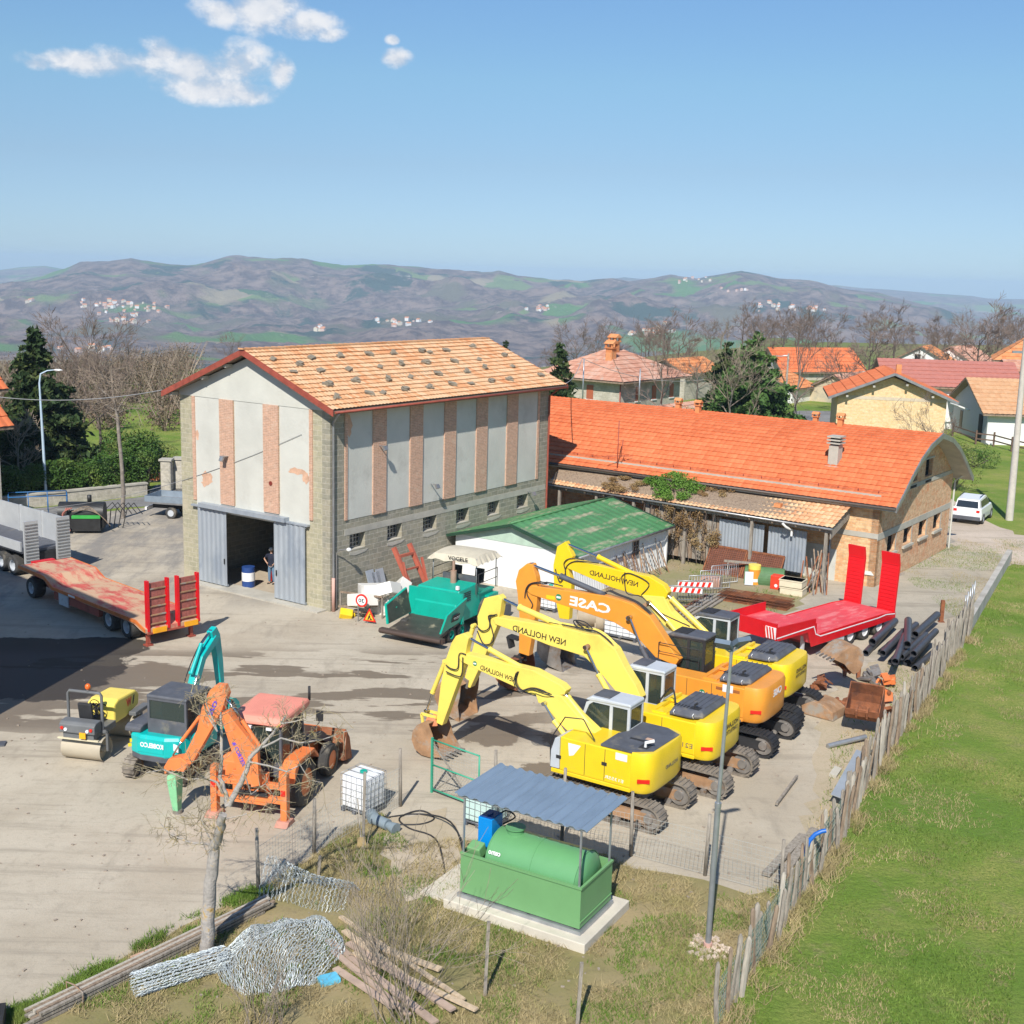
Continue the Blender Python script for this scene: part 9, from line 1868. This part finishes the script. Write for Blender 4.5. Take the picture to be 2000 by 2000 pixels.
# --- foreground tree, traced limb by limb
p = at(403, 1868); t = thing('foreground_tree', p, 0, 'leafless lichen covered tree with lopped trunk in the lower left foreground', 'tree'); zt_ = lambda l: [(100+a/3.22, 1230+b/3.22) for a, b in l]
m_lich = mat('lichen_bark', (.36, .33, .30), .95, var=.3, sc=5, col2=(.42, .27, .08), amt=.42, sc2=5, bump=.5, bs=18)
m_tw3 = mat('lichen_twigs', (.30, .25, .16), .95, var=.3, sc=6, col2=(.42, .32, .10), amt=.35)
tr_ = traced(t, p, [([(403, 1872), (407, 1800), (410, 1740), (415, 1690), (418, 1655)], .155, .12), (zt_([(1020, 1372), (1060, 1290), (1085, 1200), (1110, 1110)]), .115, .085),
    (zt_([(1110, 1110), (1090, 1040), (1052, 950), (1055, 800), (1045, 640), (1040, 560)]), .06, .02), (zt_([(1115, 1105), (1170, 1010), (1215, 900), (1235, 830), (1330, 740), (1400, 660), (1450, 590)]), .07, .022),
    (zt_([(1080, 1030), (1040, 960), (960, 930), (860, 945), (700, 880), (600, 900)]), .03, .009), (zt_([(960, 930), (915, 850), (905, 760)]), .018, .007), (zt_([(1330, 740), (1440, 690), (1560, 730), (1700, 715), (1890, 655)]), .025, .007), (zt_([(1450, 590), (1540, 565), (1640, 520)]), .018, .006),
    (zt_([(1235, 830), (1370, 860), (1480, 900), (1560, 860), (1620, 960), (1700, 980)]), .022, .006), (zt_([(1045, 640), (980, 560), (930, 450), (850, 430)]), .018, .006), (zt_([(1045, 640), (970, 470), (960, 400)]), .016, .006),
    (zt_([(1000, 1350), (880, 1340), (780, 1300), (720, 1260), (690, 1220)]), .028, .008), (zt_([(1010, 1345), (960, 1250), (930, 1200), (900, 1100)]), .02, .006), (zt_([(1090, 1190), (1200, 1160), (1300, 1120), (1400, 1100)]), .016, .006), (zt_([(985, 1420), (950, 1300), (955, 1200)]), .014, .005), (zt_([(1215, 900), (1250, 1050), (1330, 1000), (1400, 1120)]), .016, .006)],
    m_lich, 'trunk', 4, 6, .006, .5, .42, 2, m_tw3)
# twiggy shrubs among the boards
m_tw4 = mat('grey_twigs', (.27, .22, .17), .95, var=.3, sc=4)
for i, (x, y, top, lab, s) in enumerate(((785, 1990, 1640, 'leafless shrub with many thin upright stems above the loose boards', 3), (740, 1900, 1740, 'small twiggy shrub left of the larger leafless shrub', 5), (520, 2010, 1880, 'low dry twiggy shrub at the bottom below the netting', 8))):
    p = at(x, y); h = height_from(x, top, p); t = thing('twiggy_shrub', p, 0, lab, 'shrub'); rn = random.Random(60+s); b_ = MB()
    for k in range(20 if i == 0 else 13): a_ = rn.uniform(0, 6.28); d = Vector((cos(a_)*.38, sin(a_)*.38, 1)).normalized(); branch(b_, Vector((rn.gauss(0, .2), rn.gauss(0, .2), 0)), d, h*rn.uniform(.45, .85), .013, 2, rn, None, .25, (2, 4), .5, 4, .004)
    b_.build('stems', m_tw4, t, fix=False)
# --- grass blades as stuff
def inside(px_, py_, poly):
    c = np.zeros(len(px_), bool); n = len(poly); j = n-1
    for i in range(n):
        xi, yi = poly[i][:2]; xj, yj = poly[j][:2]; q = ((yi > py_) != (yj > py_)) & (px_ < (xj-xi)*(py_-yi)/(yj-yi+1e-12)+xi); c ^= q; j = i
    return c
def blades(name, X, Y, h, w, m, seed, lean=.5, z=0.):
    r = np.random.RandomState(seed); n = len(X); a = r.rand(n)*6.283; hh = h*(.4+.9*r.rand(n)); ww = w*(.6+.8*r.rand(n)); lx_ = r.normal(size=n)*lean*hh; ly_ = r.normal(size=n)*lean*hh
    V = np.empty((n, 3, 3)); V[:, 0] = np.stack([X-ww*np.cos(a), Y-ww*np.sin(a), np.full(n, z)], 1); V[:, 1] = np.stack([X+ww*np.cos(a), Y+ww*np.sin(a), np.full(n, z)], 1); V[:, 2] = np.stack([X+lx_, Y+ly_, z+hh], 1)
    me = bpy.data.meshes.new(name); me.vertices.add(3*n); me.vertices.foreach_set('co', V.ravel().astype(np.float32)); me.loops.add(3*n); me.loops.foreach_set('vertex_index', np.arange(3*n, dtype=np.int32)); me.polygons.add(n); me.polygons.foreach_set('loop_start', np.arange(0, 3*n, 3, dtype=np.int32)); me.polygons.foreach_set('loop_total', np.full(n, 3, np.int32)); me.update(calc_edges=True); me.materials.append(m)
    o = bpy.data.objects.new(name, me); C.objects.link(o); return tag(o, kind='stuff')
rs = np.random.RandomState(3)
def clumpy(X, Y, sc, thr, soft=.08):
    n = fbm(X/sc+40, Y/sc+13, 4); return rs.rand(len(X)) < np.clip((n-thr)/soft, 0, 1)
m_gr1 = leafmat('meadow_grass', (.12, .20, .03), (.20, .26, .06), .8, 1.); m_gr2 = leafmat('dry_grass_blades', (.36, .29, .15), (.28, .25, .10), .9, 1.)
N = 260000; Y = 19+52*rs.rand(N)**1.5; X = np.interp(Y, [p.y for p in fp[::-1]], [p.x for p in fp[::-1]])+.12+rs.rand(N)*16; k = (X/Y < .46); X, Y = X[k], Y[k]
q = clumpy(X, Y, 2.2, .40, .2); blades('meadow_grass', X[q][:95000], Y[q][:95000], .085, .010, m_gr1, 1); q = clumpy(X, Y, 1.1, .50, .12); blades('dry_grass', X[q][:34000], Y[q][:34000], .08, .009, m_gr2, 2)
N = 330000; X = rs.uniform(-17, 9, N); Y = rs.uniform(19, 36, N); k = inside(X, Y, PLOT); X, Y = X[k], Y[k]
q = clumpy(X, Y, .9, .47, .12); blades('plot_grass', X[q][:75000], Y[q][:75000], .11, .009, m_gr1, 3, z=.014); q = clumpy(X+50, Y, 1.0, .40, .14); blades('plot_dry_grass', X[q][:120000], Y[q][:120000], .12, .008, m_gr2, 4, .9, z=.014)
u = rs.rand(26000)*L_[-1]; F_ = np.array([[*fpos(min(a, L_[-1]-.01))[:2]] for a in np.linspace(0, L_[-1], 400)]); ii = (u/L_[-1]*399).astype(int); X = F_[ii, 0]+rs.normal(size=len(u))*.28; Y = F_[ii, 1]+rs.normal(size=len(u))*.15; q = clumpy(X, Y, .7, .42, .1); blades('fence_foot_grass', X[q], Y[q], .24, .010, m_gr2, 5, .6)
ex = [at(a, b) for a, b in ((20, 1985), (60, 1975), (170, 1912), (270, 1857), (400, 1790), (505, 1737))]; u = rs.rand(22000); X = np.interp(u*5, range(6), [e.x for e in ex])+rs.normal(size=len(u))*.16+.05; Y = np.interp(u*5, range(6), [e.y for e in ex])+rs.normal(size=len(u))*.16-.12; q = clumpy(X, Y, .8, .42, .1); blades('verge_grass', X[q], Y[q], .14, .010, m_gr1, 6, z=.01)
N = 60000; X = rs.uniform(2, 18, N); Y = rs.uniform(26, 60, N); WS = pxs([(1640, 1640), (1575, 1690), (1580, 1600), (1620, 1530), (1620, 1470), (1660, 1380), (1700, 1320), (1800, 1270), (1860, 1280), (1740, 1455)]); k = inside(X, Y, WS); X, Y = X[k], Y[k]; q = clumpy(X, Y, .6, .47, .08); blades('weeds', X[q], Y[q], .12, .011, m_gr1, 7); q = clumpy(X+9, Y, .7, .48, .08); blades('dry_weeds', X[q], Y[q], .12, .011, m_gr2, 8)
N = 30000; X = rs.uniform(2, 18, N); Y = rs.uniform(48, 72, N); k = inside(X, Y, pxs([(1250, 1120), (1290, 1050), (1540, 1085), (1580, 1140), (1540, 1195), (1400, 1200), (1300, 1200)])); X, Y = X[k], Y[k]; q = clumpy(X, Y, .8, .48, .08); blades('earth_weeds', X[q], Y[q], .13, .014, m_gr1, 9); q = clumpy(X+5, Y, .8, .48, .08); blades('earth_straw', X[q], Y[q], .11, .014, m_gr2, 10)
# pebbles and crumbs on the yard
r0 = random.Random(6); pbm = MB()
for k in range(500):
    a, b = r0.uniform(0, 1700), r0.uniform(1150, 1960); p = at(a, b)
    if inside(np.array([p.x]), np.array([p.y]), yard)[0]: s = r0.uniform(.015, .05); pbm.obox((p.x, p.y, .004+s*.3), s*1.6, s, s*.7, rz=r0.uniform(0, 3))
tag(pbm.build('gravel_crumbs', mat('crumbs', (.30, .25, .2), .95, var=.4, sc=30)), kind='stuff')
